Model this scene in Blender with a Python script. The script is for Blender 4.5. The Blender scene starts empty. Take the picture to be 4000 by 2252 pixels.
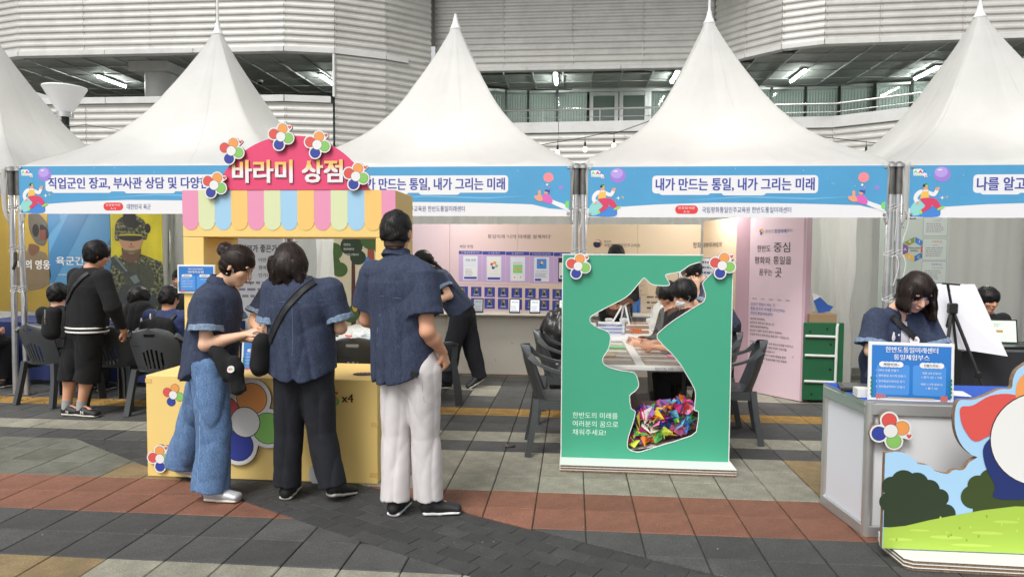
import bpy, math, random
import numpy as np
from mathutils import Vector, Matrix
from mathutils.geometry import tessellate_polygon
random.seed(7)
SC = bpy.context.scene
COL = SC.collection
PI = math.pi
# ---------------------------------------------------------------- camera
cam = bpy.data.cameras.new('camera'); camo = bpy.data.objects.new('camera', cam); COL.objects.link(camo)
YAW, PITCH, ROLL = 0.08716, 0.04975, 0.005823
_F = Vector((-math.sin(YAW)*math.cos(PITCH), math.cos(YAW)*math.cos(PITCH), -math.sin(PITCH)))
_R = Vector((math.cos(YAW), math.sin(YAW), 0)); _U = _R.cross(_F)
_R2 = _R*math.cos(ROLL)+_U*math.sin(ROLL); _U2 = _U*math.cos(ROLL)-_R*math.sin(ROLL)
_m = Matrix(((_R2.x, _U2.x, -_F.x, 0), (_R2.y, _U2.y, -_F.y, 0), (_R2.z, _U2.z, -_F.z, 1.537), (0, 0, 0, 1)))
camo.matrix_world = _m
cam.sensor_width = 36.0; cam.lens = 36.0*2729.4/4000; cam.clip_end = 500; cam.clip_start = .05
SC.camera = camo
# ---------------------------------------------------------------- world: overcast sky, soft sun
SUN_EL, SUN_AZ = math.radians(52), math.radians(205)      # azimuth clockwise from +Y: light comes from behind the camera, a little left
world = bpy.data.worlds.new('World'); SC.world = world; world.use_nodes = True
wn = world.node_tree.nodes; wl = world.node_tree.links
bg = wn['Background']
sky = wn.new('ShaderNodeTexSky'); sky.sky_type = 'NISHITA'; sky.sun_disc = False
sky.sun_elevation = SUN_EL; sky.sun_rotation = SUN_AZ; sky.dust_density = 4.0; sky.air_density = 1.0; sky.ozone_density = 1.0
hs = wn.new('ShaderNodeHueSaturation'); hs.inputs['Saturation'].default_value = .04
wl.new(sky.outputs['Color'], hs.inputs['Color']); wl.new(hs.outputs['Color'], bg.inputs['Color'])
bg.inputs['Strength'].default_value = .13
sd = bpy.data.lights.new('sun', 'SUN'); sd.energy = 1.3; sd.angle = math.radians(22); sd.color = (1, .965, .915)
so = bpy.data.objects.new('sun', sd); COL.objects.link(so)
_d = Vector((math.sin(SUN_AZ)*math.cos(SUN_EL), math.cos(SUN_AZ)*math.cos(SUN_EL), math.sin(SUN_EL)))
so.rotation_euler = _d.to_track_quat('Z', 'Y').to_euler(); so.location = (0, 0, 30)
SC.view_settings.view_transform = 'Standard'; SC.view_settings.look = 'None'
SC.view_settings.exposure = 0.46; SC.view_settings.gamma = 1; SC.view_settings.use_curve_mapping = False
SC.render.engine = 'CYCLES'
SC.cycles.max_bounces = 8; SC.cycles.diffuse_bounces = 6; SC.cycles.glossy_bounces = 3; SC.cycles.transparent_max_bounces = 12
SC.cycles.transmission_bounces = 4; SC.cycles.caustics_reflective = False; SC.cycles.caustics_refractive = False

# ---------------------------------------------------------------- materials
_mats = {}
def srgb(h):
    c = [int(h[i:i+2], 16)/255 for i in (0, 2, 4)]
    return tuple(x/12.92 if x <= .04045 else ((x+.055)/1.055)**2.4 for x in c)
def M(name, col=(.5, .5, .5), rough=.6, metal=0., var=0., vs=6., bump=0., bs=60., spec=.5, emit=None, est=0., trans=0., stretch=None, rnd=0., speck=0., coat=0., transl=0., alpha=1., dirt=0., sheen=0., bdist=.01):
    if name in _mats: return _mats[name]
    if isinstance(col, str): col = srgb(col)
    m = bpy.data.materials.new(name); m.use_nodes = True
    n = m.node_tree.nodes; l = m.node_tree.links; p = n['Principled BSDF']
    p.inputs['Base Color'].default_value = (*col, 1); p.inputs['Roughness'].default_value = rough
    p.inputs['Metallic'].default_value = metal; p.inputs['Specular IOR Level'].default_value = spec
    if emit: p.inputs['Emission Color'].default_value = (*emit, 1); p.inputs['Emission Strength'].default_value = est
    if trans: p.inputs['Transmission Weight'].default_value = trans; p.inputs['IOR'].default_value = 1.3
    if coat: p.inputs['Coat Weight'].default_value = coat
    if sheen: p.inputs['Sheen Weight'].default_value = sheen; p.inputs['Sheen Roughness'].default_value = .5
    if alpha < 1: p.inputs['Alpha'].default_value = alpha
    co = None
    def coord():
        nonlocal co
        if co is None:
            tc = n.new('ShaderNodeTexCoord'); co = tc.outputs['Object']
            if stretch:
                mp = n.new('ShaderNodeMapping'); mp.inputs['Scale'].default_value = stretch
                l.new(co, mp.inputs['Vector']); co = mp.outputs['Vector']
        return co
    cur = None
    def mul(val, lo, hi):      # multiply colour by a ramped value
        nonlocal cur
        mr = n.new('ShaderNodeMapRange'); mr.inputs['To Min'].default_value = lo; mr.inputs['To Max'].default_value = hi
        l.new(val, mr.inputs['Value'])
        mx = n.new('ShaderNodeMix'); mx.data_type = 'RGBA'; mx.blend_type = 'MULTIPLY'; mx.inputs['Factor'].default_value = 1
        if cur is None: mx.inputs['A'].default_value = (*col, 1)
        else: l.new(cur, mx.inputs['A'])
        l.new(mr.outputs['Result'], mx.inputs['B']); cur = mx.outputs['Result']
        return mr
    def noise(scale, detail=4., rg=.6):
        t = n.new('ShaderNodeTexNoise'); t.inputs['Scale'].default_value = scale; t.inputs['Detail'].default_value = detail
        t.inputs['Roughness'].default_value = rg; l.new(coord(), t.inputs['Vector']); return t.outputs['Fac']
    if var:
        mr = mul(noise(vs), 1-var, 1+var); mr.inputs['From Min'].default_value = .3; mr.inputs['From Max'].default_value = .7
    if dirt:
        mr = mul(noise(1.7, 8, .7), 1-dirt, 1.0); mr.inputs['From Min'].default_value = .38; mr.inputs['From Max'].default_value = .55
    if speck:
        mr = mul(noise(75, 3, .75), 1-speck*.55, 1+speck*.55); mr.inputs['From Min'].default_value = .35; mr.inputs['From Max'].default_value = .65
        mr = mul(noise(260, 2, .8), 1-speck, 1+speck); mr.inputs['From Min'].default_value = .35; mr.inputs['From Max'].default_value = .65
    if rnd:
        oi = n.new('ShaderNodeObjectInfo'); g = n.new('ShaderNodeNewGeometry'); ad = n.new('ShaderNodeMath'); ad.operation = 'ADD'
        fr = n.new('ShaderNodeMath'); fr.operation = 'FRACT'
        l.new(oi.outputs['Random'], ad.inputs[0]); l.new(g.outputs['Random Per Island'], ad.inputs[1]); l.new(ad.outputs[0], fr.inputs[0])
        mul(fr.outputs[0], 1-rnd, 1+rnd)
    if cur is not None: l.new(cur, p.inputs['Base Color'])
    if bump:
        b = n.new('ShaderNodeBump'); b.inputs['Strength'].default_value = bump; b.inputs['Distance'].default_value = bdist
        l.new(noise(bs, 5), b.inputs['Height']); l.new(b.outputs['Normal'], p.inputs['Normal'])
    if transl:
        tr = n.new('ShaderNodeBsdfTranslucent'); tr.inputs['Color'].default_value = (*col, 1)
        ms = n.new('ShaderNodeMixShader'); ms.inputs['Fac'].default_value = transl
        l.new(p.outputs[0], ms.inputs[1]); l.new(tr.outputs[0], ms.inputs[2]); l.new(ms.outputs[0], n['Material Output'].inputs['Surface'])
    _mats[name] = m; return m

# ---------------------------------------------------------------- objects
def wloc(o):
    v = Vector((0, 0, 0))
    while o is not None: v = v+o.location; o = o.parent
    return v
def tag(o, label=None, cat=None, group=None, kind=None):
    if label: o['label'] = label
    if cat: o['category'] = cat
    if group: o['group'] = group
    if kind: o['kind'] = kind
    return o
def thing(name, label, cat, loc=(0, 0, 0), group=None):
    o = bpy.data.objects.new(name, None); COL.objects.link(o); o.location = loc; o.empty_display_size = .1
    return tag(o, label, cat, group)
def link(name, me, parent=None, kind=None):
    o = bpy.data.objects.new(name, me); COL.objects.link(o)
    if parent is not None: o.parent = parent
    if kind: o['kind'] = kind
    return o
def copy_tree(o, parent=None):
    c = o.copy(); COL.objects.link(c)
    if parent is not None: c.parent = parent
    for ch in list(o.children): copy_tree(ch, c)
    return c
def relabel(o, label, loc=None, rz=None):
    o['label'] = label
    if loc is not None: o.location = loc
    if rz is not None: o.rotation_euler = (0, 0, rz)
    return o
V3 = lambda *a: np.array(a, float)
class MB:
    def __init__(s): s.v = []; s.f = []; s.mi = []; s.mats = []
    def mid(s, m):
        if m not in s.mats: s.mats.append(m)
        return s.mats.index(m)
    def add(s, vs, fs, m):
        b = len(s.v); s.v.extend([tuple(map(float, x)) for x in vs]); k = s.mid(m)
        for f in fs: s.f.append(tuple(b+i for i in f)); s.mi.append(k)
        return s
    def box(s, c, d, m, rz=0., rx=0., ry=0., bev=0.):
        hx, hy, hz = d[0]/2, d[1]/2, d[2]/2
        R = Matrix.Rotation(rz, 3, 'Z') @ Matrix.Rotation(ry, 3, 'Y') @ Matrix.Rotation(rx, 3, 'X')
        if bev <= 0:
            P = [(-hx, -hy, -hz), (hx, -hy, -hz), (hx, hy, -hz), (-hx, hy, -hz), (-hx, -hy, hz), (hx, -hy, hz), (hx, hy, hz), (-hx, hy, hz)]
            F = [(0, 3, 2, 1), (4, 5, 6, 7), (0, 1, 5, 4), (1, 2, 6, 5), (2, 3, 7, 6), (3, 0, 4, 7)]
        else:
            b = min(bev, hx*.9, hy*.9, hz*.9); P = []; idx = {}
            for sx in (-1, 1):
                for sy in (-1, 1):
                    for sz in (-1, 1):
                        for a in range(3):
                            q = [sx*(hx-(0 if a == 0 else b)), sy*(hy-(0 if a == 1 else b)), sz*(hz-(0 if a == 2 else b))]
                            idx[(sx, sy, sz, a)] = len(P); P.append(tuple(q))
            F = []
            for a in range(3):
                o1, o2 = [(1, 2), (0, 2), (0, 1)][a]
                for sg in (-1, 1):
                    q = []
                    for (x, y) in ((-1, -1), (1, -1), (1, 1), (-1, 1)):
                        k = [0, 0, 0]; k[a] = sg; k[o1] = x; k[o2] = y; q.append(idx[(*k, a)])
                    F.append(tuple(q))
            for a in range(3):           # edges along axis a
                o1, o2 = [(1, 2), (0, 2), (0, 1)][a]
                for x in (-1, 1):
                    for y in (-1, 1):
                        k0 = [0, 0, 0]; k0[a] = -1; k0[o1] = x; k0[o2] = y; k1 = list(k0); k1[a] = 1
                        F.append((idx[(*k0, o1)], idx[(*k1, o1)], idx[(*k1, o2)], idx[(*k0, o2)]))
            for sx in (-1, 1):
                for sy in (-1, 1):
                    for sz in (-1, 1): F.append((idx[(sx, sy, sz, 0)], idx[(sx, sy, sz, 1)], idx[(sx, sy, sz, 2)]))
        c = Vector(c); return s.add([tuple(R @ Vector(p)+c) for p in P], F, m)
    def tube(s, pts, r, m, n=8, caps=True, flat=None):
        pts = [Vector(p) for p in pts]; rs = r if isinstance(r, (list, tuple)) else [r]*len(pts)
        V = []; F = []; prev = None
        for i, p in enumerate(pts):
            d = (pts[min(i+1, len(pts)-1)]-pts[max(i-1, 0)])
            d = d.normalized() if d.length > 1e-9 else Vector((0, 0, 1))
            u = d.cross(Vector((0, 0, 1)) if abs(d.z) < .95 else Vector((0, 1, 0))).normalized() if prev is None else (prev-d*prev.dot(d)).normalized()
            prev = u; w = d.cross(u)
            for k in range(n):
                a = 2*PI*k/n; V.append(p+u*math.cos(a)*rs[i]*(flat[0] if flat else 1)+w*math.sin(a)*rs[i]*(flat[1] if flat else 1))
        for i in range(len(pts)-1):
            for k in range(n): F.append((i*n+k, i*n+(k+1) % n, (i+1)*n+(k+1) % n, (i+1)*n+k))
        if caps: F.append(tuple(range(n))[::-1]); F.append(tuple((len(pts)-1)*n+k for k in range(n)))
        return s.add(V, F, m)
    def lathe(s, prof, c, m, n=16):
        V = []; F = []
        for r, z in prof:
            for k in range(n): V.append((c[0]+r*math.cos(2*PI*k/n), c[1]+r*math.sin(2*PI*k/n), c[2]+z))
        for i in range(len(prof)-1):
            for k in range(n): F.append((i*n+k, i*n+(k+1) % n, (i+1)*n+(k+1) % n, (i+1)*n+k))
        F.append(tuple(range(n))[::-1]); F.append(tuple((len(prof)-1)*n+k for k in range(n)))
        return s.add(V, F, m)
    def prism(s, pts, fr, th, m, side=None, back=True, holes=()):
        """extruded outline: pts in 2D of frame fr=(o,ux,uy,n); front at +n*0, back at -n*th"""
        o, ux, uy, nn = [np.array(x, float) for x in fr]
        loops = [list(pts)]+[list(h) for h in holes]
        allp = [p for L in loops for p in L]; N = len(allp)
        A = [o+ux*p[0]+uy*p[1] for p in allp]; B = [a-nn*th for a in A]
        tri = tessellate_polygon([[Vector((p[0], p[1], 0)) for p in L] for L in loops])
        s.add(A, [tuple(t) for t in tri], m)
        if back: s.add(B, [tuple(t[::-1]) for t in tri], side or m)
        F = []; b = 0
        for L in loops:
            k = len(L)
            for i in range(k): F.append((b+i, b+(i+1) % k, N+b+(i+1) % k, N+b+i))
            b += k
        s.add(A+B, F, side or m); return s
    def build(s, name, parent=None, smooth=False, label=None, kind=None, doub=False):
        me = bpy.data.meshes.new(name); off = wloc(parent) if parent is not None else Vector((0, 0, 0))
        me.from_pydata([(x-off.x, y-off.y, z-off.z) for x, y, z in s.v], [], s.f)
        for m in s.mats: me.materials.append(m)
        me.polygons.foreach_set('material_index', s.mi)
        if smooth: me.polygons.foreach_set('use_smooth', [True]*len(s.f))
        me.update()
        o = link(name, me, parent, kind)
        if smooth == 'angle': me.set_sharp_from_angle(angle=math.radians(38))
        if label: o['label'] = label
        return o
# ---------------------------------------------------------------- text and flat print
_tc = {}; _tx = []
def glyphs(body, bold=0.):
    k = (body, bold)
    if k not in _tc:
        if not _tx:                                             # one text curve is reused: it keeps its glyphs cached
            c = bpy.data.curves.new('t', 'FONT'); c.size = 1; c.resolution_u = 2; _tx.append(bpy.data.objects.new('t', c))
        o = _tx[0]; c = o.data; c.body = body; c.offset = bold; me = bpy.data.meshes.new_from_object(o)
        n = len(me.vertices); a = np.empty(n*3); me.vertices.foreach_get('co', a); a = a.reshape(-1, 3)[:, :2]
        _tc[k] = (a, [tuple(p.vertices) for p in me.polygons])
        bpy.data.meshes.remove(me)
    return _tc[k]
class Sheet:
    """a printed face: 2D polygons in thin layers just above a plane"""
    def __init__(s, o, ux, n, uy=(0, 0, 1), step=.0005, mb=None):
        s.o = np.array(o, float); s.ux = np.array(ux, float); s.ux /= np.linalg.norm(s.ux); s.n = np.array(n, float); s.n /= np.linalg.norm(s.n)
        s.uy = np.array(uy, float); s.mb = mb or MB(); s.L = 1; s.step = step; s.cn = {}
    def P(s, u, v, L): return s.o+s.ux*u+s.uy*v+s.n*(s.step*L)
    def poly(s, pts, m, L=None):
        L = s.L if L is None else L
        q = s.cn.get(round(L, 2), 0); s.cn[round(L, 2)] = q+1; L = L+q*.06
        tri = tessellate_polygon([[Vector((p[0], p[1], 0)) for p in pts]])
        s.mb.add([s.P(u, v, L) for u, v in pts], [tuple(t) for t in tri], m); return s
    def rect(s, u0, v0, u1, v1, m, L=None): return s.poly([(u0, v0), (u1, v0), (u1, v1), (u0, v1)], m, L)
    def rrect(s, u0, v0, u1, v1, r, m, L=None):
        P = []
        for cx, cy, a0 in ((u1-r, v1-r, 0), (u0+r, v1-r, 90), (u0+r, v0+r, 180), (u1-r, v0+r, 270)):
            for k in range(5): a = math.radians(a0+k*22.5); P.append((cx+r*math.cos(a), cy+r*math.sin(a)))
        return s.poly(P, m, L)
    def ell(s, cu, cv, ru, rv, m, L=None, n=20, a0=0, a1=360, rot=0):
        P = []
        for k in range(n+1 if a1-a0 < 360 else n):
            a = math.radians(a0+(a1-a0)*k/n); x, y = ru*math.cos(a), rv*math.sin(a)
            P.append((cu+x*math.cos(rot)-y*math.sin(rot), cv+x*math.sin(rot)+y*math.cos(rot)))
        return s.poly(P, m, L)
    def line(s, pts, w, m, L=None):
        for (a, b), (c, d) in zip(pts, pts[1:]):
            dx, dy = c-a, d-b; q = math.hypot(dx, dy) or 1; nx, ny = -dy/q*w/2, dx/q*w/2
            s.poly([(a+nx, b+ny), (a-nx, b-ny), (c-nx, d-ny), (c+nx, d+ny)], m, L)
        return s
    def text(s, body, u, v, h, m, L=None, w=None, bold=.0, al='l'):
        """u,v lower left (or centre) of the text box, h its height, w optional exact width"""
        L = s.L+2 if L is None else L
        a, F = glyphs(body, 0.)
        if len(a) == 0: return s
        mn = a.min(0); mx = a.max(0); sy = h/(mx[1]-mn[1]); sx = sy if w is None else w/(mx[0]-mn[0])
        W = (mx[0]-mn[0])*sx; u0 = u-(W/2 if al == 'c' else W if al == 'r' else 0)
        d = bold*.55*sy          # a bolder weight is a few shifted copies, each a hair above the last
        sh = [(0, 0)] if d*1400 < .25 else [(-d, 0), (d, 0)] if h < .06 else [(-d, -d*.6), (d, -d*.6), (-d, d*.6), (d, d*.6), (0, 0)]
        for k, (dx, dy) in enumerate(sh): s.mb.add([s.P(u0+(x-mn[0])*sx+dx, v+(y-mn[1])*sy+dy, L+k*.08) for x, y in a], F, m)
        return s
    def lines(s, u, v, w, m, n, dv, h=.004, L=None, seed=0):     # rows of print too small to read
        r = random.Random(seed)
        for i in range(n):
            x = u; e = u+w*r.uniform(.75, 1)
            while x < e:
                q = min(e-x, r.uniform(.6, 2.2)*h*2); LL_ = (s.L if L is None else L)+.5; s.mb.add([s.P(a_, b_, LL_) for a_, b_ in ((x, v-i*dv), (x+q, v-i*dv), (x+q, v-i*dv+h), (x, v-i*dv+h))], [(0, 1, 2, 3)], m); x += q+h*.8
        return s
def smooth_poly(pts, k=4, closed=True):
    """Catmull-Rom through the points"""
    n = len(pts); out = []
    rng = range(n) if closed else range(n-1)
    for i in rng:
        if closed: p = [pts[(i+j) % n] for j in (-1, 0, 1, 2)]
        else: p = [pts[max(0, min(n-1, i+j))] for j in (-1, 0, 1, 2)]
        for t in range(k):
            t /= k
            out.append(tuple(.5*((2*p[1][d])+(-p[0][d]+p[2][d])*t+(2*p[0][d]-5*p[1][d]+4*p[2][d]-p[3][d])*t*t+(-p[0][d]+3*p[1][d]-3*p[2][d]+p[3][d])*t**3) for d in range(len(pts[0]))))
    if not closed: out.append(tuple(pts[-1]))
    return out
# ================================================================ GROUND
m_red = M('paver_red', (0.2162, 0.0933, 0.0584), .85, var=.16, vs=5, speck=.35, bump=.5, bs=300, rnd=.10, dirt=.25, bdist=.003)
m_dark = M('paver_dark', (0.0665, 0.0665, 0.0644), .8, var=.18, vs=5, speck=.5, bump=.5, bs=300, rnd=.2, dirt=.28, bdist=.003)
m_light = M('paver_light', (0.2844, 0.2723, 0.2156), .85, var=.12, vs=6, speck=.38, bump=.6, bs=300, rnd=.10, dirt=.3, bdist=.003)
m_grey = M('paver_grey', (0.1382, 0.1393, 0.1128), .85, var=.16, vs=6, speck=.35, bump=.5, bs=300, rnd=.10, dirt=.3, bdist=.003)
m_tan = M('paver_tan', (0.2439, 0.1753, 0.0858), .85, var=.16, vs=6, speck=.3, bump=.5, bs=300, rnd=.08, dirt=.3, bdist=.003)
m_yel = M('tactile_yellow', (0.3463, 0.2027, 0.0493), .75, var=.12, vs=8, speck=.2, dirt=.35, rnd=.08)
m_brick = M('path_brick', (0.0391, 0.0394, 0.0394), .8, var=.2, vs=9, speck=.4, bump=.5, bs=260, rnd=.2, bdist=.003)
m_joint = M('joint_sand', (.045, .040, .033), .95, var=.4, vs=30, speck=.5)
g = MB(); g.add([(-60, -20, -.016), (60, -20, -.016), (60, 60, -.016), (-60, 60, -.016)], [(0, 1, 2, 3)], M('far_paving', (0.2500, 0.2438, 0.2188), .85, var=.2, vs=3, speck=.2))
g.add([(-12, 1, -.011), (12, 1, -.011), (12, 9.75, -.011), (-12, 9.75, -.011)], [(0, 1, 2, 3)], m_joint)
tag(g.build('ground'), kind='structure')
pav = thing('pavement', None, None); pav['kind'] = 'structure'
GX, GY = -.5148, 4.4483
def Yl(x): return 4.17-.585*(x+2.14)+.016*(x+2.14)**2      # near edge of the dark brick path
def Yu(x): return min(Yl(x)+.735, 5.345)
def clip(poly, a, b):
    """keep the side to the left of a->b"""
    out = []; n = len(poly)
    def sd(p): return (b[0]-a[0])*(p[1]-a[1])-(b[1]-a[1])*(p[0]-a[0])
    for i in range(n):
        p, q = poly[i], poly[(i+1) % n]; dp, dq = sd(p), sd(q)
        if dp >= 0: out.append(p)
        if (dp > 0 > dq) or (dp < 0 < dq):
            t = dp/(dp-dq); out.append((p[0]+(q[0]-p[0])*t, p[1]+(q[1]-p[1])*t))
    return out
def slab(mb, poly, m, z=0., ch=.004, dz=(0, 0)):
    """chamfered paving piece"""
    n = len(poly); cx = sum(p[0] for p in poly)/n; cy = sum(p[1] for p in poly)/n
    top = []
    for i in range(n):
        p0, p1, p2 = poly[i-1], poly[i], poly[(i+1) % n]
        d = math.hypot(p1[0]-cx, p1[1]-cy) or 1; k = ch*1.4/d
        top.append((p1[0]+(cx-p1[0])*k, p1[1]+(cy-p1[1])*k))
    zz = lambda p: z+dz[0]*(p[0]-cx)+dz[1]*(p[1]-cy)
    V = [(p[0], p[1], zz(p)) for p in top]+[(p[0], p[1], zz(p)-ch) for p in poly]+[(p[0], p[1], -.03) for p in poly]
    F = [tuple(range(n))]
    for i in range(n):
        j = (i+1) % n; F.append((n+i, n+j, j, i)); F.append((2*n+i, 2*n+j, n+j, n+i))
    mb.add(V, F, m)
def tcol(i, r):
    if r in (0, 1): return m_red
    if r in (2, 3): return m_dark
    if r in (4, 5): return m_light if i >= -6 else m_tan
    if r in (6, 7): return m_dark
    if r > 7: return m_grey
    if r in (-1, -2, -3):
        if i >= 7: return m_tan
        if i < -9: return m_grey
        if i < -6: return m_tan if r == -1 else m_grey
        return m_light
    if r == -4: return m_dark
    if r == -5: return m_light
    if r in (-6, -7): return m_dark
    if r == -8: return m_yel
    if r in (-9, -10): return m_dark
    if r in (-11, -12): return m_light if ((i == -2) or (i == -3 and r == -12) or i >= 6) else m_dark
    if -15 < r < -12: return m_dark
    return m_grey if (r % 4) else m_dark
tiles = []
camx, camy = 0, 0
for r in range(-50, 9):
    for i in range(-50, 60):
        x0, y1 = GX+.3*i, GY-.3*r; x1, y0 = x0+.3, y1-.3
        xc, yc = x0+.15, y0+.15
        if yc > 9.7 or yc < 1.2: continue
        # inside the view (with a margin)?
        dx = xc+.087*yc
        if abs(dx) > yc*.80+.9: continue
        gp = .0022
        poly = [(x0+gp*1.5, y0+gp*.8), (x1-gp*1.5, y0+gp*.8), (x1-gp*1.5, y1-gp*.8), (x0+gp*1.5, y1-gp*.8)]
        parts = [poly]
        ys = [Yl(x0)-y0, Yl(x1)-y0, Yu(x0)-y0, Yu(x1)-y0]
        if yc < 5.34 and not (max(ys[2:]) < -.02 or min(ys[:2]) > .32):
            xm = x0; xn = x1
            lo = clip(poly, (xn, Yl(xn)-.006), (xm, Yl(xm)-.006)); hi = clip(poly, (xm, Yu(xm)+.006), (xn, Yu(xn)+.006))
            parts = [p for p in (lo, hi) if len(p) >= 3]
        for p in parts:
            A = abs(sum(p[k-1][0]*p[k][1]-p[k][0]*p[k-1][1] for k in range(len(p))))/2
            if A < .0012: continue
            vis = yc > 2.9 and abs(dx) < yc*.74+.15
            tiles.append((math.hypot(xc, yc) + (0 if vis else 100), i, r, p, len(p) == 4 and A > .08))
tiles.sort(key=lambda t: t[0])
_tm = {}
rest = MB()
for k, (d, i, r, p, full) in enumerate(tiles):
    m = tcol(i, r); x0, y0 = GX+.3*i, GY-.3*r-.3; rr = random.Random(i*97+r)
    if k < 290 and d < 90:
        if full:
            if m.name not in _tm:
                b = MB(); slab(b, [(q[0]-x0, q[1]-y0) for q in p], m)
                if m is m_yel:
                    for q in range(4): b.box((.15, .045+.07*q, .002), (.25, .022, .008), m, bev=.003)
                me = bpy.data.meshes.new('tile'); me.from_pydata(b.v, [], b.f); me.materials.append(m); _tm[m.name] = me
            o = link('paving_tile', _tm[m.name], pav); o.location = (x0, y0, rr.uniform(-.0018, .0008))
            o.rotation_euler = (rr.uniform(-.004, .004), rr.uniform(-.004, .004), rr.uniform(-.003, .003))
        else:
            b = MB(); slab(b, p, m, rr.uniform(-.0015, .0005)); b.build('paving_tile', pav)
    else:
        slab(rest, p, m, rr.uniform(-.0015, .0005), dz=(rr.uniform(-.004, .004), rr.uniform(-.004, .004)))
        if m is m_yel:
            for q in range(4): rest.box((x0+.15, y0+.045+.07*q, .002), (.25, .022, .008), m)
rest.build('far_paving_tiles', pav, kind='stuff')
# brick path
path = thing('brick_path', None, None); path['kind'] = 'structure'
NR = 6; s = -3.4; hw = .0   # arc-length march along the near edge
row = 0
def frame(x):
    t = Vector((1, (Yl(x+.01)-Yl(x-.01))/.02, 0)).normalized(); return Vector((x, Yl(x), 0)), t, Vector((-t.y, t.x, 0))
widthp = .735*math.cos(math.atan(.585))
bh = widthp/NR
for row in range(NR):
    x = -5.6+(.1 if row % 2 else 0)
    while x < 1.9:
        rr = random.Random(int(x*1000)+row*7)
        o_, t, nrm = frame(x); L = .2*rr.uniform(.97, 1.03)
        a = o_+nrm*(row*bh+.002); b_ = a+t*(L-.004); c_ = b_+nrm*(bh-.004); d_ = a+nrm*(bh-.004)
        yc = a.y; xc = a.x
        if abs(xc+.087*yc) < yc*.76+.3 and yc > 2.6:
            pq = clip([(a.x, a.y), (b_.x, b_.y), (c_.x, c_.y), (d_.x, d_.y)], (9, 5.34), (-9, 5.34))
            if len(pq) < 3 or max(q[1] for q in pq)-min(q[1] for q in pq) < .02: x += L*t.x; continue
            b = MB(); slab(b, pq, m_brick, rr.uniform(-.0015, .0), ch=.003, dz=(rr.uniform(-.003, .003), rr.uniform(-.003, .003)))
            b.build('brick', path)
        x += L*t.x
# small litter on the paving
m_leaf = M('dry_leaf', (.42, .36, .22), .8)
lf = MB()
for k in range(90):
    rr = random.Random(k+500); x = rr.uniform(-3.5, 2.5); y = rr.uniform(3.1, 6.2); a = rr.uniform(0, PI); q = rr.uniform(.002, .006)*(2.2 if k % 9 == 0 else 1)
    lf.add([(x+q*math.cos(a), y+q*math.sin(a), .004), (x-q*math.sin(a)*.4, y+q*math.cos(a)*.4, .006), (x-q*math.cos(a), y-q*math.sin(a), .003), (x+q*math.sin(a)*.4, y-q*math.cos(a)*.4, .004)], [(0, 1, 2, 3)], m_leaf)
tag(lf.build('litter'), 'tiny pale dry leaf crumbs scattered over the paving', 'litter', kind='stuff')
dr = MB(); dr.lathe([(.0, -.004), (.045, -.004), (.045, .003), (.035, .007), (.012, .009)], (-.49, 5.5, .003), M('drain_steel', (.06, .06, .06), .4, .8), 20)
tag(dr.build('drain_cap', smooth='angle'), 'small round dark metal cap set in the light paving', 'drain cap')

# ================================================================ BUILDING
m_cor = M('corrugated_steel', (0.5433, 0.5340, 0.5033), .40, .2, var=.05, vs=1.2, dirt=.10, bump=.05, bs=20)
m_white = M('white_fascia', (.60, .60, .585), .45, 0, var=.04, vs=2, dirt=.1)
m_ceil = M('ceiling_mesh', (0.3932, 0.4104, 0.3932), .8, .2, var=.15, vs=3, bump=.5, bs=220, rnd=.12)
m_ceilbar = M('ceiling_bar', (0.3978, 0.4088, 0.3978), .5, .3)
m_dark_in = M('dark_cavity', (.02, .02, .02), .9)
bld = thing('exhibition_building', 'long grey corrugated metal hall with a balcony behind the tents', 'building', (0, 22, 0))
AMP = .015; PIT = .193
def corr(p0, p1, z0, z1, out=1, lap=0.):
    """corrugated panel with horizontal waves between two plan points"""
    p0 = Vector((*p0, 0)); p1 = Vector((*p1, 0)); t = (p1-p0).normalized(); nn = Vector((t.y, -t.x, 0))*out
    b = MB(); V = []; F = []; N = int((z1-z0)/PIT*16); rows = []
    for k in range(N+1):
        z = z0+(z1-z0)*k/N; d = AMP*max(-1, min(1, 1.9*math.cos(2*PI*z/PIT)))+lap
        for p in (p0+t*.004, p1-t*.004): V.append(p+nn*d+Vector((0, 0, z)))
    for k in range(N): F.append((2*k, 2*k+1, 2*k+3, 2*k+2))
    b.add(V, F, m_cor)
    b.build('wall_panel', bld, smooth=True)
def wall(pl, z0, z1, rows=3, out=1, pw=2.03):
    hz = [z0]+[math.ceil(z0/PIT)*PIT+PIT*6*(k+1) for k in range(20)]
    hz = [z for z in hz if z < z1-.3]+[z1]
    bolts = MB()
    for a, b_ in zip(pl, pl[1:]):
        L = math.hypot(b_[0]-a[0], b_[1]-a[1]); n = max(1, round(L/pw))
        for k in range(n):
            q0 = (a[0]+(b_[0]-a[0])*k/n, a[1]+(b_[1]-a[1])*k/n); q1 = (a[0]+(b_[0]-a[0])*(k+1)/n, a[1]+(b_[1]-a[1])*(k+1)/n)
            for z, zz in zip(hz, hz[1:]): corr(q0, q1, z, zz-.003, out, .004*((k+int(z*3)) % 2))
            t = Vector((q1[0]-q0[0], q1[1]-q0[1], 0)).normalized(); nn = Vector((t.y, -t.x, 0))*out
            z = z0+.1
            while z < z1 and z < 10:
                bolts.lathe([(.012, 0), (.012, .012)], (q0[0]+t.x*.05+nn.x*.03, q0[1]+t.y*.05+nn.y*.03, z), m_dark_in, 6); z += PIT
        L2 = Vector((a[0], a[1]))
    return bolts
ZS = 7.33
upper = [(-20.5, 20.9), (-18.4, 20.0), (-16.2, 19.42), (-8.2, 19.42), (-6.85, 19.74), (-5.55, 20.45), (-4.4, 21.45)]
bo = wall(upper, ZS, 11.2)
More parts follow.
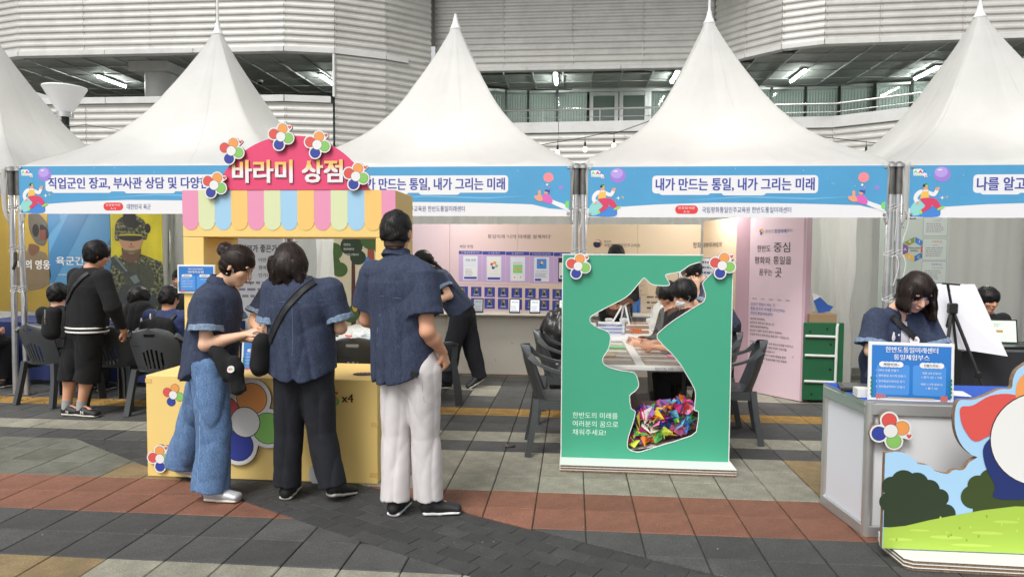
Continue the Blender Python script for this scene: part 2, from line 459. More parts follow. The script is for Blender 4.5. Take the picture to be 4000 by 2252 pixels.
bo2 = wall([(-4.4, 22.05), (4.2, 22.05)], ZS, 11.2)
bo3 = wall([(4.2, 21.9), (4.9, 21.05), (5.7, 20.25), (6.7, 19.85), (8.1, 19.78), (12.2, 19.6), (16, 19.9), (20, 21)], ZS, 11.2)
# full-height curved part between the window recess and the corner
bo4 = wall([(-6.85, 19.74), (-5.55, 20.45), (-4.4, 21.45)], 0.3, ZS-.004)
bo5 = wall([(-20.5, 20.9), (-18.4, 20.0), (-16.2, 19.42), (-8.2, 19.42), (-6.9, 19.72)], 0.3, 5.78)
bo6 = wall([(-4.4, 21.55), (7.35, 20.9), (9.3, 19.45), (13, 19.2), (20, 20.5)], 0.3, 5.16)
mbB = MB()
for q in (bo, bo2, bo3, bo4, bo5, bo6): mbB.add(q.v, q.f, m_dark_in)
mbB.build('bolts', bld, kind='stuff')
def strip(pl, z0, z1, th, m, name, out=1, shift=0., pw=3.):
    for a, b_ in zip(pl, pl[1:]):
        L = math.hypot(b_[0]-a[0], b_[1]-a[1]); n = max(1, round(L/pw)); t = Vector((b_[0]-a[0], b_[1]-a[1], 0)).normalized(); nn = Vector((t.y, -t.x, 0))*out
        for k in range(n):
            c = Vector((a[0]+(b_[0]-a[0])*(k+.5)/n, a[1]+(b_[1]-a[1])*(k+.5)/n, (z0+z1)/2))+nn*(shift-th/2)
            mb = MB(); mb.box(c, (L/n-.012, th, z1-z0), m, rz=math.atan2(t.y, t.x), bev=.006); mb.build(name, bld)
strip(upper[:-1]+[(-5.0, 20.9)], ZS-.13, ZS-.002, .25, m_white, 'soffit_trim', shift=.06)
strip([(-4.4, 22.05), (4.3, 22.05)], ZS-.10, ZS-.002, .25, m_white, 'soffit_trim', shift=.05)
strip([(4.2, 21.9), (4.9, 21.05), (5.7, 20.25), (6.7, 19.85), (8.1, 19.78), (12.2, 19.6), (16, 19.9), (20, 21)], ZS-.11, ZS-.002, .25, m_white, 'soffit_trim', shift=.05)
strip([(-20.5, 20.9), (-18.4, 20.0), (-16.2, 19.42), (-8.2, 19.42), (-6.95, 19.72)], 5.80, 5.985, .4, m_white, 'parapet', shift=.07)
strip([(-4.4, 21.55), (7.35, 20.9), (9.3, 19.45), (13, 19.2), (20, 20.5)], 5.18, 5.50, .35, m_white, 'parapet', shift=.05, pw=3.4)
mb = MB(); mb.box((-6.87, 19.75, 6.65), (.07, .12, 1.34), m_white, bev=.01); mb.build('window_jamb', bld)
# back closure of the upper storeys and floor
mb = MB(); mb.box((-12, 29, 6), (20, .2, 6), m_dark_in); mb.build('rear_wall', bld)
mb = MB(); mb.box((0, 25.5, 5.0), (44, 7, .2), m_grey); mb.build('balcony_floor', bld)
mb = MB(); mb.box((0, 26, 11.3), (44, 14, .1), m_white); mb.build('roof', bld)
mb = MB(); mb.box((-4.6, 25.4, 6.3), (.2, 7, 2.5), m_dark_in); mb.build('partition_wall', bld)
# ceiling panels on a grid
cp = MB(); S = .96
x0 = -19.6
def frontY(x):
    for pl in (upper[:-1]+[(-4.5, 21.6)], [(-4.4, 22.05), (4.2, 22.05)], [(4.2, 21.9), (4.9, 21.05), (5.7, 20.25), (6.7, 19.85), (8.1, 19.78), (12.2, 19.6), (16, 19.9), (20, 21)]):
        for a, b_ in zip(pl, pl[1:]):
            if a[0] <= x <= b_[0]: return a[1]+(b_[1]-a[1])*(x-a[0])/(b_[0]-a[0])
    return 21.
cme = None; bars = MB()
for i in range(41):
    for j in range(7):
        x = x0+S*i; y = 20.2+S*j
        cx, cy = x+S/2, y+S/2
        if cx > -4.6 and cy > 25.6: continue
        if cx > 13.5: continue
        if cy < max(frontY(cx-.45), frontY(cx+.45))+.62: continue
        if cme is None:
            b = MB(); b.box((0, 0, .01), (S-.05, S-.05, .02), m_ceil, bev=.006); cme = bpy.data.meshes.new('ceiling_panel'); cme.from_pydata(b.v, [], b.f); cme.materials.append(m_ceil)
        o = link('ceiling_panel', cme, bld); o.location = (cx, cy-22, 7.36+.004*((i*7+j*3) % 3))
for i in range(35):
    fy = frontY(x0+S*i)+.12; bars.box((x0+S*i-.005, (fy+29)/2, 7.355), (.045, 29-fy, .05), m_ceilbar)
for j in range(9):
    for i in range(34):
        xc_ = x0+S*(i+.5); yy = 20.2+S*j-.005
        if yy > max(frontY(xc_-.48), frontY(xc_+.48))+.1: bars.box((xc_, yy, 7.357), (S, .035, .045), m_ceilbar)
bars.build('ceiling_grid', bld)
mb = MB()
for i in range(34):
    xc_ = x0+S*(i+.5); fy = max(frontY(xc_-.48), frontY(xc_+.48))+.05; mb.box((xc_, (fy+30)/2, 7.47), (S, 30-fy, .06), m_ceil)
mb.build('ceiling_slab', bld)
# round column with its cap
mb = MB(); mb.lathe([(.47, 0), (.47, 1.95), (.475, 2.0)], (-12.95, 21.2, 5.05), m_white, 32); mb.build('column', bld, smooth='angle')
mb = MB(); mb.box((-13.0, 21.2, 7.2), (1.25, 1.25, .3), m_white, bev=.01); mb.build('column_cap', bld)
# glazing behind the balcony
m_glass = M('window_glass', (.20, .27, .24), .08, 0, spec=.8, coat=.5)
m_blind = M('blind_fabric', (.42, .50, .45), .7, var=.05, vs=4)
m_frame = M('dark_frame', (.03, .035, .035), .4, .5)
m_alu = M('aluminium', (.62, .62, .61), .32, .75, var=.05, vs=5)
m_doorgl = M('door_glass', (.085, .115, .10), .12, 0, spec=.8)
gl = [(-4.5, 23.6), (-3.4, 24.35), (-2.45, 24.85), (-1.65, 25), (-.62, 25), (.45, 25)]
gr = [(6.30, 25), (6.72, 25), (7.85, 25.0), (8.95, 24.95), (10.0, 24.7), (11.1, 24.5), (12.2, 24.4), (13.4, 24.4)]
def glaz(pts, slats=True):
    for a, b_ in zip(pts, pts[1:]):
        L = math.hypot(b_[0]-a[0], b_[1]-a[1]); t = Vector((b_[0]-a[0], b_[1]-a[1], 0)).normalized(); nn = Vector((t.y, -t.x, 0)); rz = math.atan2(t.y, t.x)
        c = Vector(((a[0]+b_[0])/2, (a[1]+b_[1])/2, 6.25))
        mb = MB(); mb.box(c+nn*.02, (L-.08, .012, 2.0), m_glass); w = mb.build('window', bld, label=None)
        mb = MB(); mb.box((a[0], a[1], 6.25), (.09, .12, 2.06), m_frame, rz=rz); mb.box(c+Vector((0, 0, 1.0)), (L, .1, .07), m_alu, rz=rz); mb.build('frame', w)
        mb = MB(); n = max(3, int(L/.09))
        for k in range(n):
            q = Vector((a[0], a[1], 6.2))+t*(L*(k+.5)/n)-nn*.08
            mb.box(q, (.078, .004, 1.92), m_blind, rz=rz+.5)
        mb.build('blind', w)
m_glass2 = M('clear_glass', (.55, .66, .60), .05, 0, alpha=.30, spec=.8)
_g = m_glass; m_glass = m_glass2
glaz(gl); glaz(gr)
m_glass = _g
def door(x, w):
    mb = MB(); d = mb
    mb.box((x+w/2, 24.97, 6.13), (w-.26, .02, 1.92), m_doorgl); o = mb.build('door', bld)
    mb = MB()
    mb.box((x+.075, 24.95, 6.15), (.13, .08, 2.1), m_alu, bev=.008); mb.box((x+w-.075, 24.95, 6.15), (.13, .08, 2.1), m_alu, bev=.008); mb.box((x+w/2, 24.95, 7.13), (w-.29, .075, .14), m_alu, bev=.008)
    mb.build('door_frame', o)
    mb = MB(); mb.tube([(x+w-.16, 24.86, 5.35), (x+w-.16, 24.86, 5.85)], .018, m_alu); mb.build('handle', o)
door(.5, 1.02); door(1.54, 1.02); door(3.7, 1.2); door(4.95, 1.2)
mb = MB(); mb.box((3.1, 25.0, 6.25), (.95, .012, 2.0), m_glass2); w = mb.build('window', bld)
mb = MB()
for k in range(10): mb.box((2.68+.095*k, 25.1, 6.2), (.078, .004, 1.92), m_blind, rz=.5)
mb.build('blind', w)
mb = MB()
for x in (2.6, 3.62, 6.2): mb.box((x, 24.96, 6.25), (.09, .1, 2.1), m_alu)
mb.box((3.2, 24.97, 7.26), (6.6, .1, .1), m_alu); mb.build('glazing_frame', bld)
mb = MB(); mb.box((2, 26.2, 6.2), (24, .1, 2.4), M('room_wall', (.20, .24, .21), .8)); mb.build('room_wall', bld)
# railing
rail = thing('balcony_railing', 'long steel tube railing along the white balcony edge', 'railing', (0, 21.2, 5.5))
RP = [(-4.3, 21.5), (7.45, 20.95), (9.4, 19.55), (13, 19.3)]
m_steel = M('steel_tube', (.55, .55, .54), .22, .95)
mb = MB(); mb.tube([(*p, 5.87) for p in RP], .032, m_steel, 10); mb.build('handrail', rail, smooth=True)
mb = MB(); mb.tube([(*p, 5.64) for p in RP], .012, m_steel, 6); mb.build('lower_rail', rail, smooth=True)
px = [(-2.55, 21.42), (-.95, 21.34), (.75, 21.26), (2.35, 21.19), (4.05, 21.11), (5.75, 21.03), (6.95, 20.97), (7.4, 20.95), (8.35, 20.3), (9.35, 19.6), (10.8, 19.47)]
for p in px:
    mb = MB(); mb.box((p[0], p[1], 5.68), (.018, .05, .37), m_steel); mb.build('post', rail)
# ceiling lights
m_tube = M('tube_light', (1, 1, 1), .5, emit=(.93, 1, .95), est=70)
lights = [((-15.6, 22.66), 1.4, 'ceiling tube light above the round white column, left of it'), ((-8.23, 23.05), 1.4, 'ceiling tube light at the right end of the left window recess'),
          ((-.63, 23.3), 1.4, 'ceiling tube light in front of the balcony blinds between the middle tent peaks'), ((3.21, 23.3), 1.4, 'ceiling tube light half hidden by the third tent peak'),
          ((7.11, 23.4), 1.4, 'ceiling tube light right of the third tent peak'), ((10.98, 23.3), 1.4, 'ceiling tube light nearest the rightmost tent peak')]
for (x, y), L, lab in lights:
    t = thing('ceiling_light', lab, 'ceiling light', (x, y, 7.25), 'tube lights on the dark ceiling')
    mb = MB(); mb.box((x, y, 7.31), (.16, L+.08, .05), m_white, bev=.01); mb.build('housing', t)
    mb = MB(); mb.tube([(x, y-L/2, 7.26), (x, y+L/2, 7.26)], .038, m_tube, 10); mb.build('tube', t, smooth='angle')
t = thing('security_camera', 'small white dome camera under the dark ceiling right of the second tent peak', 'camera', (-10.6, 23.1, 7.3))
mb = MB(); mb.lathe([(.09, 0), (.09, -.05), (.07, -.06)], (-10.6, 23.1, 7.33), m_white, 16); mb.build('base', t, smooth='angle')
mb = MB(); mb.lathe([(.07, 0), (.065, -.04), (.04, -.07), (.01, -.08)], (-10.6, 23.1, 7.27), m_frame, 16); mb.build('dome', t, smooth=True)
# white cone lamp
t = thing('uplight_lamp', 'white cone lamp on a steel post with floodlights between two tent roofs', 'lamp', (-8.78, 11.5, 0))
mb = MB(); mb.lathe([(.12, 3.93), (.335, 4.33), (.345, 4.34), (.34, 4.36)], (-8.78, 11.5, 0), M('lamp_shade', (.72, .72, .72), .5, emit=(1, 1, 1), est=.15), 32); mb.build('lamp_shade', t, smooth='angle')
mb = MB(); mb.lathe([(.13, 3.84), (.13, 3.93)], (-8.78, 11.5, 0), m_steel, 24); mb.lathe([(.06, 3.5), (.06, 3.84)], (-8.78, 11.5, 0), m_frame, 16); mb.build('collar', t, smooth='angle')
mb = MB(); mb.lathe([(.055, 0), (.055, 3.6)], (-8.78, 11.5, 0), m_frame, 16); mb.build('post', t, smooth='angle')
for dx, dz in ((-.1, 3.68), (.09, 3.62)):
    mb = MB(); mb.box((-8.78+dx, 11.38, dz), (.12, .1, .14), m_frame, bev=.02, rz=dx*3); mb.build('floodlight', t)
mb = MB(); mb.tube([(-8.6, 11.4, 3.45), (-8.5, 11.4, 3.42), (-8.42, 11.4, 3.36)], .02, m_frame); mb.build('bracket', t)
mb = MB(); mb.tube([(-8.72, 11.35, 3.62), (-8.3, 11.3, 3.68), (-7.2, 11.2, 3.50)], .005, m_frame, 5); mb.build('cable', t)
# ================================================================ TENTS
m_vinyl = M('tent_vinyl', (.765, .765, .745), .45, var=.03, vs=1.3, dirt=.08, bump=.2, bs=7, transl=.52, bdist=.02)
m_curt = M('curtain_vinyl', (.84, .855, .82), .45, var=.03, vs=2, dirt=.08, bump=.3, bs=5, transl=.68, bdist=.03)
m_pole = M('galvanised_pole', (.62, .63, .65), .28, .85, var=.12, vs=9)
m_sleeve = M('pole_sleeve', (.16, .155, .15), .45, .7, var=.2, vs=12)
m_rope = M('rope', (.66, .65, .62), .8)
m_blackstrap = M('black_strap', (.012, .012, .013), .6)
HW, YC, YF = 1.45, 8.40, 6.95
prof = [(.03, 4.24), (.045, 4.19), (.07, 4.11), (.1, 4.025), (.14, 3.905), (.176, 3.80), (.25, 3.575), (.325, 3.355), (.41, 3.155), (.5, 2.985), (.58, 2.86), (.66, 2.76), (.74, 2.675), (.82, 2.60), (.9, 2.53), (.96, 2.475), (1.0, 2.43)]
def roof(xc, parent, seed):
    rr = random.Random(seed); pr = smooth_poly(prof, 3, False); NA = 192
    V = []; F = []
    ph = [rr.uniform(0, 6.28) for _ in range(8)]
    for i, (t, z) in enumerate(pr):
        for k in range(NA):
            a = 2*PI*(k+.5)/NA; c, s_ = math.cos(a), math.sin(a)
            sq = 1/max(abs(c), abs(s_)); bl = min(1, max(0, (t-.02)/.28))**.7
            r = HW*t*((1-bl)+bl*sq)
            d = abs(math.sin(2*a))                       # 1 on the ridges, 0 mid-face
            sag = (1-d)*.075*math.sin(PI*min(1, t))*(1 if t < 1 else 0)
            wr = .008*math.sin(18*a+ph[0]+5*t)*t*t*d+.011*math.sin(44*a+ph[1]-9*t)*t**4*d**2+.004*math.sin(9*a+ph[2])*t+.007*(1-abs(math.sin(14*a+7*t+ph[3])))*t*(1-t)*2
            edge = 1 if t < .999 else 0
            V.append((xc+c*r, YC+s_*r, z-sag*.7+wr*edge))
    n = len(pr)
    for i in range(n-1):
        for k in range(NA): F.append((i*NA+k, i*NA+(k+1) % NA, (i+1)*NA+(k+1) % NA, (i+1)*NA+k)[::-1])
    # valance: a short skirt below the eave
    b0 = len(V)
    for k in range(NA):
        x, y, z = V[(n-1)*NA+k]; V.append((x*1+(x-xc)*.004, y+(y-YC)*.004, 2.375+.004*math.sin(k*1.7)))
    for k in range(NA): F.append(((n-1)*NA+k, (n-1)*NA+(k+1) % NA, b0+(k+1) % NA, b0+k)[::-1])
    mb = MB(); mb.add(V, F, m_vinyl); mb.build('roof', parent, smooth=True)
    mb = MB()                                                  # welded seams down the ridges and the mid-faces
    for k in [int(NA*(q+.5)/4) for q in range(4)]+[int(NA*(q+.18)/4) for q in range(4)]:
        mb.tube([Vector(V[i*NA+k % NA])+Vector((0, 0, .002)) for i in range(n)], .003 if k % 24 == 0 else .0016, m_vinyl, 5, flat=(1, .6))
    mb.build('seams', parent, smooth=True)
def tie(parent, x, z, seed):
    rr = random.Random(seed); mb = MB()
    for q in range(3):
        pts = []
        r = .036
        for k in range(14):
            a = k/13*2*PI+q; pts.append((x+r*1.1*math.cos(a)*(1+.2*rr.random()), 6.95+r*math.sin(a), z+.012*q+.02*math.sin(a+q)))
        mb.tube(pts, .0032, m_rope, 5)
    p = [(x+.04, 6.9, z), (x+.05+rr.uniform(-.02, .03), 6.89, z-.1), (x+.03, 6.9, z-.2-rr.random()*.15)]
    mb.tube(smooth_poly(p, 4, False), .004, m_rope, 5)
    mb.build('rope', parent)
def tent(xc, lab, seed, back='curtain', poles=(1, 1), tube=True):
    t = thing('canopy_tent', lab, 'tent', (xc, YC, 0), 'white peaked tents in a row')
    roof(xc, t, seed)
    mb = MB(); mb.lathe([(.066, 4.195), (.070, 4.21), (.054, 4.235), (.038, 4.275), (.028, 4.32), (.026, 4.345), (.018, 4.35), (.016, 4.385)], (xc, YC, 0), M('finial_white', (.75, .75, .75), .4), 20); mb.build('finial', t, smooth='angle')
    if tube:
        mb = MB(); mb.tube([(xc, YC, 4.34), (xc, YC, 5.6)], .015, M('mast', (.7, .7, .7), .4), 8); mb.build('mast', t, smooth='angle')
    for sx in (-1, 1):
        for sy in (-1, 1):
            x = xc+sx*HW; y = YC+sy*HW
            if sy < 0 and not poles[0 if sx < 0 else 1]: continue
            mb = MB(); mb.tube([(x+sx*-.02, y, .0), (x-sx*.01, y, 1.2), (x, y, 2.15)], .03, m_pole, 12)
            p = mb.build('pole', t, smooth='angle')
            mb = MB(); mb.tube([(x, y, 2.12), (x, y, 2.38)], .036, m_sleeve, 12); mb.lathe([(.05, 0), (.05, .03), (.02, .05)], (x, y, 2.375), m_steel, 10); mb.build('joint', p, smooth='angle')
            mb = MB(); mb.box((x-sx*.02, y, .006), (.12, .12, .012), m_sleeve, bev=.003); mb.build('foot_plate', p)
            if sy < 0:
                mb = MB()   # gathered strip of vinyl at the corner
                for q in range(2):
                    pts = [(x-sx*(.04+.02*q), y-.015-.02*q, 2.42), (x-sx*(.055+.015*q), y-.03, 2.2), (x-sx*.06, y-.025, 2.0-.05*q), (x-sx*.035, y-.01, 1.93-.1*q)]
                    mb.tube(smooth_poly(pts, 4, False), [.03]*8+[.026, .02, .014, .01, .008], m_vinyl, 8, flat=(1, .35))
                mb.build('corner_strap', t, smooth=True)
                tie(t, x, 1.98, seed*10+sx); tie(t, x, 1.55, seed*10+sx+3); tie(t, x, 1.12, seed*10+sx+5)
    for sy in (-1, 1):
        mb = MB(); mb.tube([(xc-HW, YC+sy*HW, 2.36), (xc+HW, YC+sy*HW, 2.36)], .022, m_pole, 8); mb.build('eave_beam', t, smooth='angle')
    for sx in (-1, 1):
        mb = MB(); mb.tube([(xc+sx*HW, YC-HW, 2.36), (xc+sx*HW, YC+HW, 2.36)], .022, m_pole, 8); mb.build('eave_beam', t, smooth='angle')
    # back curtain with folds
    V = []; F = []; N = 80; Z = 12
    for j in range(Z+1):
        for i in range(N+1):
            x = xc-HW-.06+2*(HW+.06)*i/N; w = .02*math.sin(i*.55+seed)+.012*math.sin(i*1.37+j*.25)+.01*math.sin(j*1.1+i*.2)
            V.append((x, YC+HW-.04+w, 2.4-2.38*j/Z))
    for j in range(Z):
        for i in range(N): F.append((j*(N+1)+i, j*(N+1)+i+1, (j+1)*(N+1)+i+1, (j+1)*(N+1)+i))
    mb = MB(); mb.add(V, F, m_curt); mb.build('back_curtain', t, smooth=True)
    return t
TX = [-7.38, -4.39, -1.43, 1.54, 4.51]
# lamps under the tent roofs (the photograph shows their glow on the panels and one lit bulb at the left edge)
for i, xc in enumerate(TX):
    t = thing('tent_lamp', ('lit bulb under the roof of the leftmost tent', 'lit bulb hidden under the roof of the army tent', 'lit bulb under the roof of the middle tent', 'lit bulb under the roof over the green board', 'lit bulb under the roof of the rightmost tent')[i], 'lamp', (xc, 8.2, 2.28), 'bulbs under the tent roofs')
    mb = MB(); mb.lathe([(.02, .0), (.05, -.03), (.055, -.07), (.03, -.11), (.005, -.12)], (xc, 8.2, 2.30), M('tent_bulb', (1, 1, 1), .4, emit=(1, .96, .9), est=12), 14); mb.build('bulb', t, smooth=True)
    mb = MB(); mb.lathe([(.022, 0), (.022, .07)], (xc, 8.2, 2.30), M('lamp_socket', (.05, .05, .05), .5), 10); mb.tube([(xc, 8.2, 2.36), (xc, 8.4, 2.9), (xc, 8.4, 4.1)], .004, M('lamp_socket', (.05, .05, .05), .5), 5); mb.build('socket', t)
    pd = bpy.data.lights.new('bulb_light', 'POINT'); pd.energy = 25; pd.color = (1, .96, .90); pd.shadow_soft_size = .12; po = bpy.data.objects.new('bulb_light', pd); COL.objects.link(po); po.parent = t; po.location = (0, 0, -.14)
tent(TX[0], 'white peaked tent cut off by the left edge of the photo', 1)
tent(TX[1], 'white peaked tent behind the pink and yellow shop booth, soldiers on posters inside', 2)
tent(TX[2], 'white peaked tent in the middle with no mast tube above its tip', 3, tube=False)
tent(TX[3], 'white peaked tent over the green display board', 4)
tent(TX[4], 'white peaked tent cut off by the right edge behind the grey counter', 5)
def side_curtain(x, y0, y1, lab, sd, bulge=.03):
    V = []; F = []; N = 50; Z = 14
    for j in range(Z+1):
        for i in range(N+1):
            y = y0+(y1-y0)*i/N
            V.append((x+bulge*math.sin(i*.5+sd)*.6+bulge*.5*math.sin(i*1.3+j*.5)+.015*math.sin(j*1.3+i*.33), y, 2.38-2.36*j/Z))
    for j in range(Z):
        for i in range(N): F.append((j*(N+1)+i, j*(N+1)+i+1, (j+1)*(N+1)+i+1, (j+1)*(N+1)+i))
    mb = MB(); mb.add(V, F, m_curt); o = mb.build('side_curtain', None, smooth=True); tag(o, lab, 'curtain', 'white vinyl curtains between the tents')
side_curtain(3.02, 7.9, 9.8, 'creased white vinyl curtain behind the grey counter woman, beside the green folded table', 1, .05)
side_curtain(-2.92, 7.7, 9.8, 'white vinyl curtain seen through the shop booth opening', 2)
# black straps hanging on the poles
for x, z, lab in ((-5.90, 1.42, 'short black strap hanging on the leftmost pole pair'), (-2.93, 1.62, 'short black strap hanging inside, beside the yellow soldier poster'), (3.01, 1.22, 'short black strap on the pole pair right of the folded table')):
    mb = MB(); mb.tube([(x+.05, 6.88, z+.1), (x+.06, 6.87, z), (x+.02, 6.88, z-.08)], .012, m_blackstrap, 6, flat=(1.5, .6)); tag(mb.build('strap'), lab, 'strap')

# ---------------------------------------------------------------- banners
b_blue = M('print_blue', srgb('4f9bc9'), .45, var=.04, vs=3); b_blue2 = M('print_blue_deep', srgb('3f8fc0'), .45); b_white = M('print_white', (.78, .78, .80), .45)
b_title = M('print_indigo', srgb('3a49a0'), .5); b_text = M('print_slate', srgb('44588c'), .5); b_red = M('print_red', srgb('dd3f3f'), .5)
b_violet = M('print_violet', srgb('9a7fd0'), .5); b_violet2 = M('print_violet_light', srgb('b59be0'), .5); b_pinkball = M('print_pink_ball', srgb('e98a95'), .5)
b_green = M('print_green', srgb('7fcf72'), .5); b_teal = M('print_teal', srgb('8fd0cc'), .5); b_azure = M('print_azure', srgb('4585d2'), .5)
b_skin = M('print_skin', srgb('e0a080'), .5); b_vest = M('print_vest', srgb('ecbc58'), .5); b_pants = M('print_crimson', srgb('d04068'), .5); b_black = M('print_black', srgb('2a2a30'), .5)
b_mag = M('print_magenta', srgb('d865b5'), .5); b_lime = M('print_lime', srgb('9fd84f'), .5)
def banner(x0, x1, z0, z1, title, tw, sub, pill, lab, figures='both', tu=None, subu=None):
    W = x1-x0; t = thing('printed_banner', lab, 'banner', (x0, 6.88, z0), 'blue title banners across the tent fronts')
    # the cloth itself, very slightly billowing
    V = []; F = []; N = 30
    for i in range(N+1):
        for j, z in enumerate((z0, z1)): V.append((x0+W*i/N, 6.884, z))
    for i in range(N): F.append((2*i, 2*i+2, 2*i+3, 2*i+1))
    mb = MB(); mb.add(V, F, b_white); mb.add([(x, y+.003, z) for x, y, z in V], [f[::-1] for f in F], b_white); mb.build('cloth', t)
    s = Sheet((x0, 6.884, z0), (1, 0, 0), (0, -1, 0)); H = z1-z0
    k = H/.49
    wave = [(0, .085), (.3, .10), (.7, .125), (1.2, .14), (1.8, .135), (2.25, .125), (2.55, .115), (2.72, .075), (W, .06)]
    s.poly([(u, v*k) for u, v in wave]+[(W, H-.008), (0, H-.008)], b_blue)
    s.poly([(.9, .16), (1.5, .19), (2.1, .17), (2.5, .20), (2.1, .185), (1.5, .205)], M('print_sheen', srgb('6fb4dc'), .45), 2)
    rr = random.Random(int(x0*10))
    for q in range(22):
        u, v = rr.uniform(.1, W-.1), rr.uniform(.17, H-.02); a = rr.choice((.003, .004, .006))
        s.poly([(u-a, v), (u, v-a*.3), (u+a, v), (u, v+a*.3)], b_white, 2); s.poly([(u-a*.3, v), (u, v-a), (u+a*.3, v), (u, v+a)], b_white, 2)
    # title with white backing
    tu = (W/2-tw/2-.005) if tu is None else tu
    yv = .265
    words = title.split(' ')
    s.rrect(tu-.035, yv-.035, tu+tw+.035, yv+.105+.03, .035, b_white, 3)
    s.rrect(tu+.03, yv-.05, tu+tw*.35, yv+.0, .03, b_white, 3); s.rrect(tu+tw*.42, yv-.055, tu+tw*.7, yv+.0, .03, b_white, 3)
    s.text(title, tu, yv-.012, .122, b_title, 5, w=tw, bold=.045)
    # lower line
    if pill:
        pu = .84 if subu is None else subu
        s.rrect(pu, .035, pu+.215, .115, .038, b_red, 3); s.text('진로탐색존', pu+.107, .078, .024, b_white, 4, w=.16, al='c', bold=.01); s.text(pill, pu+.107, .045, .020, b_white, 4, al='c', bold=.01)
        s.text(sub[0], pu+.255, .045, .056, b_text, 4, w=sub[1], bold=.006)
    if figures in ('both', 'left'):
        f = .000829
        P = lambda x, y: ((x-485)*f, (.49-(y-120)*f)*k)
        PP = lambda L: [P(*q) for q in L]
        s.ell(*P(662, 640), 166*f, 140*f, b_teal, 3, 24, 0, 180); s.poly(PP([(497, 640), (505, 700), (800, 700), (828, 640)]), b_azure, 4)
        s.poly(PP(smooth_poly([(560, 520), (620, 505), (700, 560), (640, 660), (530, 690), (500, 640), (520, 570)], 3)), b_teal, 4)
        s.poly(PP(smooth_poly([(700, 600), (790, 570), (828, 640), (800, 699), (600, 699), (640, 640)], 3)), b_azure, 5)
        s.ell(*P(832, 230), 93*f, 86*f, b_violet, 3); s.ell(*P(820, 205), 70*f, 58*f, b_violet2, 4); s.ell(*P(805, 180), 26*f, 8*f, b_white, 5)
        s.poly(PP(smooth_poly([(625, 400), (580, 410), (540, 455), (533, 510), (560, 548), (590, 530), (575, 495), (595, 460), (620, 440)], 3)), b_white, 6)
        s.poly(PP(smooth_poly([(690, 410), (745, 430), (765, 395), (800, 408), (770, 465), (735, 472), (690, 450)], 3)), b_white, 6)
        s.poly(PP(smooth_poly([(760, 390), (785, 372), (812, 378), (800, 405), (775, 408)], 3)), b_skin, 7); s.ell(*P(578, 545), 16*f, 18*f, b_skin, 7)
        s.poly(PP([(632, 405), (690, 405), (698, 490), (604, 502), (612, 440)]), b_vest, 7); s.poly(PP([(630, 400), (690, 400), (672, 425), (655, 412), (640, 425)]), b_white, 8)
        s.ell(*P(657, 380), 24*f, 26*f, b_skin, 8); s.poly(PP(smooth_poly([(630, 345), (660, 335), (680, 345), (676, 360), (650, 368), (632, 372)], 3)), b_black, 9); s.poly(PP([(655, 345), (680, 345), (678, 362), (652, 362)]), b_lime, 10)
        s.poly(PP(smooth_poly([(606, 500), (700, 488), (780, 510), (828, 590), (792, 612), (720, 560), (730, 590), (640, 650), (612, 628), (660, 580), (620, 530)], 3)), b_pants, 9)
        s.poly(PP(smooth_poly([(790, 615), (830, 590), (872, 585), (850, 605), (800, 628)], 3)), b_lime, 10); s.poly(PP(smooth_poly([(604, 625), (630, 645), (622, 675), (604, 660)], 3)), b_lime, 10)
        for (x, y, r, mm) in ((840, 490, 26, b_white), (892, 480, 18, b_vest)):
            for a in (0, 1): s.poly(PP([(x-r*(.3 if a else 1), y), (x, y-r*(1 if a else .3)), (x+r*(.3 if a else 1), y), (x, y+r*(1 if a else .3))]), mm, 6)
        # event mark
        s.poly(PP([(518, 172), (600, 168), (665, 215), (675, 262), (640, 262), (635, 245), (522, 245)]), b_white, 3)
        for q, (x, mm) in enumerate(((545, b_green), (597, b_pants), (640, b_azure))): s.poly(PP([(x-24, 216), (x-5, 182), (x+5, 182), (x+24, 216), (x+8, 216), (x, 205), (x-8, 216)]), mm, 4)
        a = P(525, 242); s.text('5월', a[0], a[1], .014, b_azure, 4, bold=.02); a = P(557, 242); s.text('청소년의', a[0], a[1], .015, b_green, 4, bold=.02); a = P(645, 260); s.text('달', a[0], a[1], .022, b_pants, 4, bold=.02)
    if figures in ('both', 'right'):
        f = .001658
        Q = lambda x, y: (W-(1355-x)*f, (.49-(y-950)*f)*k)
        QQ = lambda L: [Q(*q) for q in L]
        s.ell(*Q(1225, 1020), 30*f, 29*f, b_pinkball, 3); s.ell(*Q(1300, 1078), 13*f, 13*f, b_violet, 3); s.ell(*Q(1340, 1178), 16*f, 22*f, b_green, 6, 14, 60, 300)
        s.poly(QQ(smooth_poly([(1225, 1125), (1250, 1150), (1330, 1180), (1340, 1212), (1245, 1172), (1230, 1160)], 3)), b_white, 5)
        s.poly(QQ(smooth_poly([(1200, 1120), (1228, 1122), (1250, 1150), (1242, 1172), (1190, 1158), (1178, 1140)], 3)), b_mag, 6)
        s.poly(QQ(smooth_poly([(1145, 1125), (1165, 1122), (1165, 1098), (1180, 1095), (1182, 1120), (1195, 1150), (1170, 1158), (1145, 1140)], 3)), b_skin, 7)
        s.ell(*Q(1213, 1106), 13*f, 12*f, b_skin, 7); s.poly(QQ(smooth_poly([(1202, 1100), (1212, 1090), (1226, 1095), (1230, 1110), (1220, 1104)], 3)), b_title, 8); s.poly(QQ([(1226, 1097), (1235, 1090), (1234, 1112)]), b_title, 8)
        for (x, y, r, mm) in ((1218, 1062, 8, b_white), (1230, 1078, 6, b_mag)): s.poly(QQ([(x-r, y), (x, y-r), (x+r, y), (x, y+r)]), mm, 6)
    s.mb.build('print', t)
    mb = MB()
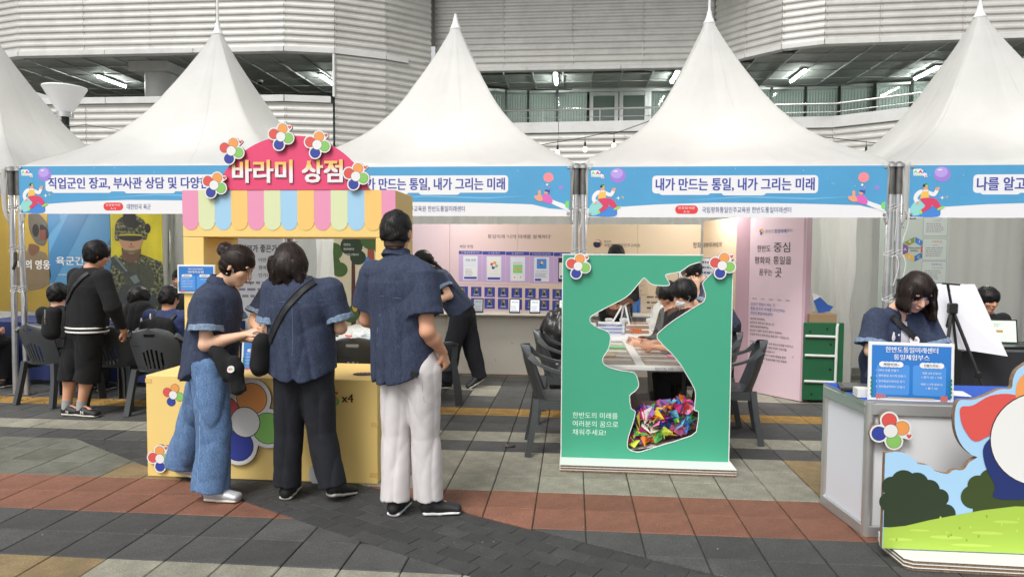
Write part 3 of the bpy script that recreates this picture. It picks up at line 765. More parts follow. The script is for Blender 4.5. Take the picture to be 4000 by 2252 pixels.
    for u in (.02, W-.02):
        for v in (.03, H-.02): mb.lathe([(.014, 0), (.011, .004), (.005, .004)], (x0+u, 6.88, z0+v), m_steel, 10) if False else mb.box((x0+u, 6.878, z0+v), (.026, .006, .026), m_steel, bev=.008)
    mb.build('grommets', t)
banner(-5.79, -3.05, 1.925, 2.425, '직업군인 장교, 부사관 상담 및 다양한 체험', 1.98, ('대한민국 육군', .26), 'A-14', 'blue title banner on the tent left of the shop booth', tu=.33, subu=.93, figures='left')
banner(-2.96, -.035, 1.905, 2.40, '내가 만드는 통일, 내가 그리는 미래', 1.48, ('국립평화통일민주교육원 한반도통일미래센터', .85), 'A-15', 'blue title banner half hidden by the shop booth, above the pink wall', figures='right', tu=.80, subu=.78)
banner(.135, 2.93, 1.895, 2.39, '내가 만드는 통일, 내가 그리는 미래', 1.48, ('국립평화통일민주교육원 한반도통일미래센터', .83), 'A-16', 'blue title banner shown complete above the green board')
banner(3.13, 5.9, 1.895, 2.39, '나를 알고 미래를 그리는', 1.1, ('', .1), None, 'blue title banner cut off by the right edge of the photo', figures='left', tu=.60)
# inner white valance cloth behind the banners
mb = MB(); mb.box((0, 9.5, 2.1), (9.0, .01, .45), m_curt); 
# string lights
m_wire = M('cable_black', (.012, .012, .012), .5)
m_bulb = M('lit_bulb', (1, .95, .85), .3, emit=(1, .80, .55), est=5)
def string(pts, bulbs, lab, lit=True):
    t = thing('string_light', lab, 'string lights', pts[0])
    mb = MB(); mb.tube(smooth_poly(pts, 4, False), .006, m_wire, 5); mb.build('cable', t)
    for x, z in bulbs:
        mb = MB(); mb.tube([(x, 10.2, z+.15), (x, 10.2, z+.07)], .004, m_wire, 5); mb.lathe([(.012, .0), (.016, .03), (.016, .06), (.008, .075)], (x, 10.2, z), m_wire, 10); p = mb.build('socket', t, smooth='angle')
        if lit:
            mb = MB(); mb.lathe([(.002, -.075), (.018, -.068), (.028, -.05), (.031, -.035), (.026, -.015), (.014, .002)], (x, 10.2, z), m_bulb, 14); mb.build('bulb', p, smooth=True)
string([(-.9, 10.2, 3.02), (-.42, 10.2, 3.119), (-.243, 10.2, 3.147), (.15, 10.2, 3.21), (.43, 10.2, 3.269), (.562, 10.2, 3.264), (.911, 10.2, 3.381), (1.3, 10.2, 3.52)], [(-.242, 3.03), (.152, 3.075), (.564, 3.12)], 'black cable with three lit round bulbs between the two middle tents')
string([(3.0, 10.2, 3.23), (3.477, 10.2, 3.185), (4.047, 10.2, 3.113), (4.5, 10.2, 3.07)], [(4.044, 2.98)], 'black cable with one unlit socket between the two right tents', lit=False)
# ================================================================ SHOP BOOTH
y_box = M('board_yellow', srgb('e9ca7c'), .6, var=.025, vs=2, bump=.03, bs=40); p_pink = M('stripe_pink', srgb('e093b2'), .5); p_green = M('stripe_green', srgb('d3dbae'), .5); p_bl = M('stripe_blue', srgb('9ec8e4'), .5); p_or = M('stripe_orange', srgb('ecc272'), .5)
p_sign = M('sign_crimson', srgb('de4672'), .5); p_wh = M('card_white', (.76, .76, .74), .5); p_board = M('honeycomb_edge', (.24, .16, .10), .9, var=.4, vs=120, stretch=(1, 1, .3)); p_gold = M('letter_gold', srgb('f0c46a'), .45); p_brown = M('letter_brown', srgb('45201c'), .45)
f_red = M('flower_red', srgb('d5544e'), .5); f_or = M('flower_orange', srgb('e79a55'), .5); f_gr = M('flower_green', srgb('86c062'), .5); f_na = M('flower_navy', srgb('33429a'), .5)
booth = thing('shop_booth', 'yellow cardboard shop booth with a crimson arched sign and striped awning', 'booth', (-2.09, 5.0, 0))
BX0, BX1 = -2.895, -1.283
def openbox(x0, x1, y0, y1, z0, z1, m, name, parent, bev=.004):
    mb = MB(); mb.box(((x0+x1)/2, (y0+y1)/2, (z0+z1)/2), (x1-x0, y1-y0, z1-z0), m, bev=bev); return mb.build(name, parent)
ct = openbox(BX0, BX1, 4.49, 4.955, 0, .697, y_box, 'counter', booth)
openbox(BX0, BX0+.16, 4.978, 5.52, 0, 1.645, y_box, 'left_post', booth)
openbox(BX1-.148, BX1, 4.978, 5.52, 0, 1.645, y_box, 'right_post', booth)
hd = openbox(BX0, BX1, 4.978, 5.52, 1.647, 1.99, y_box, 'header', booth)
openbox(BX0+.163, BX1-.15, 4.978, 5.2, 0, .69, y_box, 'back_ledge', booth)
m_tape = M('tape', srgb('dcbc70'), .25, coat=.3)
mb = MB()
for x in (-2.36, -1.82): mb.box((x, 4.4885, .35), (.003, .002, .69), M('board_joint', srgb('b39650'), .8))
for z, x in ((.66, BX0+.02), (.06, BX1-.03), (.4, BX1-.02)): mb.box((x, 4.4885, z), (.045, .002, .03), m_tape, ry=.05)
mb.box((BX0+.08, 4.977, 1.30), (.09, .002, .03), m_tape, ry=-.04); mb.build('tape_pieces', booth, kind='stuff')
# round hole on the counter top with striped contents
s = Sheet((-1.42, 4.70, .699), (1, 0, 0), (0, 0, 1), uy=(0, 1, 0)); s.ell(-.02, .0, .075, .07, M('hole_dark', (.05, .035, .025), .9), 1)
for k in range(9): s.rect(-.08+.014*k, .01+.012*(k % 2), -.076+.014*k, .055, p_wh if k % 2 else f_red, 2)
s.mb.build('hole', ct)
# awning scallops: each strip a raised panel
w = .1258; u = BX0; k = 0
seq = [p_pink, p_green, p_bl, p_or]
aw = thing('awning', None, None, (BX0, 4.978, 1.99)); aw.parent = booth; aw.location = Vector((BX0, 4.978, 1.99))-booth.location
while u < BX1-.01:
    e = min(u+w, BX1); ww = e-u; P = [(u, 1.99), (u, 1.74 if ww > .1 else 1.745)]
    if ww > .1:
        for q in range(9): a = PI+PI*q/8; P.append((u+w/2+w/2*math.cos(a)*.985, 1.757+w*.47*math.sin(a)))
    P += [(e, 1.74 if ww > .1 else 1.72), (e, 1.99)]
    mb = MB(); mb.prism([(x, z) for x, z in P], ((0, 4.976-.001*(k % 2), 0), (1, 0, 0), (0, 0, 1), (0, -1, 0)), .006, seq[k % 4], back=False); o = mb.build('scallop', aw)
    u += w; k += 1
# arched sign
P = [(-1.472+.0, 1.991)]
cx, cz, R_ = -2.05, 1.83, .56
P = []
for q in range(33):
    a = math.radians(17.6+144.8*q/32); P.append((cx+.602*math.cos(a), 1.83+.555*math.sin(a)))
P = [(-1.462, 1.992)]+P+[(-2.64, 1.992)]
sg = MB(); sg.prism(P, ((0, 4.972, 0), (1, 0, 0), (0, 0, 1), (0, -1, 0)), .03, p_sign, p_wh); sgo = sg.build('arched_sign', booth)
a_, F_ = glyphs('바라미 상점', 0.)
mn, mx = a_.min(0), a_.max(0); U0, U1, V0, V1 = -2.495, -1.672, 2.045, 2.205
sh = MB(); fr = MB(); bk = MB()
pos = lambda x, y: (U0+(x-mn[0])/(mx[0]-mn[0])*(U1-U0), V0+(y-mn[1])/(mx[1]-mn[1])*(V1-V0))
# letters stand proud of the sign: upper half gold, lower half white
from collections import Counter
ec = Counter()
for f in F_:
    for i in range(len(f)): ec[tuple(sorted((f[i], f[(i+1) % len(f)])))] += 1
A = [pos(x, y) for x, y in a_]
def letters(y, side, front):
    mb = MB(); V = [(x, y, z) for x, z in A]+[(x, 4.970, z) for x, z in A]; n = len(A)
    E_ = [e for e, c in ec.items() if c == 1]
    mb.add(V, [(i, j, n+j, n+i) for i, j in E_], side)
    for f in F_:
        z = sum(A[i][1] for i in f)/len(f); mb.add([(A[i][0], y, A[i][1]) for i in f], [tuple(range(len(f)))], front)
    return mb
m_grad = bpy.data.materials.new('letter_gradient'); m_grad.use_nodes = True; n_ = m_grad.node_tree.nodes; l_ = m_grad.node_tree.links
tc = n_.new('ShaderNodeTexCoord'); sx_ = n_.new('ShaderNodeSeparateXYZ'); cr = n_.new('ShaderNodeValToRGB'); l_.new(tc.outputs['Generated'], sx_.inputs[0]); l_.new(sx_.outputs['Z'], cr.inputs[0]); l_.new(cr.outputs[0], n_['Principled BSDF'].inputs['Base Color'])
cr.color_ramp.elements[0].position = .50; cr.color_ramp.elements[0].color = (.80, .80, .80, 1); cr.color_ramp.elements[1].position = .78; cr.color_ramp.elements[1].color = (.84, .52, .14, 1)
mbL = MB(); A0_ = A
for k, (dx, dy) in enumerate(((-.006, -.004), (.006, -.004), (-.006, .004), (.006, .004), (0, 0))):
    A = [(x+dx, y+dy) for x, y in A0_]; q = letters(4.9625-.0003*k, M('letter_side', srgb('8e2547'), .5), m_grad); b_ = len(mbL.v)  # side faces of the raised letters in a darker crimson
    mbL.v += q.v; mbL.f += [tuple(b_+i for i in f) for f in q.f]; mbL.mi += [mbL.mid(q.mats[i]) for i in q.mi]
mbL.build('lettering', sgo)

def flower(name, lab, c, n, r, rot=0., th=.018, dots=True, board=None, heart=True, parent=None, cat='plaque', group=None):
    """die-cut white card with a plain four-colour round flower; n: facing direction in plan"""
    n = Vector(n).normalized(); ux = Vector((-n.y, n.x, 0)).normalized(); c = Vector(c)
    o = thing(name, lab, cat, c, group)
    cs = [(-.62, .28), (.20, .68), (.66, -.16), (-.22, -.68)]; rr_ = .44
    cr_, sr_ = math.cos(rot), math.sin(rot); cs = [(x*cr_-y*sr_, x*sr_+y*cr_) for x, y in cs]
    cols = [f_red, f_or, f_gr, f_na]
    # outline = polar hull of the circles
    hp = (.86*cr_-.78*sr_*1, .86*sr_+.78*cr_)
    circ = [(x, y, rr_+.13) for x, y in cs]+[(0, 0, .55)]+([(hp[0]*.98, hp[1]*.98, .24)] if heart else [])
    P = []
    for k in range(72):
        a = 2*PI*k/72; dx, dy = math.cos(a), math.sin(a); best = 0
        for x, y, q in circ:
            b_ = x*dx+y*dy; dd = q*q-(x*x+y*y-b_*b_)
            if dd > 0: best = max(best, b_+math.sqrt(dd))
        P.append((dx*best*r, dy*best*r))
    mb = MB(); mb.prism(P, (c, ux, (0, 0, 1), n), th, p_wh, p_board); mb.build('board', o)
    s = Sheet(c, ux, n)
    for (x, y), mm in zip(cs, cols): s.ell(x*r, y*r, (rr_+.02)*r, (rr_+.02)*r, b_black, 1); s.ell(x*r, y*r, rr_*r, rr_*r, mm, 2)
    s.ell(0, 0, .45*r, .45*r, b_black, 3); s.ell(0, 0, .425*r, .425*r, p_wh, 4)
    if heart:
        hx, hy = hp[0]*r, hp[1]*r; q = .16*r
        s.poly([(hx, hy-q), (hx-q, hy+.2*q), (hx-.8*q, hy+.8*q), (hx-.3*q, hy+.8*q), (hx, hy+.4*q), (hx+.3*q, hy+.8*q), (hx+.8*q, hy+.8*q), (hx+q, hy+.2*q)], f_red, 2)
    s.mb.build('print', o)
    return o
GF = 'die-cut flower plaques'
for (x, z, r_, ro, lab) in [(-2.63, 2.025, .082, -.15, 'flower plaque at the lower left corner of the crimson arch sign'), (-2.495, 2.273, .082, 0, 'flower plaque on the upper left rim of the crimson arch sign'), (-2.12, 2.372, .082, .05, 'topmost flower plaque above the letters of the crimson arch sign'), (-1.85, 2.312, .082, .05, 'flower plaque on the upper right rim of the crimson arch sign'), (-1.565, 2.085, .082, 0, 'flower plaque at the lower right corner of the crimson arch sign')]:
    flower('flower_plaque', lab, (x, 4.945, z), (0, -1, 0), r_, ro, group=GF)
# printed flowers on the counter front, big plaque standing before it
s = Sheet((0, 4.489, 0), (1, 0, 0), (0, -1, 0))
def flat_flower(s, u, v, r, L=1):
    cs = [(-.62, .28), (.20, .68), (.66, -.16), (-.22, -.68)]
    for (x, y), mm in zip(cs, [f_red, f_or, f_gr, f_na]): s.ell(u+x*r, v+y*r, .46*r, .46*r, b_black, L); s.ell(u+x*r, v+y*r, .43*r, .43*r, mm, L+1)
    s.ell(u, v, .45*r, .45*r, b_black, L+2); s.ell(u, v, .42*r, .42*r, p_wh, L+3)
flat_flower(s, -2.70, .565, .068); flat_flower(s, -1.62, .56, .068)
def flat_heart(s, hx, hy, q, m, L=2): s.poly([(hx, hy-q), (hx-q, hy+.2*q), (hx-.8*q, hy+.8*q), (hx-.3*q, hy+.8*q), (hx, hy+.4*q), (hx+.3*q, hy+.8*q), (hx+.8*q, hy+.8*q), (hx+q, hy+.2*q)], m, L)
flat_heart(s, -1.56, .605, .012, f_red)
s.text('x4', -1.525, .545, .056, p_brown, 2, bold=.04)
s.mb.build('print', ct)
flower('flower_plaque', 'flower plaque low on the left of the yellow counter front', (-2.79, 4.468, .13), (0, -1, 0), .075, .3, group=GF)
flower('flower_plaque', 'big grey-white flower cutout in the middle of the yellow counter front', (-2.18, 4.462, .40), (0, -1, 0), .235, .0, th=.022, heart=False, group=GF)
def blob_board(name, lab, cat, pts, fr, th, m, side):
    mb = MB(); mb.prism(smooth_poly(pts, 4), fr, th, m, side); o = mb.build(name); tag(o, lab, cat); return o
blob_board('blank_cutout', 'small pale cutout on the counter front behind the dark-trousered leg', 'plaque', [(-1.72, .0), (-1.74, .10), (-1.68, .14), (-1.66, .30), (-1.60, .33), (-1.57, .24), (-1.56, .12), (-1.52, .08), (-1.53, .0)], ((0, 4.466, 0), (1, 0, 0), (0, 0, 1), (0, -1, 0)), .02, M('card_grey', (.55, .56, .58), .6), p_board)
# ---------------------------------------------------------------- blue info cards
i_blue = M('card_blue', srgb('2f77c4'), .25, coat=.4); i_blue2 = M('card_blue_light', srgb('4c8fd8'), .3); i_sand = M('card_sand', srgb('e2b763'), .4); i_coral = M('card_coral', srgb('cf6a62'), .4); i_weed = M('card_weed', srgb('1f7d7c'), .4); m_ac = M('clear_acrylic', (.9, .92, .93), .05, trans=.9, alpha=.35)
def card(lab, c, w, h, n, tilt, t1, t2, left, right, lean=.0, t1h=.07, group='blue info cards'):
    """c = lower centre; n plan direction it faces"""
    n = Vector(n).normalized(); ux = Vector((-n.y, n.x, 0)); up = (Vector((0, 0, 1))*math.cos(tilt)-n*math.sin(tilt)); nn = (n*math.cos(tilt)+Vector((0, 0, 1))*math.sin(tilt))
    ux = (ux*math.cos(lean)+up*math.sin(lean)).normalized(); up = nn.cross(ux)
    c = Vector(c); o = thing('info_card', lab, 'info card', c, group)
    mb = MB(); mb.prism([(-w/2, 0), (w/2, 0), (w/2, h), (-w/2, h)], (c, ux, up, nn), .003, p_wh); mb.build('sheet', o)
    s = Sheet(c, ux, nn, uy=up, step=.0009); b = .012*w/.4
    s.rect(-w/2+b, b, w/2-b, h-b, i_blue, 1)
    s.rrect(-w/2+3*b, h*.10, -w*.02, h*.62, w*.03, i_blue2, 2); s.rrect(w*.02, h*.10, w/2-3*b, h*.62, w*.03, i_blue2, 2)
    s.poly([(-w*.3, b), (w*.3, b), (w*.26, h*.055), (-w*.26, h*.055)], i_sand, 3)
    for q in range(4): s.ell(-w*.40+q*.03*w, b+h*.03, w*.012, h*(.06-.01*q), i_coral, 3); s.ell(w*.36+q*.02*w, b+h*.02, w*.012, h*.05, i_coral, 3)
    for q in range(5): s.ell(-w*.465, h*(.10+.07*q), w*.018, h*.03, i_weed, 3, rot=.5*(-1)**q); s.ell(w*.465, h*(.10+.07*q), w*.018, h*.03, i_weed, 3, rot=.5*(-1)**q)
    if t1: s.text(t1, 0, h*.835, h*t1h, b_white, 4, w=w*.62 if t1h > .08 else w*.4, al='c', bold=.03)
    s.text(t2, 0, h*.71, h*.095, b_white, 4, w=w*.42, al='c', bold=.035)
    for cx_, tx in ((-w*.24, '체험하면~'), (w*.24, '선물드려요~')):
        for q in range(-2, 3): s.ell(cx_+q*w*.05, h*.625, w*.045, h*.05, b_white, 4+abs(q)*.2)
        s.text(tx, cx_, h*.60, h*.05, b_black, 6, w=w*.19, al='c', bold=.02)
    for q, tx in enumerate(left): s.text(tx, -w*.42, h*(.50-.095*q), h*.042, b_white, 4, bold=.015)
    for q, tx in enumerate(right): s.text(tx, w*.24, h*(.47-.07*q-(.05 if q > 1 else 0)), h*.042, b_white, 4, al='c', bold=.015)
    s.mb.build('print', o)
    mb = MB(); mb.prism([(-w/2-.004, -.004), (w/2+.004, -.004), (w/2+.004, h+.004), (-w/2-.004, h+.004)], (c-nn*.004, ux, up, nn), .002, M('acrylic_back', (.75, .78, .8), .15, coat=.5)); mb.build('backing', o)
    return o
LL = ['1. DMZ 동물 만들기', '2. 평화통일 종이학 만들기', '3. 평화통일미래직업 찾기', '4. 평화통일캐릭터 만들기']
RR = ['체험 4개 완료시!', '> 뽑기 1번 + 가방', '체험 1~3개 완료시!', '> 뽑기 1번']
card('blue info card fixed to the left post of the yellow booth', (-2.785, 4.955, 1.232), .285, .205, (0, -1, 0), .0, '한반도통일미래센터', '바라미상점', LL, ['체험 4개 완료시!'], t1h=.06)
card('blue info card standing on the yellow counter between the two women', (-2.16, 4.72, .70), .34, .23, (0, -1, 0), .12, '한반도통일미래센터', '바라미상점', LL, ['체험 4개 완료시!'])
card('large blue info card standing on the grey counter in front of the woman', (1.83, 3.93, .752), .435, .312, (-.02, -1, 0), .06, '한반도통일미래센터', '통일체험부스', LL, RR, lean=-.012, t1h=.10)

# ================================================================ GREEN DISPLAY BOARD
g_green = M('board_green', srgb('41a07f'), .5, var=.02, vs=2); g_white = M('board_white', (.76, .78, .75), .5)
gb = thing('map_display_board', 'green board with a peninsula-shaped clear window holding paper cranes', 'display board', (.53, 5.0, 0))
mp = [(.92, 1.529), (.901, 1.485), (.824, 1.462), (.76, 1.415), (.669, 1.397), (.659, 1.378), (.686, 1.331), (.671, 1.314), (.593, 1.317), (.549, 1.33), (.513, 1.366), (.487, 1.352), (.41, 1.256), (.345, 1.208), (.253, 1.16), (.147, 1.099), (.124, 1.071), (.135, 1.038), (.188, 1.005), (.255, .979), (.273, .933), (.259, .852), (.224, .797), (.221, .757), (.258, .724), (.352, .699), (.444, .687), (.471, .64), (.479, .587), (.446, .545), (.416, .518), (.428, .423), (.459, .404), (.437, .302), (.411, .219), (.406, .138), (.453, .112), (.506, .113), (.611, .151), (.859, .239), (.897, .301), (.906, .415), (.876, .424), (.883, .515), (.873, .582), (.812, .688), (.772, .754), (.705, .833), (.605, .938), (.63, .992), (.727, 1.073), (.881, 1.175), (.93, 1.208), (.938, 1.261), (.917, 1.327), (.936, 1.36), (.993, 1.42), (1.06, 1.528)]
sm = smooth_poly(mp[1:-1], 2, False)
outl = [(-.073, .055), (1.123, .055), (1.123, 1.528), (1.06, 1.529)]+sm[::-1]+[(.92, 1.529), (-.073, 1.529)]
FR = lambda y: ((0, y, 0), (1, 0, 0), (0, 0, 1), (0, -1, 0))
mb = MB(); mb.prism(outl, FR(5.060), .012, g_green, g_white); fp = mb.build('front_panel', gb)
for nm, c, d in (('back_rail', (.525, 5.238, 1.45), (1.19, .01, .15)), ('back_rail', (.525, 5.238, .07), (1.19, .01, .05)), ('back_stile', (-.03, 5.238, .76), (.08, .01, 1.22)), ('back_stile', (1.085, 5.238, .76), (.07, .01, 1.22))):
    if c[2] > 1.4: c = (.30, 5.238, 1.49); d = (.74, .01, .07)
    mb = MB(); mb.box(c, d, g_white); mb.build(nm, gb)
for (x0_, x1_, z0_, z1_, nm) in ((-.079, -.071, .055, 1.532, 'side_panel'), (1.121, 1.129, .055, 1.53, 'side_panel')):
    mb = MB(); mb.box(((x0_+x1_)/2, 5.153, (z0_+z1_)/2), (x1_-x0_, .188, z1_-z0_), g_white, bev=.002); mb.build(nm, gb)
mb = MB(); mb.box((.42, 5.153, 1.5345), (1.0, .19, .008), g_white); mb.build('top_panel', gb)
for k in range(3):
    mb = MB(); mb.box((.529, 5.145, .009+.017*k), (1.21, .52, .013), p_board); mb.box((.529, 5.145, .017+.017*k), (1.222, .532, .0025), g_white, bev=.001); mb.build('base_layer', gb)
mb = MB(); mb.box((.529, 5.145, .0525), (1.222, .532, .003), g_white); mb.build('base_top', gb)
m_film = M('clear_film', (.95, .97, .97), .06, trans=1., alpha=.16, spec=.6)
mb = MB(); V = []; F = []
for y in (5.078,):
    for i in range(21):
        for j in range(25):
            x = .10+.95*i/20; z = .10+1.42*j/24; V.append((x, y+.004*math.sin(i*1.3+j*.7)+.003*math.sin(j*2.1), z))
for i in range(20):
    for j in range(24): F.append((i*25+j, (i+1)*25+j, (i+1)*25+j+1, i*25+j+1))
mb.add(V, F, m_film); mb.build('clear_window', gb, smooth=True)
s = Sheet((0, 5.060, 0), (1, 0, 0), (0, -1, 0))
m_mint = M('print_mint', srgb('d6efe0'), .5)
for q, (tx, w_) in enumerate((('한반도의 미래를', .325), ('여러분의 꿈으로', .33), ('채워주세요!', .24))): s.text(tx, .007, .345-.062*q, .045, m_mint, 2, w=w_, bold=-.012)
g_out = [(mp[i][0], mp[i][1]) for i in range(1, len(mp)-1)]
s.mb.build('print', fp)
# pale cut edge of the window
mb = MB(); mb.tube([(x, 5.0585, z) for x, z in sm], .0032, g_white, 5); mb.build('cut_edge', fp)
flower('flower_plaque', 'flower plaque at the top left corner of the green board', (.035, 5.03, 1.45), (0, -1, 0), .075, .05, group=GF)
flower('flower_plaque', 'flower plaque at the top right corner of the green board', (1.045, 5.03, 1.462), (0, -1, 0), .077, .05, group=GF)
# plain soft shapes standing in for the printed figures are left out; paper cranes fill the bottom of the window
cr_cols = [M('paper_%d' % i, srgb(c), .6) for i, c in enumerate(['d83a34', 'e88b3a', 'f0d43c', '4aa04c', '3f7fd0', '2a3f9a', 'e57fb8', 'd43a8a', '9a6cc0', 'f2f0ea', '58b8d8', 'c8d848', '8a4a30'])]
m_c = []
def crane_mesh(m):
    P = [(0, 0, 0), (.062, .006, .022), (-.062, .006, .022), (0, .010, .026), (.004, -.040, .050), (.0, .052, .052), (.0, -.008, -.010), (.006, -.058, .036)]
    F = [(0, 1, 3), (0, 3, 2), (0, 6, 1), (0, 2, 6), (3, 1, 5), (2, 3, 5), (0, 4, 3), (4, 7, 3), (0, 5, 3)]
    me = bpy.data.meshes.new('paper_crane'); me.from_pydata(P, [], F); me.materials.append(m); return me
cms = [crane_mesh(m) for m in cr_cols]
def inside(x, z):
    c = False; n = len(mp)
    for i in range(n):
        (x1, z1), (x2, z2) = mp[i], mp[i-1]
        if (z1 > z) != (z2 > z) and x < (x2-x1)*(z-z1)/(z2-z1)+x1: c = not c
    return c
rr = random.Random(3); cnt = 0
GC = 'paper cranes piled in the window of the green board'
pts_ = []
tries = 0
while cnt < 150 and tries < 9000:
    tries += 1
    x = rr.uniform(.40, .91); top = .43+.05*math.sin(x*9); z = .125+rr.random()*(top-.11)
    if rr.random() < .02 and x < .6: z = rr.uniform(.45, .55)
    if not (inside(x, z) and inside(x, z-.03) and inside(x-.038, z) and inside(x+.038, z) and inside(x-.03, z-.02)): continue
    y = rr.uniform(5.096, 5.20)
    if any((x-a)**2+(z-b)**2+(y-c)**2 < .026**2 for a, b, c in pts_): continue
    pts_.append((x, z, y)); k = rr.randrange(len(cms))
    o = link('paper_crane', cms[k]); o.location = (x, y, z); o.rotation_euler = (rr.uniform(-1.6, 1.6), rr.uniform(-1.2, 1.2), rr.uniform(0, 6.3)); sc = rr.uniform(.75, 1.15); o.scale = (sc, sc, sc)
    names = ['red', 'orange', 'yellow', 'green', 'blue', 'navy', 'pink', 'magenta', 'violet', 'white', 'sky blue', 'lime', 'brown']
    tag(o, 'folded %s paper crane, %s of the pile behind the clear window' % (names[k], ('bottom', 'lower part', 'middle', 'top')[min(3, int((z-.12)/.085))]+' '+('left', 'centre', 'right')[min(2, int((x-.40)/.17))]), 'paper crane', GC); cnt += 1
mb = MB(); mb.add([(.36, 5.22, .09), (.92, 5.22, .09), (.92, 5.22, .44), (.36, 5.22, .46)], [(0, 1, 2, 3)], M('crane_backing', (.10, .06, .05), .8)); mb.add([(.38, 5.08, .105), (.92, 5.08, .2), (.92, 5.22, .2), (.38, 5.22, .105)], [(0, 1, 2, 3)], g_white); mb.build('pile_tray', gb)

# ================================================================ GREY COUNTER AND CUTOUT (right)
rc = thing('reception_counter', 'grey aluminium-framed reception counter with a blue cloth top', 'counter', (2.4, 4.15, 0))
m_pan = M('counter_panel', (.70, .71, .73), .5, var=.02, vs=3); m_panw = M('counter_panel_white', (.74, .75, .82), .45)
m_fr = M('counter_frame', (.50, .51, .51), .35, .6)
A0 = Vector((1.625, 3.94)); A1 = Vector((1.57, 4.42)); B0 = Vector((3.4, 3.90)); B1 = Vector((3.4, 4.40))
def quad_panel(p, q, z0, z1, th, m, name, par):
    t = (q-p).normalized(); nn = Vector((t.y, -t.x)); c = (p+q)/2
    mb = MB(); mb.box((c.x, c.y, (z0+z1)/2), ((q-p).length, th, z1-z0), m, rz=math.atan2(t.y, t.x), bev=.003); return mb.build(name, par)
quad_panel(A0, B0, .04, .70, .02, m_pan, 'front_panel', rc)
quad_panel(A1, A0, .05, .70, .014, m_panw, 'side_panel', rc)
for z in (.03, .705):
    quad_panel(A0-Vector((0, .012)), B0-Vector((0, .012)), z-.03, z+.03, .035, m_fr, 'rail', rc); quad_panel(A1-Vector((.012, 0)), A0-Vector((.012, 0)), z-.03, z+.03, .035, m_fr, 'rail', rc)
for p in (A0, A1, B0):
    mb = MB(); mb.tube([(p.x, p.y, 0), (p.x, p.y, .74)], .028, m_alu, 12); mb.build('post', rc, smooth='angle')
mb = MB(); P = [(1.59, 3.93), (3.4, 3.88), (3.4, 4.45), (1.55, 4.44)]; mb.prism(P, ((0, 0, .752), (1, 0, 0), (0, 1, 0), (0, 0, 1)), .008, M('blue_cloth', srgb('1d52b8'), .8, bump=.2, bs=80), m_fr); mb.build('top', rc)
mb = MB(); mb.prism([(x, y) for x, y in P], ((0, 0, .743), (1, 0, 0), (0, 1, 0), (0, 0, 1)), .02, m_fr); mb.build('top_frame', rc)
# things on the counter
mb = MB(); mb.box((1.72, 4.22, .765), (.30, .21, .018), M('laptop_black', (.02, .02, .022), .35), rz=-.25, bev=.004); mb.box((1.72, 4.22, .7755), (.26, .17, .003), M('slate_pad', (.09, .09, .09), .3), rz=-.25); tag(mb.build('closed_tablet'), 'thin black flat case lying on the blue counter top', 'tablet')
mb = MB()
for k in range(9): mb.box((1.64+.001*(k % 3), 4.03, .757+.005*k), (.12, .09, .0046), p_wh, rz=-.1+.01*(k % 2))
tag(mb.build('leaflet_stack'), 'small stack of white leaflets left of the large blue card', 'leaflets')
mb = MB(); mb.box((2.13, 4.16, .7575), (.21, .15, .004), p_wh, rz=-.2); tag(mb.build('paper_sheet'), 'loose white sheets on the blue counter top behind the cutout', 'paper')
flower('flower_plaque', 'flower plaque on the grey counter front above the printed meadow', (1.705, 3.87, .60), (0, -1, 0), .085, -1.0, th=.02, group=GF)
# meadow cutout with its base
cu = thing('meadow_cutout', 'cut-out meadow scene board with sky, bushes and big colour shapes before the grey counter', 'cutout board', (2.2, 3.62, 0))
sky_c = M('print_sky', srgb('a5cdec'), .5); bush = M('print_bush', srgb('2c3a26'), .5); bush2 = M('print_bush_mid', srgb('3a4a22'), .5); grass1 = M('print_grass', srgb('a6c54c'), .5); grass2 = M('print_grass_light', srgb('b8d35c'), .5); grass3 = M('print_grass_dark', srgb('86a83c'), .5)
pt = [(1.572, .06), (1.573, .547), (1.621, .556), (1.672, .549), (1.716, .516), (1.733, .498), (1.784, .491), (1.814, .465), (1.874, .451), (1.903, .473), (1.949, .474), (1.977, .515), (2.013, .539), (1.985, .552), (1.94, .594), (1.909, .656), (1.898, .727), (1.904, .798), (1.924, .825), (1.974, .826), (2.031, .845), (2.104, .882), (2.158, .888), (2.164, .928), (2.18, .975), (2.22, 1.01), (2.30, 1.06), (2.42, 1.08), (2.55, 1.05), (2.65, .98), (2.70, .86), (2.90, .82), (2.98, .72), (2.9, .58), (2.8, .5), (3.1, .45), (3.1, .06)]
fc = ((0, 3.62, 0), (1, 0, 0), (0, 0, 1), (0, -1, 0))
mb = MB(); mb.prism([pt[0]]+smooth_poly(pt[1:-1], 3, False)+[pt[-1]], fc, .03, sky_c, p_board); mb.build('board', cu)
s = Sheet((0, 3.62, 0), (1, 0, 0), (0, -1, 0))
hill = [(1.575, .165), (1.68, .18), (1.80, .215), (1.90, .24), (2.05, .275), (2.2, .30), (2.4, .30), (3.09, .28)]
s.poly([(1.575, .062)]+[(3.09, .062)]+hill[::-1], grass1, 3)
r2 = random.Random(2)
for cx_, cz_, r_ in [(1.61, .38, .05), (1.665, .405, .06), (1.73, .40, .055), (1.79, .37, .05), (1.84, .33, .045), (1.60, .30, .05), (1.70, .30, .09), (1.80, .28, .07), (1.87, .25, .05), (2.02, .40, .05), (2.08, .43, .055), (2.15, .45, .06), (2.10, .34, .09), (2.0, .34, .06)]: s.ell(cx_, cz_, r_, r_, bush if cx_ < 1.95 else bush2, 2)
s.rect(1.575, .17, 1.84, .31, bush, 2); s.rect(2.0, .25, 2.5, .40, bush2, 2)
for (a, b, c_, d) in ((1.60, .11, .12, .008), (1.80, .13, .16, .010), (1.70, .16, .10, .006), (2.0, .16, .15, .009), (1.9, .095, .2, .008), (2.1, .22, .12, .008)): s.ell(a+c_/2, b, c_/2, d, grass2, 4)
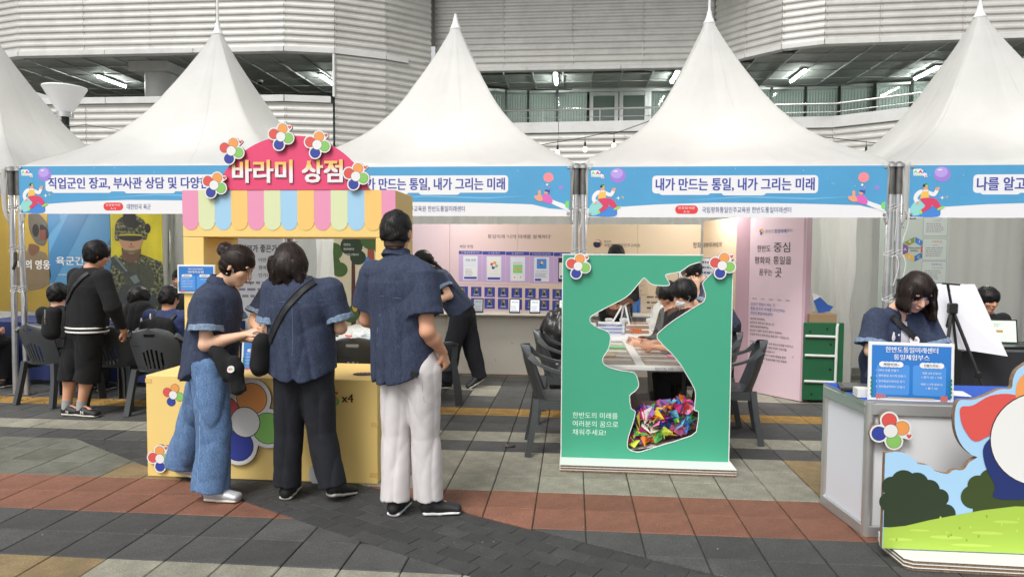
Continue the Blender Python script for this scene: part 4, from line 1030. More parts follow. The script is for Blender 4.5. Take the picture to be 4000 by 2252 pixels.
for k in range(14): s.rect((q := r2.uniform(1.6, 2.24)), (z_ := r2.uniform(.09, .24)), q+.008, z_+.012, grass3 if k % 2 else grass2, 5)
# big colour shapes: red lobe, orange lobe, white disc, navy lobe
s.poly(smooth_poly([(1.925, .79), (1.98, .80), (2.06, .85), (2.16, .86), (2.24, .82), (2.22, .72), (2.08, .66), (2.0, .62), (1.95, .67), (1.925, .73)], 4), f_red, 6)
s.poly(smooth_poly([(2.18, .86), (2.19, .93), (2.25, .99), (2.36, 1.03), (2.5, .98), (2.5, .84), (2.35, .78), (2.2, .80)], 4), f_or, 6)
s.poly(smooth_poly([(2.04, .60), (2.05, .50), (2.10, .40), (2.10, .34), (2.25, .34), (2.55, .40), (2.5, .55), (2.3, .62), (2.12, .66)], 4), M('flower_navy2', srgb('1f2f6a'), .5), 7)
s.poly(smooth_poly([(2.5, .8), (2.7, .8), (2.85, .72), (2.8, .58), (2.6, .55)], 4), f_gr, 6)
s.ell(2.30, .64, .235, .235, b_black, 8, 40); s.ell(2.30, .64, .23, .23, p_wh, 9, 40)
s.mb.build('print', cu)
fb = [(1.60, 3.90), (1.585, 3.86), (1.62, 3.52), (1.66, 3.50), (3.2, 3.47), (3.2, 3.90)]
fb = [(1.64, 3.80), (1.625, 3.76), (1.64, 3.53), (1.675, 3.505), (3.2, 3.46), (3.2, 3.86), (1.66, 3.86)]
for k in range(3):
    mb = MB(); mb.prism(fb, ((0, 0, .016+.018*k), (1, 0, 0), (0, 1, 0), (0, 0, 1)), .014, p_board)
    cxm = 2.4; mb.prism([(x+(-.006 if x < 2 else 0), y-.005 if y < 3.7 else y) for x, y in fb], ((0, 0, .019+.018*k), (1, 0, 0), (0, 1, 0), (0, 0, 1)), .003, g_white); mb.build('base_layer', cu)
# ================================================================ PINK DISPLAY WALL (middle tent and tent over the green board)
def lerp_mat():
    m = bpy.data.materials.new('wall_print'); m.use_nodes = True; n = m.node_tree.nodes; l = m.node_tree.links
    tc = n.new('ShaderNodeTexCoord'); sp = n.new('ShaderNodeSeparateXYZ'); l.new(tc.outputs['Object'], sp.inputs[0])
    mr = n.new('ShaderNodeMapRange'); mr.inputs['From Min'].default_value = -2.0; mr.inputs['From Max'].default_value = 1.0; l.new(sp.outputs['X'], mr.inputs['Value'])
    nz = n.new('ShaderNodeTexNoise'); nz.inputs['Scale'].default_value = .8; l.new(tc.outputs['Object'], nz.inputs['Vector'])
    ad = n.new('ShaderNodeMath'); ad.operation = 'MULTIPLY_ADD'; ad.inputs[1].default_value = .35; l.new(nz.outputs['Fac'], ad.inputs[0]); l.new(mr.outputs['Result'], ad.inputs[2])
    cr = n.new('ShaderNodeValToRGB'); l.new(ad.outputs[0], cr.inputs[0]); e = cr.color_ramp.elements
    e[0].position = .1; e[0].color = (*srgb('d3c4d2'), 1); e[1].position = .95; e[1].color = (*srgb('d8c4a8'), 1); q = e.new(.5); q.color = (*srgb('dcc2c4'), 1)
    l.new(cr.outputs[0], n['Principled BSDF'].inputs['Base Color']); n['Principled BSDF'].inputs['Roughness'].default_value = .5
    return m
w_print = lerp_mat(); w_pink = M('panel_pink', srgb('dcc3cc'), .5, var=.03, vs=1); w_pink_shade = M('panel_pink_shaded', srgb('c8a4b0'), .5); w_tan = M('panel_tan', srgb('d9c3a6'), .5)
w_cream = M('shelf_cream', srgb('e3ddd0'), .5, var=.02, vs=2); w_lilac = M('print_lilac', srgb('bfa5d3'), .5); w_indigo = M('print_indigo_deep', srgb('34409c'), .5); w_card = M('print_card', srgb('d9dee8'), .5); w_txt = M('print_dark', srgb('33323c'), .5); w_grey = M('print_greytext', srgb('8a8494'), .5); w_photo = M('print_photo', srgb('6b7468'), .5, var=.6, vs=30); w_navytx = M('print_navytext', srgb('3f5ea8'), .5)
WY = 9.10
dw = thing('display_wall', 'long printed pink and beige exhibition wall with job cards and tablets shelf', 'display wall', (-.2, WY, 0))
joints = [-3.3, -1.62, -.72, .02, .82, 1.62]
for a, b in zip(joints, joints[1:]):
    mb = MB(); mb.box(((a+b)/2, WY+.012, .96), (b-a-.004, .024, 1.92), w_print, bev=.002); o = mb.build('panel', dw)
s = Sheet((0, WY, 0), (1, 0, 0), (0, -1, 0))
def wp(px, py): # helper values were measured on the photograph and converted to metres on this wall
    return ((px-2240)/300.0, 1.537-(py-991.5)/300.0)
Z = lambda y: 1.537-(850+y/2.9-988.5)/299.; U = lambda x: -2.085+(x/2.9)/296.
s.text('통일미래 ‘나의 미래를 설계하다’', U(830), Z(232), .052, w_txt, 2, w=.83, bold=.02)
s.text('체험 방법', U(512), Z(342), .042, w_txt, 2, w=.175, bold=.015)
heads = ['① 직업 추천 받으러 가기!', '② 사진 찍기!', '③ 설문하기!', '④ 직업 추천 및 미래 모습 확인!', '⑤ QR코드로 다운로드!']
xs = [503, 770, 1037, 1304, 1574, 1841]
for i in range(5):
    a, b = U(xs[i]), U(xs[i+1]-5); s.rect(a, Z(412+i*4), b, Z(373+i*3), w_indigo, 2); s.text(heads[i], (a+b)/2, Z(402+i*4), .023, b_white, 3, w=(b-a)*(.78 if i in (0, 3) else .5), al='c', bold=.01)
    s.rect(a, Z(722+i*4), b, Z(418+i*4), w_lilac, 2)
    c0, c1 = U(xs[i]+50), U(xs[i+1]-52); s.rect(c0, Z(705+i*3), c1, Z(430+i*4), w_card if i < 4 else b_black, 3)
    if i == 0:
        s.text('직업 추천', (c0+c1)/2, Z(492), .032, w_txt, 4, al='c', bold=.03); s.rrect(c0+.012, Z(660), c1-.012, Z(555), .01, b_white, 4); s.lines(c0+.03, Z(585), .10, w_grey, 5, .018, .006, 5, 1); s.rrect(c0+.012, Z(692), c1-.012, Z(668), .006, w_indigo, 5)
    if i == 1:
        s.rrect(c0+.012, Z(630), c1-.012, Z(445), .015, p_wh, 4); flat_flower(s, (c0+c1)/2, Z(535), .045, 5); s.rrect(c0+.012, Z(663), c1-.012, Z(640), .006, b_white, 5); s.rrect(c0+.012, Z(697), c1-.012, Z(673), .006, w_indigo, 5)
    if i == 2:
        s.text('무엇을 좋아하나요?', (c0+c1)/2, Z(512), .014, w_txt, 4, al='c'); s.rect(c0+.035, Z(622), c1-.035, Z(525), b_green, 4); s.ell((c0+c1)/2-.03, Z(570), .02, .022, b_skin, 5); s.ell((c0+c1)/2+.03, Z(575), .02, .02, b_pinkball, 5)
        for q in (-1, 1): s.rrect((c0+c1)/2+q*.04-.033, Z(700), (c0+c1)/2+q*.04+.033, Z(645), .008, b_white, 5); s.ell((c0+c1)/2+q*.04, Z(668), .012, .010, f_or, 6)
    if i == 3:
        s.rrect(c0+.035, Z(570), c1-.035, Z(458), .008, b_azure, 4); flat_flower(s, (c0+c1)/2, Z(505), .028, 5); s.text('통일 역사 디지털 복원 전문가', (c0+c1)/2, Z(605), .014, w_txt, 5, w=.15, al='c', bold=.01); s.lines(c0+.015, Z(625), .16, w_grey, 5, .012, .005, 5, 2); s.rrect(c0+.012, Z(707), (c0+c1)/2-.005, Z(682), .005, w_indigo, 5); s.rrect((c0+c1)/2+.005, Z(707), c1-.012, Z(682), .005, b_white, 5)
    if i == 4:
        s.rrect(c0+.01, Z(680), c1+.02, Z(500), .01, p_wh, 4); s.rrect(c0+.025, Z(668), c1, Z(645), .004, w_indigo, 5)
s.text('※ AI 이미지 합성 기능을 활용한 체험으로, 사진 촬영이 이루어짐에 동의를 부탁드립니다. 합성된 이미지는 완벽한 결과물이 생성되지 않을 수 있으니, 양해를 부탁드립니다.', U(508), Z(760), .013, w_grey, 2, w=.94)
for r_ in range(2):
    for i in range(-1, 10):
        a = U(642+i*153.2); yb = (893 if r_ == 0 else 1026)+i*3.2; yt = (781 if r_ == 0 else 909)+i*2.8
        if a < -2.0: continue
        b = a+.139; s.rect(a, Z(yb), b, Z(yt), w_indigo, 2); s.rect(a+.043, Z(yt+78), a+.097, Z(yt+10), w_photo, 3)
        rr = random.Random(i+r_*20); s.ell(a+.07+rr.uniform(-.01, .01), Z(yt+30), .009, .011, b_skin, 4); s.poly([(a+.052, Z(yt+78)), (a+.088, Z(yt+78)), (a+.08, Z(yt+44)), (a+.06, Z(yt+44))], b_black, 4)
        s.rect(a+.035, Z(yt+90), a+.105, Z(yt+84), b_white, 3); s.lines(a+.012, Z(yt+98), .115, M('print_faint', srgb('8088c8'), .5), 2, .008, .003, 3, i)
# left part text
s.lines(-2.10, 1.50, .30, w_grey, 1, .03, .012, 2, 4); s.lines(-1.98, 1.41, .22, w_grey, 2, .03, .012, 2, 5)
# right part: ministry emblem and name
ex, ez = U(1770)+.10, 1.44
ex = (2333-2240)/298.+.0; ez = 1.537-(951-991.5)/298.
s.ell(ex, ez, .052, .052, M('emblem_red', srgb('b0573e'), .5), 2, 28); s.ell(ex-.006, ez, .046, .046, w_tan, 3, 28); s.ell(ex-.01, ez-.006, .047, .047, M('emblem_navy', srgb('1f2a4c'), .5), 4, 28, 150, 390); s.ell(ex+.014, ez+.010, .020, .020, w_tan, 5); s.ell(ex-.026, ez-.0, .022, .022, M('emblem_navy', srgb('1f2a4c'), .5), 5)
s.text('통일부', ex+.08, ez+.012, .030, w_txt, 2, w=.09); s.text('국립평화통일민주교육원', ex+.08, ez-.042, .042, w_txt, 2, w=.46, bold=.01)
s.text('‘갈라진 기억을 넘어', ex-.05, ez-.15, .028, w_txt, 2, w=.26, bold=.01)
s.text('평화', 1.52, 1.62, .075, w_txt, 2, w=.10, bold=.02)
s.rrect(1.34, 1.15, 1.60, 1.505, .03, w_indigo, 2); s.rrect(1.348, 1.158, 1.60, 1.497, .025, b_white, 3); s.text('비무장지대(DMZ)', 1.41, 1.43, .03, w_navytx, 4, w=.18)
s.lines(.95, .98, .28, w_txt, 3, .07, .02, 2, 8)
s.text('간의', .86, 1.12, .03, w_grey, 2); s.text('과의 인류를', .72, 1.055, .03, w_grey, 2); s.text('한반도의 평화가', .72, 1.0, .03, w_grey, 2)
s.rect(.59, .62, .87, .99, M('photo_sky', srgb('3f74b8'), .5), 2); s.poly([(.59, .62), (.87, .62), (.87, .74), (.76, .80), (.68, .74), (.59, .80)], M('photo_autumn', srgb('7a5a34'), .5, var=.6, vs=20), 3); s.rect(.83, .62, .845, .88, b_black, 4)
s.mb.build('print', dw)
# shelf counter under the wall
sh_ = thing('wall_shelf', 'long cream shelf counter running under the pink display wall', 'shelf', (-.6, 8.85, 0))
mb = MB(); mb.box((-.95, 8.86, .775), (3.9, .46, .022), w_cream, bev=.004); mb.build('shelf_top', sh_)
for a, b in ((-2.9, -1.6), (-1.6, -.3), (-.3, 1.0)):
    mb = MB(); mb.box(((a+b)/2, 8.92, .385), (b-a-.003, .34, .75), w_cream, bev=.003); mb.build('front_panel', sh_)
    mb = MB(); mb.box(((a+b)/2, 8.74, .006), (b-a, .02, .012), p_board); mb.build('base_edge', sh_)
# tablets
m_scr = M('tablet_screen', srgb('dfe4ea'), .2, emit=srgb('dfe4ea'), est=.35); m_scrd = M('tablet_screen_dim', srgb('a8b0b8'), .3, emit=srgb('a8b0b8'), est=.12); m_blk = M('black_plastic', (.015, .015, .017), .35)
for i, (x, dim, lab) in enumerate(((-1.195, 1, 'dim tablet, leftmost on the cream shelf'), (-.73, 0, 'bright tablet on the cream shelf, second from the left'), (-.475, 0, 'bright tablet on the cream shelf between two others, nearest the trash bag'), (-.11, 0, 'tablet on the cream shelf partly hidden by the green board'))):
    t = thing('tablet', lab, 'tablet', (x, 8.76, .786), 'tablets propped on the cream shelf'); th_ = .25
    n = Vector((0, -math.cos(th_), math.sin(th_))); up = Vector((0, math.sin(th_), math.cos(th_))); c = Vector((x, 8.74, .79))
    mb = MB(); mb.prism([(-.068, 0), (.068, 0), (.068, .185), (-.068, .185)], (c, (1, 0, 0), up, n), .012, m_blk); mb.build('case', t)
    s = Sheet(c, (1, 0, 0), n, uy=up); s.rect(-.056, .018, .056, .172, m_scrd if dim else m_scr, 1); s.text('직업 추천', 0, .130, .018, b_black, 2, al='c', bold=.03); s.lines(-.045, .085, .08, w_grey, 4, .014, .004, 2, i); s.rect(-.045, .024, .045, .030, w_indigo, 2); s.mb.build('screen', t)
    mb = MB(); mb.prism([(-.03, 0), (.03, 0), (.02, .12), (-.02, .12)], (c+Vector((0, .085, -.004)), (1, 0, 0), (0, -.28, .96), (0, -.96, -.28)), .004, m_blk); mb.build('stand', t)
# ---------------------------------------------------------------- folded tall panels on the right
tp = thing('folding_screen', 'tall pink folded exhibition screen with Korean calligraphy beside the green folded table', 'display screen', (2.1, 7.9, 0))
def vpan(p, q, h, m, name):
    p = Vector(p); q = Vector(q); t = (q-p).normalized(); nn = Vector((t.y, -t.x)); c = (p+q)/2-nn*.012
    mb = MB(); mb.box((c.x, c.y, h/2+.004), ((q-p).length, .022, h-.008), m, rz=math.atan2(t.y, t.x), bev=.002); return mb.build(name, tp), p, t, nn
P0, P1, P2, P3, P4 = (1.64, 9.08), (1.84, 8.13), (1.965, 8.03), (2.395, 7.49), (2.49, 7.575)
o1, p, t, nn = vpan(P0, P1, 1.96, w_tan, 'angled_panel'); s = Sheet((p.x, p.y, 0), (t.x, t.y, 0), (nn.x, nn.y, 0)); L1 = math.hypot(.2, .95)
s.text('를 위해 ‘우리가 지켜야 할 가치’', .03, 1.63, .06, w_txt, 2, w=.55, bold=.02); s.rrect(0, 1.16, .70, 1.50, .03, w_indigo, 2); s.rrect(0, 1.168, .69, 1.492, .025, b_white, 3); s.lines(.0, 1.43, .64, w_navytx, 4, .065, .025, 4, 9); s.mb.build('print', o1)
vpan(P1, P2, 1.955, w_pink_shade, 'return_panel')  # shade of the folded-back side is put into a darker pink
o3, p, t, nn = vpan(P2, P3, 1.95, w_pink, 'main_panel'); LL3 = math.hypot(.43, .54)
vpan(P3, P4, 1.95, w_pink_shade, 'edge_panel')  # narrow side in the same pink, darkened for shade
s = Sheet((p.x, p.y, 0), (t.x, t.y, 0), (nn.x, nn.y, 0))
zz = lambda y: 1.93-(y-45)/1290*1.93*1.0
s.text('한반도', .20, 1.775, .040, w_grey, 2, w=.11); s.text('통일미래', .315, 1.773, .043, w_navytx, 2, w=.145, bold=.03); s.text('센터', .465, 1.778, .038, w_grey, 2, w=.065)
for q, (c_, mm) in enumerate((((.135, 1.80), f_red), ((.155, 1.815), f_or), ((.165, 1.79), f_gr), ((.145, 1.775), f_na))): s.ell(*c_, .012, .018, mm, 2, rot=q)
for tx, u, v, h, w_ in (('한반도', .10, 1.575, .07, .17), ('중심', .31, 1.57, .105, .20), ('평화와', .07, 1.44, .08, .20), ('통일을', .31, 1.44, .085, .22), ('꿈꾸는', .13, 1.315, .07, .17), ('곳', .335, 1.30, .10, .08)): s.text(tx, u, v, h, w_txt, 2, w=w_, bold=.012)
for q, tx in enumerate(('상징이 현실이 되는 곳,', '통일 한국의 미래를 디자인하는', '한반도통일미래센터!')): s.text(tx, .03, .975-.05*q, .036, w_navytx, 2, w=(.32, .44, .29)[q])
for q, (tx, w_) in enumerate((('38선에 위치하며,', .19), ('임진강과 한탄강이 만나는 곳!', .31), ('한반도통일미래센터는', .24), ('2014년 11월에 개관한 정부가 직영하는', .41), ('유일한 청소년 평화·통일 체험 연수 시설입니다.', .50), ('', 0), ('한반도통일미래센터는 남북 청소년교류를 지원하고,', .55), ('한반도의 평화·통일에 대한 국내외 공감대를', .47), ('확산하기 위해 건립되었습니다.', .33), ('미래센터를 방문하셔서 다양한 활동을 통해', .46), ('한반도 평화·공존의 통일미래를 직접 체험해', .47), ('보시기 바랍니다.', .19))):
    if tx: s.text(tx, .03, .815-.043*q, .028, w_txt, 2, w=w_)
for q, tx in enumerate(('불그매', '노라니', '바라미', '초랑이', '푸르미')): s.text(tx, .08+.105*q, 1.045-.0*q, .018, w_txt, 2, w=.05, al='c')
s.mb.build('print', o3)
# ---------------------------------------------------------------- folded green table
gt = thing('folded_table', 'green folded trestle table standing on its side against the white curtain', 'folded table', (2.63, 7.45, 0))
m_gt = M('table_green', srgb('1c5a38'), .5, var=.08, vs=4); m_gtw = M('painted_steel_white', (.66, .67, .64), .4)
mb = MB(); mb.box((2.59, 7.46, .44), (.40, .03, .81), m_gt, bev=.006); mb.build('table_top', gt)
for z in (.23, .50, .70):
    mb = MB(); mb.tube([(2.40, 7.43, z+.005), (2.70, 7.43, z)], .014, m_gtw, 8); mb.build('cross_bar', gt, smooth='angle')
mb = MB(); mb.tube([(2.705, 7.42, .16), (2.71, 7.42, .80), (2.72, 7.425, .84)], .014, m_gtw, 8); mb.build('leg', gt, smooth='angle')
mb = MB()
for x, z in ((2.45, .75), (2.66, .62), (2.66, .36), (2.48, .10), (2.62, .78)): mb.lathe([(.014, 0), (.014, .003)], (x, 7.44, z), m_blk, 8) if False else mb.box((x, 7.443, z), (.022, .004, .022), m_blk, bev=.003)
mb.build('bolt_plates', gt)
mb = MB(); mb.box((2.60, 7.62, .88), (.28, .2, .10), M('cardboard', (.33, .22, .12), .8), bev=.003); mb.box((2.6, 7.62, .42), (.24, .16, .80), M('cardboard', (.33, .22, .12), .8)); tag(mb.build('cardboard_box'), 'brown cardboard box behind the green folded table', 'box')
mb = MB(); mb.prism([(0, 0), (.12, .02), (.16, .07), (.10, .09), (.02, .17), (-.05, .13)], ((2.58, 7.6, .93), (1, .1, 0), (0, .1, 1), (0, -1, .1)), .01, M('bag_blue', srgb('2e5aa8'), .4), p_wh); mb.prism([(0, .06), (.12, .06), (.07, .15), (-.04, .20)], ((2.55, 7.61, .95), (1, .2, 0), (0, .1, 1), (0, -1, .1)), .01, p_wh); tag(mb.build('paper_bag'), 'crumpled blue and white paper bag on the cardboard box', 'bag')

# ---------------------------------------------------------------- army posters
a_mus = M('poster_ochre', srgb('a58a38'), .5, var=.15, vs=1.5); a_blue = M('poster_blue', srgb('5490bb'), .5, var=.05, vs=2); a_blue2 = M('poster_blue_dark', srgb('3f7aa8'), .5); a_yel = M('poster_yellow', srgb('cdbf2c'), .5, var=.18, vs=2.5)
def camo():
    m = bpy.data.materials.new('print_camouflage'); m.use_nodes = True; n = m.node_tree.nodes; l = m.node_tree.links
    tc = n.new('ShaderNodeTexCoord'); nz = n.new('ShaderNodeTexNoise'); nz.inputs['Scale'].default_value = 26; nz.inputs['Detail'].default_value = 3; l.new(tc.outputs['Object'], nz.inputs['Vector'])
    cr = n.new('ShaderNodeValToRGB'); cr.color_ramp.interpolation = 'CONSTANT'; l.new(nz.outputs['Fac'], cr.inputs[0]); e = cr.color_ramp.elements
    e[0].position = 0; e[0].color = (*srgb('2b2f26'), 1); e[1].position = .43; e[1].color = (*srgb('4a5238'), 1); q = e.new(.52); q.color = (*srgb('6d6a4c'), 1); q = e.new(.60); q.color = (*srgb('8d8c70'), 1)
    l.new(cr.outputs[0], n['Principled BSDF'].inputs['Base Color']); n['Principled BSDF'].inputs['Roughness'].default_value = .6; return m
a_camo = camo(); a_face = M('poster_face', srgb('b98f6e'), .5); a_faced = M('poster_face_dark', srgb('6a4c3a'), .5); a_gun = M('poster_gun', srgb('3a4242'), .5, var=.15, vs=20); a_gunl = M('poster_gun_light', srgb('6f7d7b'), .5); a_dk = M('poster_dark', srgb('23211e'), .5); a_hel = M('poster_helmet', srgb('5a554c'), .5, var=.15, vs=8); a_suit = M('poster_suit', srgb('7b6a50'), .5, var=.1, vs=6)
AY = 9.0
def poster(x0, x1, z0, z1, m, lab, y=AY):
    o = thing('poster', lab, 'poster', ((x0+x1)/2, y, z0)); mb = MB(); mb.box(((x0+x1)/2, y+.006, (z0+z1)/2), (x1-x0, .01, z1-z0), m); mb.build('sheet', o); return o, Sheet((0, y, 0), (1, 0, 0), (0, -1, 0), step=.0006)
# pixel-free local maps: A(x,y) takes units of the poster drawing (1 unit = 1.66 mm)
K = .00166
o, s = poster(-8.6, -7.17, .70, 2.3, a_mus, 'ochre poster of a helmeted crew member at the far left')
A = lambda x, y: (-7.17-(330-x)*K*1.0, 2.09-(y+45)*K)
AA = lambda L: [A(*q) for q in L]
s.poly(AA(smooth_poly([(40, 330), (130, 300), (170, 250), (260, 290), (320, 330), (333, 560), (120, 620), (20, 560)], 3)), a_suit, 2)
s.poly(AA(smooth_poly([(165, 230), (250, 250), (240, 300), (190, 330), (160, 300)], 3)), a_faced, 3)
s.poly(AA(smooth_poly([(170, -20), (230, -30), (320, 50), (333, 150), (300, 240), (240, 235), (200, 190), (165, 100)], 3)), a_hel, 4)
s.poly(AA(smooth_poly([(270, 70), (330, 110), (333, 180), (280, 190), (262, 140)], 3)), a_dk, 5); s.rect(*A(262, 200), *A(312, 115), M('poster_patch', srgb('6e3a34'), .5), 6); s.ell(*A(225, 120), .05, .09, a_dk, 5)
s.text('나의 영웅', A(60, 0)[0], A(0, 440)[1], .125, p_wh, 8, w=.47, bold=.04); s.mb.build('print', o)
o, s = poster(-7.165, -6.27, .70, 2.3, a_blue, 'light blue army poster with diagonal stripes behind the standing boy')
s.poly([(-7.16, 1.0), (-6.45, 2.25), (-6.75, 2.25), (-7.16, 1.5)], a_blue2, 2); s.poly([(-6.62, .72), (-6.28, 1.3), (-6.28, 1.7), (-6.9, .72)], a_blue2, 2); s.poly([(-7.16, 1.75), (-6.98, 1.95), (-7.05, 2.25), (-7.16, 2.25)], a_blue2, 2)
s.text('육군간부', -7.06, 1.345, .115, p_wh, 4, w=.55, bold=.035); s.lines(-7.03, 1.21, .3, p_wh, 1, .02, .008, 4, 3); s.mb.build('print', o)
o, s = poster(-6.262, -5.53, .70, 2.3, a_yel, 'yellow poster of a soldier in camouflage holding a rifle')
B_ = lambda x, y: (-6.262+(x-780)*K*1.21, 2.09-(y+45)*K*1.12)
BB = lambda L: [B_(*q) for q in L]
s.rect(-6.26, .72, -5.535, 1.06, M('poster_haze', srgb('6c8278'), .5), 1.5); s.poly(BB(smooth_poly([(775, 345), (835, 300), (880, 260), (985, 270), (1090, 310), (1146, 350), (1150, 560), (1146, 720), (800, 720), (775, 560)], 3)), a_camo, 2)
s.poly(BB([(795, 380), (870, 480), (870, 640), (800, 640), (785, 500)]), a_camo, 2); s.poly(BB(smooth_poly([(880, 330), (960, 340), (1060, 360), (1080, 480), (1000, 560), (880, 520)], 3)), M('poster_vest', srgb('46493a'), .5, var=.3, vs=25), 3)
s.poly(BB(smooth_poly([(865, 210), (985, 215), (980, 300), (920, 335), (870, 300)], 3)), a_faced, 4)
s.poly(BB(smooth_poly([(848, 150), (1000, 150), (1000, 200), (975, 250), (925, 270), (880, 245), (850, 200)], 3)), a_face, 5)
s.poly(BB(smooth_poly([(848, 140), (1003, 140), (1000, 165), (950, 178), (900, 176), (850, 165)], 3)), a_dk, 6)
s.poly(BB(smooth_poly([(870, 238), (925, 248), (985, 235), (980, 255), (930, 265), (880, 255)], 3)), M('poster_strap', srgb('5e6b44'), .5), 7)
s.rect(*B_(908, 222), *B_(950, 216), M('poster_lip', srgb('8a5247'), .5), 7); s.poly(BB([(925, 190), (938, 205), (918, 205)]), a_faced, 6)
s.poly(BB(smooth_poly([(812, 120), (820, 50), (860, 5), (930, -12), (1000, 10), (1035, 60), (1040, 130), (1030, 165), (1003, 160), (1000, 130), (850, 128), (842, 172), (812, 170)], 3)), a_camo, 8)
s.poly(BB([(880, -45), (960, -45), (965, 20), (1000, 50), (960, 90), (890, 70), (870, 20)]), a_dk, 9); s.ell(*B_(1045, 85), .04, .065, a_dk, 9)
s.poly(BB([(780, 300), (815, 278), (850, 330), (940, 440), (1110, 600), (1112, 640), (1060, 640), (930, 480), (860, 400), (785, 345)]), a_gun, 10)
s.poly(BB([(910, 440), (960, 420), (985, 470), (945, 490)]), a_gunl, 11); s.poly(BB([(1000, 500), (1070, 560), (1060, 575), (990, 515)]), a_gunl, 11); s.poly(BB([(800, 290), (815, 285), (900, 395), (885, 400)]), a_gunl, 11)
s.poly(BB(smooth_poly([(840, 520), (930, 500), (960, 560), (1050, 640), (840, 640)], 3)), a_gun, 9)
s.mb.build('print', o)
# posters seen through the booth opening
o, s = poster(-4.05, -3.40, .45, 1.80, M('poster_white', srgb('d8dade'), .5), 'white Korean text poster seen through the booth opening above the two women', 8.0)
s.rect(-4.05, 1.70, -3.40, 1.80, w_txt, 2); s.text('국가부가 좋은가요', -4.0, 1.535, .09, w_txt, 2, w=.58, bold=.03)
for q, tx in enumerate(('어떤 직업 ?!', '참여는 선택', '인가?')): s.text(tx, -3.72, 1.42-.09*q, .05, w_txt, 2, bold=.01)
s.lines(-4.0, 1.16, .5, w_grey, 3, .08, .03, 2, 12)
s.poly([(-3.70, .98), (-3.50, 1.05), (-3.44, 1.0), (-3.6, .90)], M('print_note', srgb('b9c9c0'), .5), 2); s.line([(-3.83, .80), (-3.80, .77), (-3.75, .84)], .012, f_red, 3); s.mb.build('print', o)
o, s = poster(-3.05, -2.10, .20, 1.80, M('forest_cream', srgb('e6dcc0'), .5), 'forest poster with green trees and red trunks seen through the booth opening', 8.35)
fg = M('forest_green', srgb('4c6a3a'), .5, var=.1, vs=4); fd = M('forest_dark', srgb('2c3f2c'), .5, var=.1, vs=4); ft = M('forest_trunk', srgb('a5523c'), .5); ft2 = M('forest_trunk_dark', srgb('5c3430'), .5)
for x, w_, mm in ((-2.95, .05, ft), (-2.46, .09, ft), (-2.68, .045, ft2)): s.poly([(x-w_*.7, .5), (x+w_*.7, .5), (x+w_*.4, 1.78), (x-w_*.4, 1.78)], mm, 3)
for (cx_, cz_, r_, mm) in ((-2.98, 1.40, .14, fg), (-2.85, 1.33, .10, fg), (-2.93, 1.55, .12, fg), (-2.70, 1.62, .14, fd), (-2.62, 1.48, .10, fd), (-2.45, 1.70, .14, fg), (-2.33, 1.60, .09, fg), (-2.6, .85, .12, fd), (-2.72, .78, .11, fg), (-2.5, .72, .12, fg), (-2.95, .62, .13, fg), (-2.3, .8, .12, fd)): s.ell(cx_, cz_, r_, r_*.9, mm, 4)
s.rect(-3.04, .2, -2.1, .60, fd, 2)
for (x, z, mm) in ((-2.50, 1.42, b_azure), (-2.50, 1.10, f_or), (-2.66, .88, M('balloon_gold', srgb('d8b04c'), .5))): s.ell(x, z, .035, .065, mm, 6)
s.text('한반도', -2.80, 1.62, .03, p_wh, 7, bold=.02); s.text('통일미래센터의', -2.80, 1.565, .03, p_wh, 7, w=.13, bold=.02); s.text('캐릭터를 소개합니다!', -2.80, 1.50, .028, p_wh, 7, w=.19, bold=.02); s.mb.build('print', o)
# holland poster right
o, s = poster(4.05, 4.93, .35, 2.33, M('poster_pale', srgb('c2cdc6'), .5), 'pale green career type chart poster with a ring of six coloured letters', 9.7)
s.text('직업', 4.30, 2.02, .10, w_txt, 2, w=.2, bold=.03); s.text('흥미 검사 결과 대', 4.06, 2.16, .045, w_txt, 2, w=.40); s.text('- H -', 4.30, 1.90, .03, w_txt, 2)
cx_, cz_ = 4.50, 1.625
for q, (ch, mm) in enumerate(zip('ISCEAR', (b_azure, M('ring_red', srgb('c8605a'), .5), M('ring_blue', srgb('3f78b0'), .5), b_vest, M('ring_violet', srgb('7c5a9c'), .5), M('ring_olive', srgb('8a9a3c'), .5)))):
    a0, a1 = math.radians(90-60*q-2), math.radians(90-60*(q+1)+2); am = (a0+a1)/2
    s.poly([(cx_+.09*math.cos(a0), cz_+.09*math.sin(a0)), (cx_+.165*math.cos(a0), cz_+.165*math.sin(a0)), (cx_+.165*math.cos(a1), cz_+.165*math.sin(a1)), (cx_+.09*math.cos(a1), cz_+.09*math.sin(a1))], mm, 2)
    s.text(ch, cx_+.118*math.cos(am), cz_+.118*math.sin(am)-.018, .036, p_wh, 3, al='c', bold=.03)
s.text('HOLLAND', cx_, cz_+.006, .022, w_txt, 3, al='c', bold=.02); s.text('RIASEC', cx_, cz_-.03, .022, w_txt, 3, al='c', bold=.02)
for (z, tx, sub, mm) in ((1.84, '탐구형 (I)', 'Investigative', w_navytx), (1.52, '사회형 (S)', 'Social', M('ring_red', (.5, .1, .1))), (1.22, '관습형 (C)', 'Conventional', w_navytx)):
    s.rrect(4.60, z-.04, 4.91, z+.25, .02, w_grey, 2); s.rrect(4.604, z-.036, 4.906, z+.246, .018, M('poster_pale2', srgb('cdd7d2'), .5), 3); s.text(tx, 4.72, z+.19, .032, mm, 4, bold=.02); s.text(sub, 4.73, z+.155, .018, w_grey, 4); s.lines(4.64, z+.12, .22, w_grey, 5, .026, .009, 4, int(z*10))
s.lines(4.1, 1.12, .6, w_grey, 3, .035, .01, 2, 31); s.mb.build('print', o)

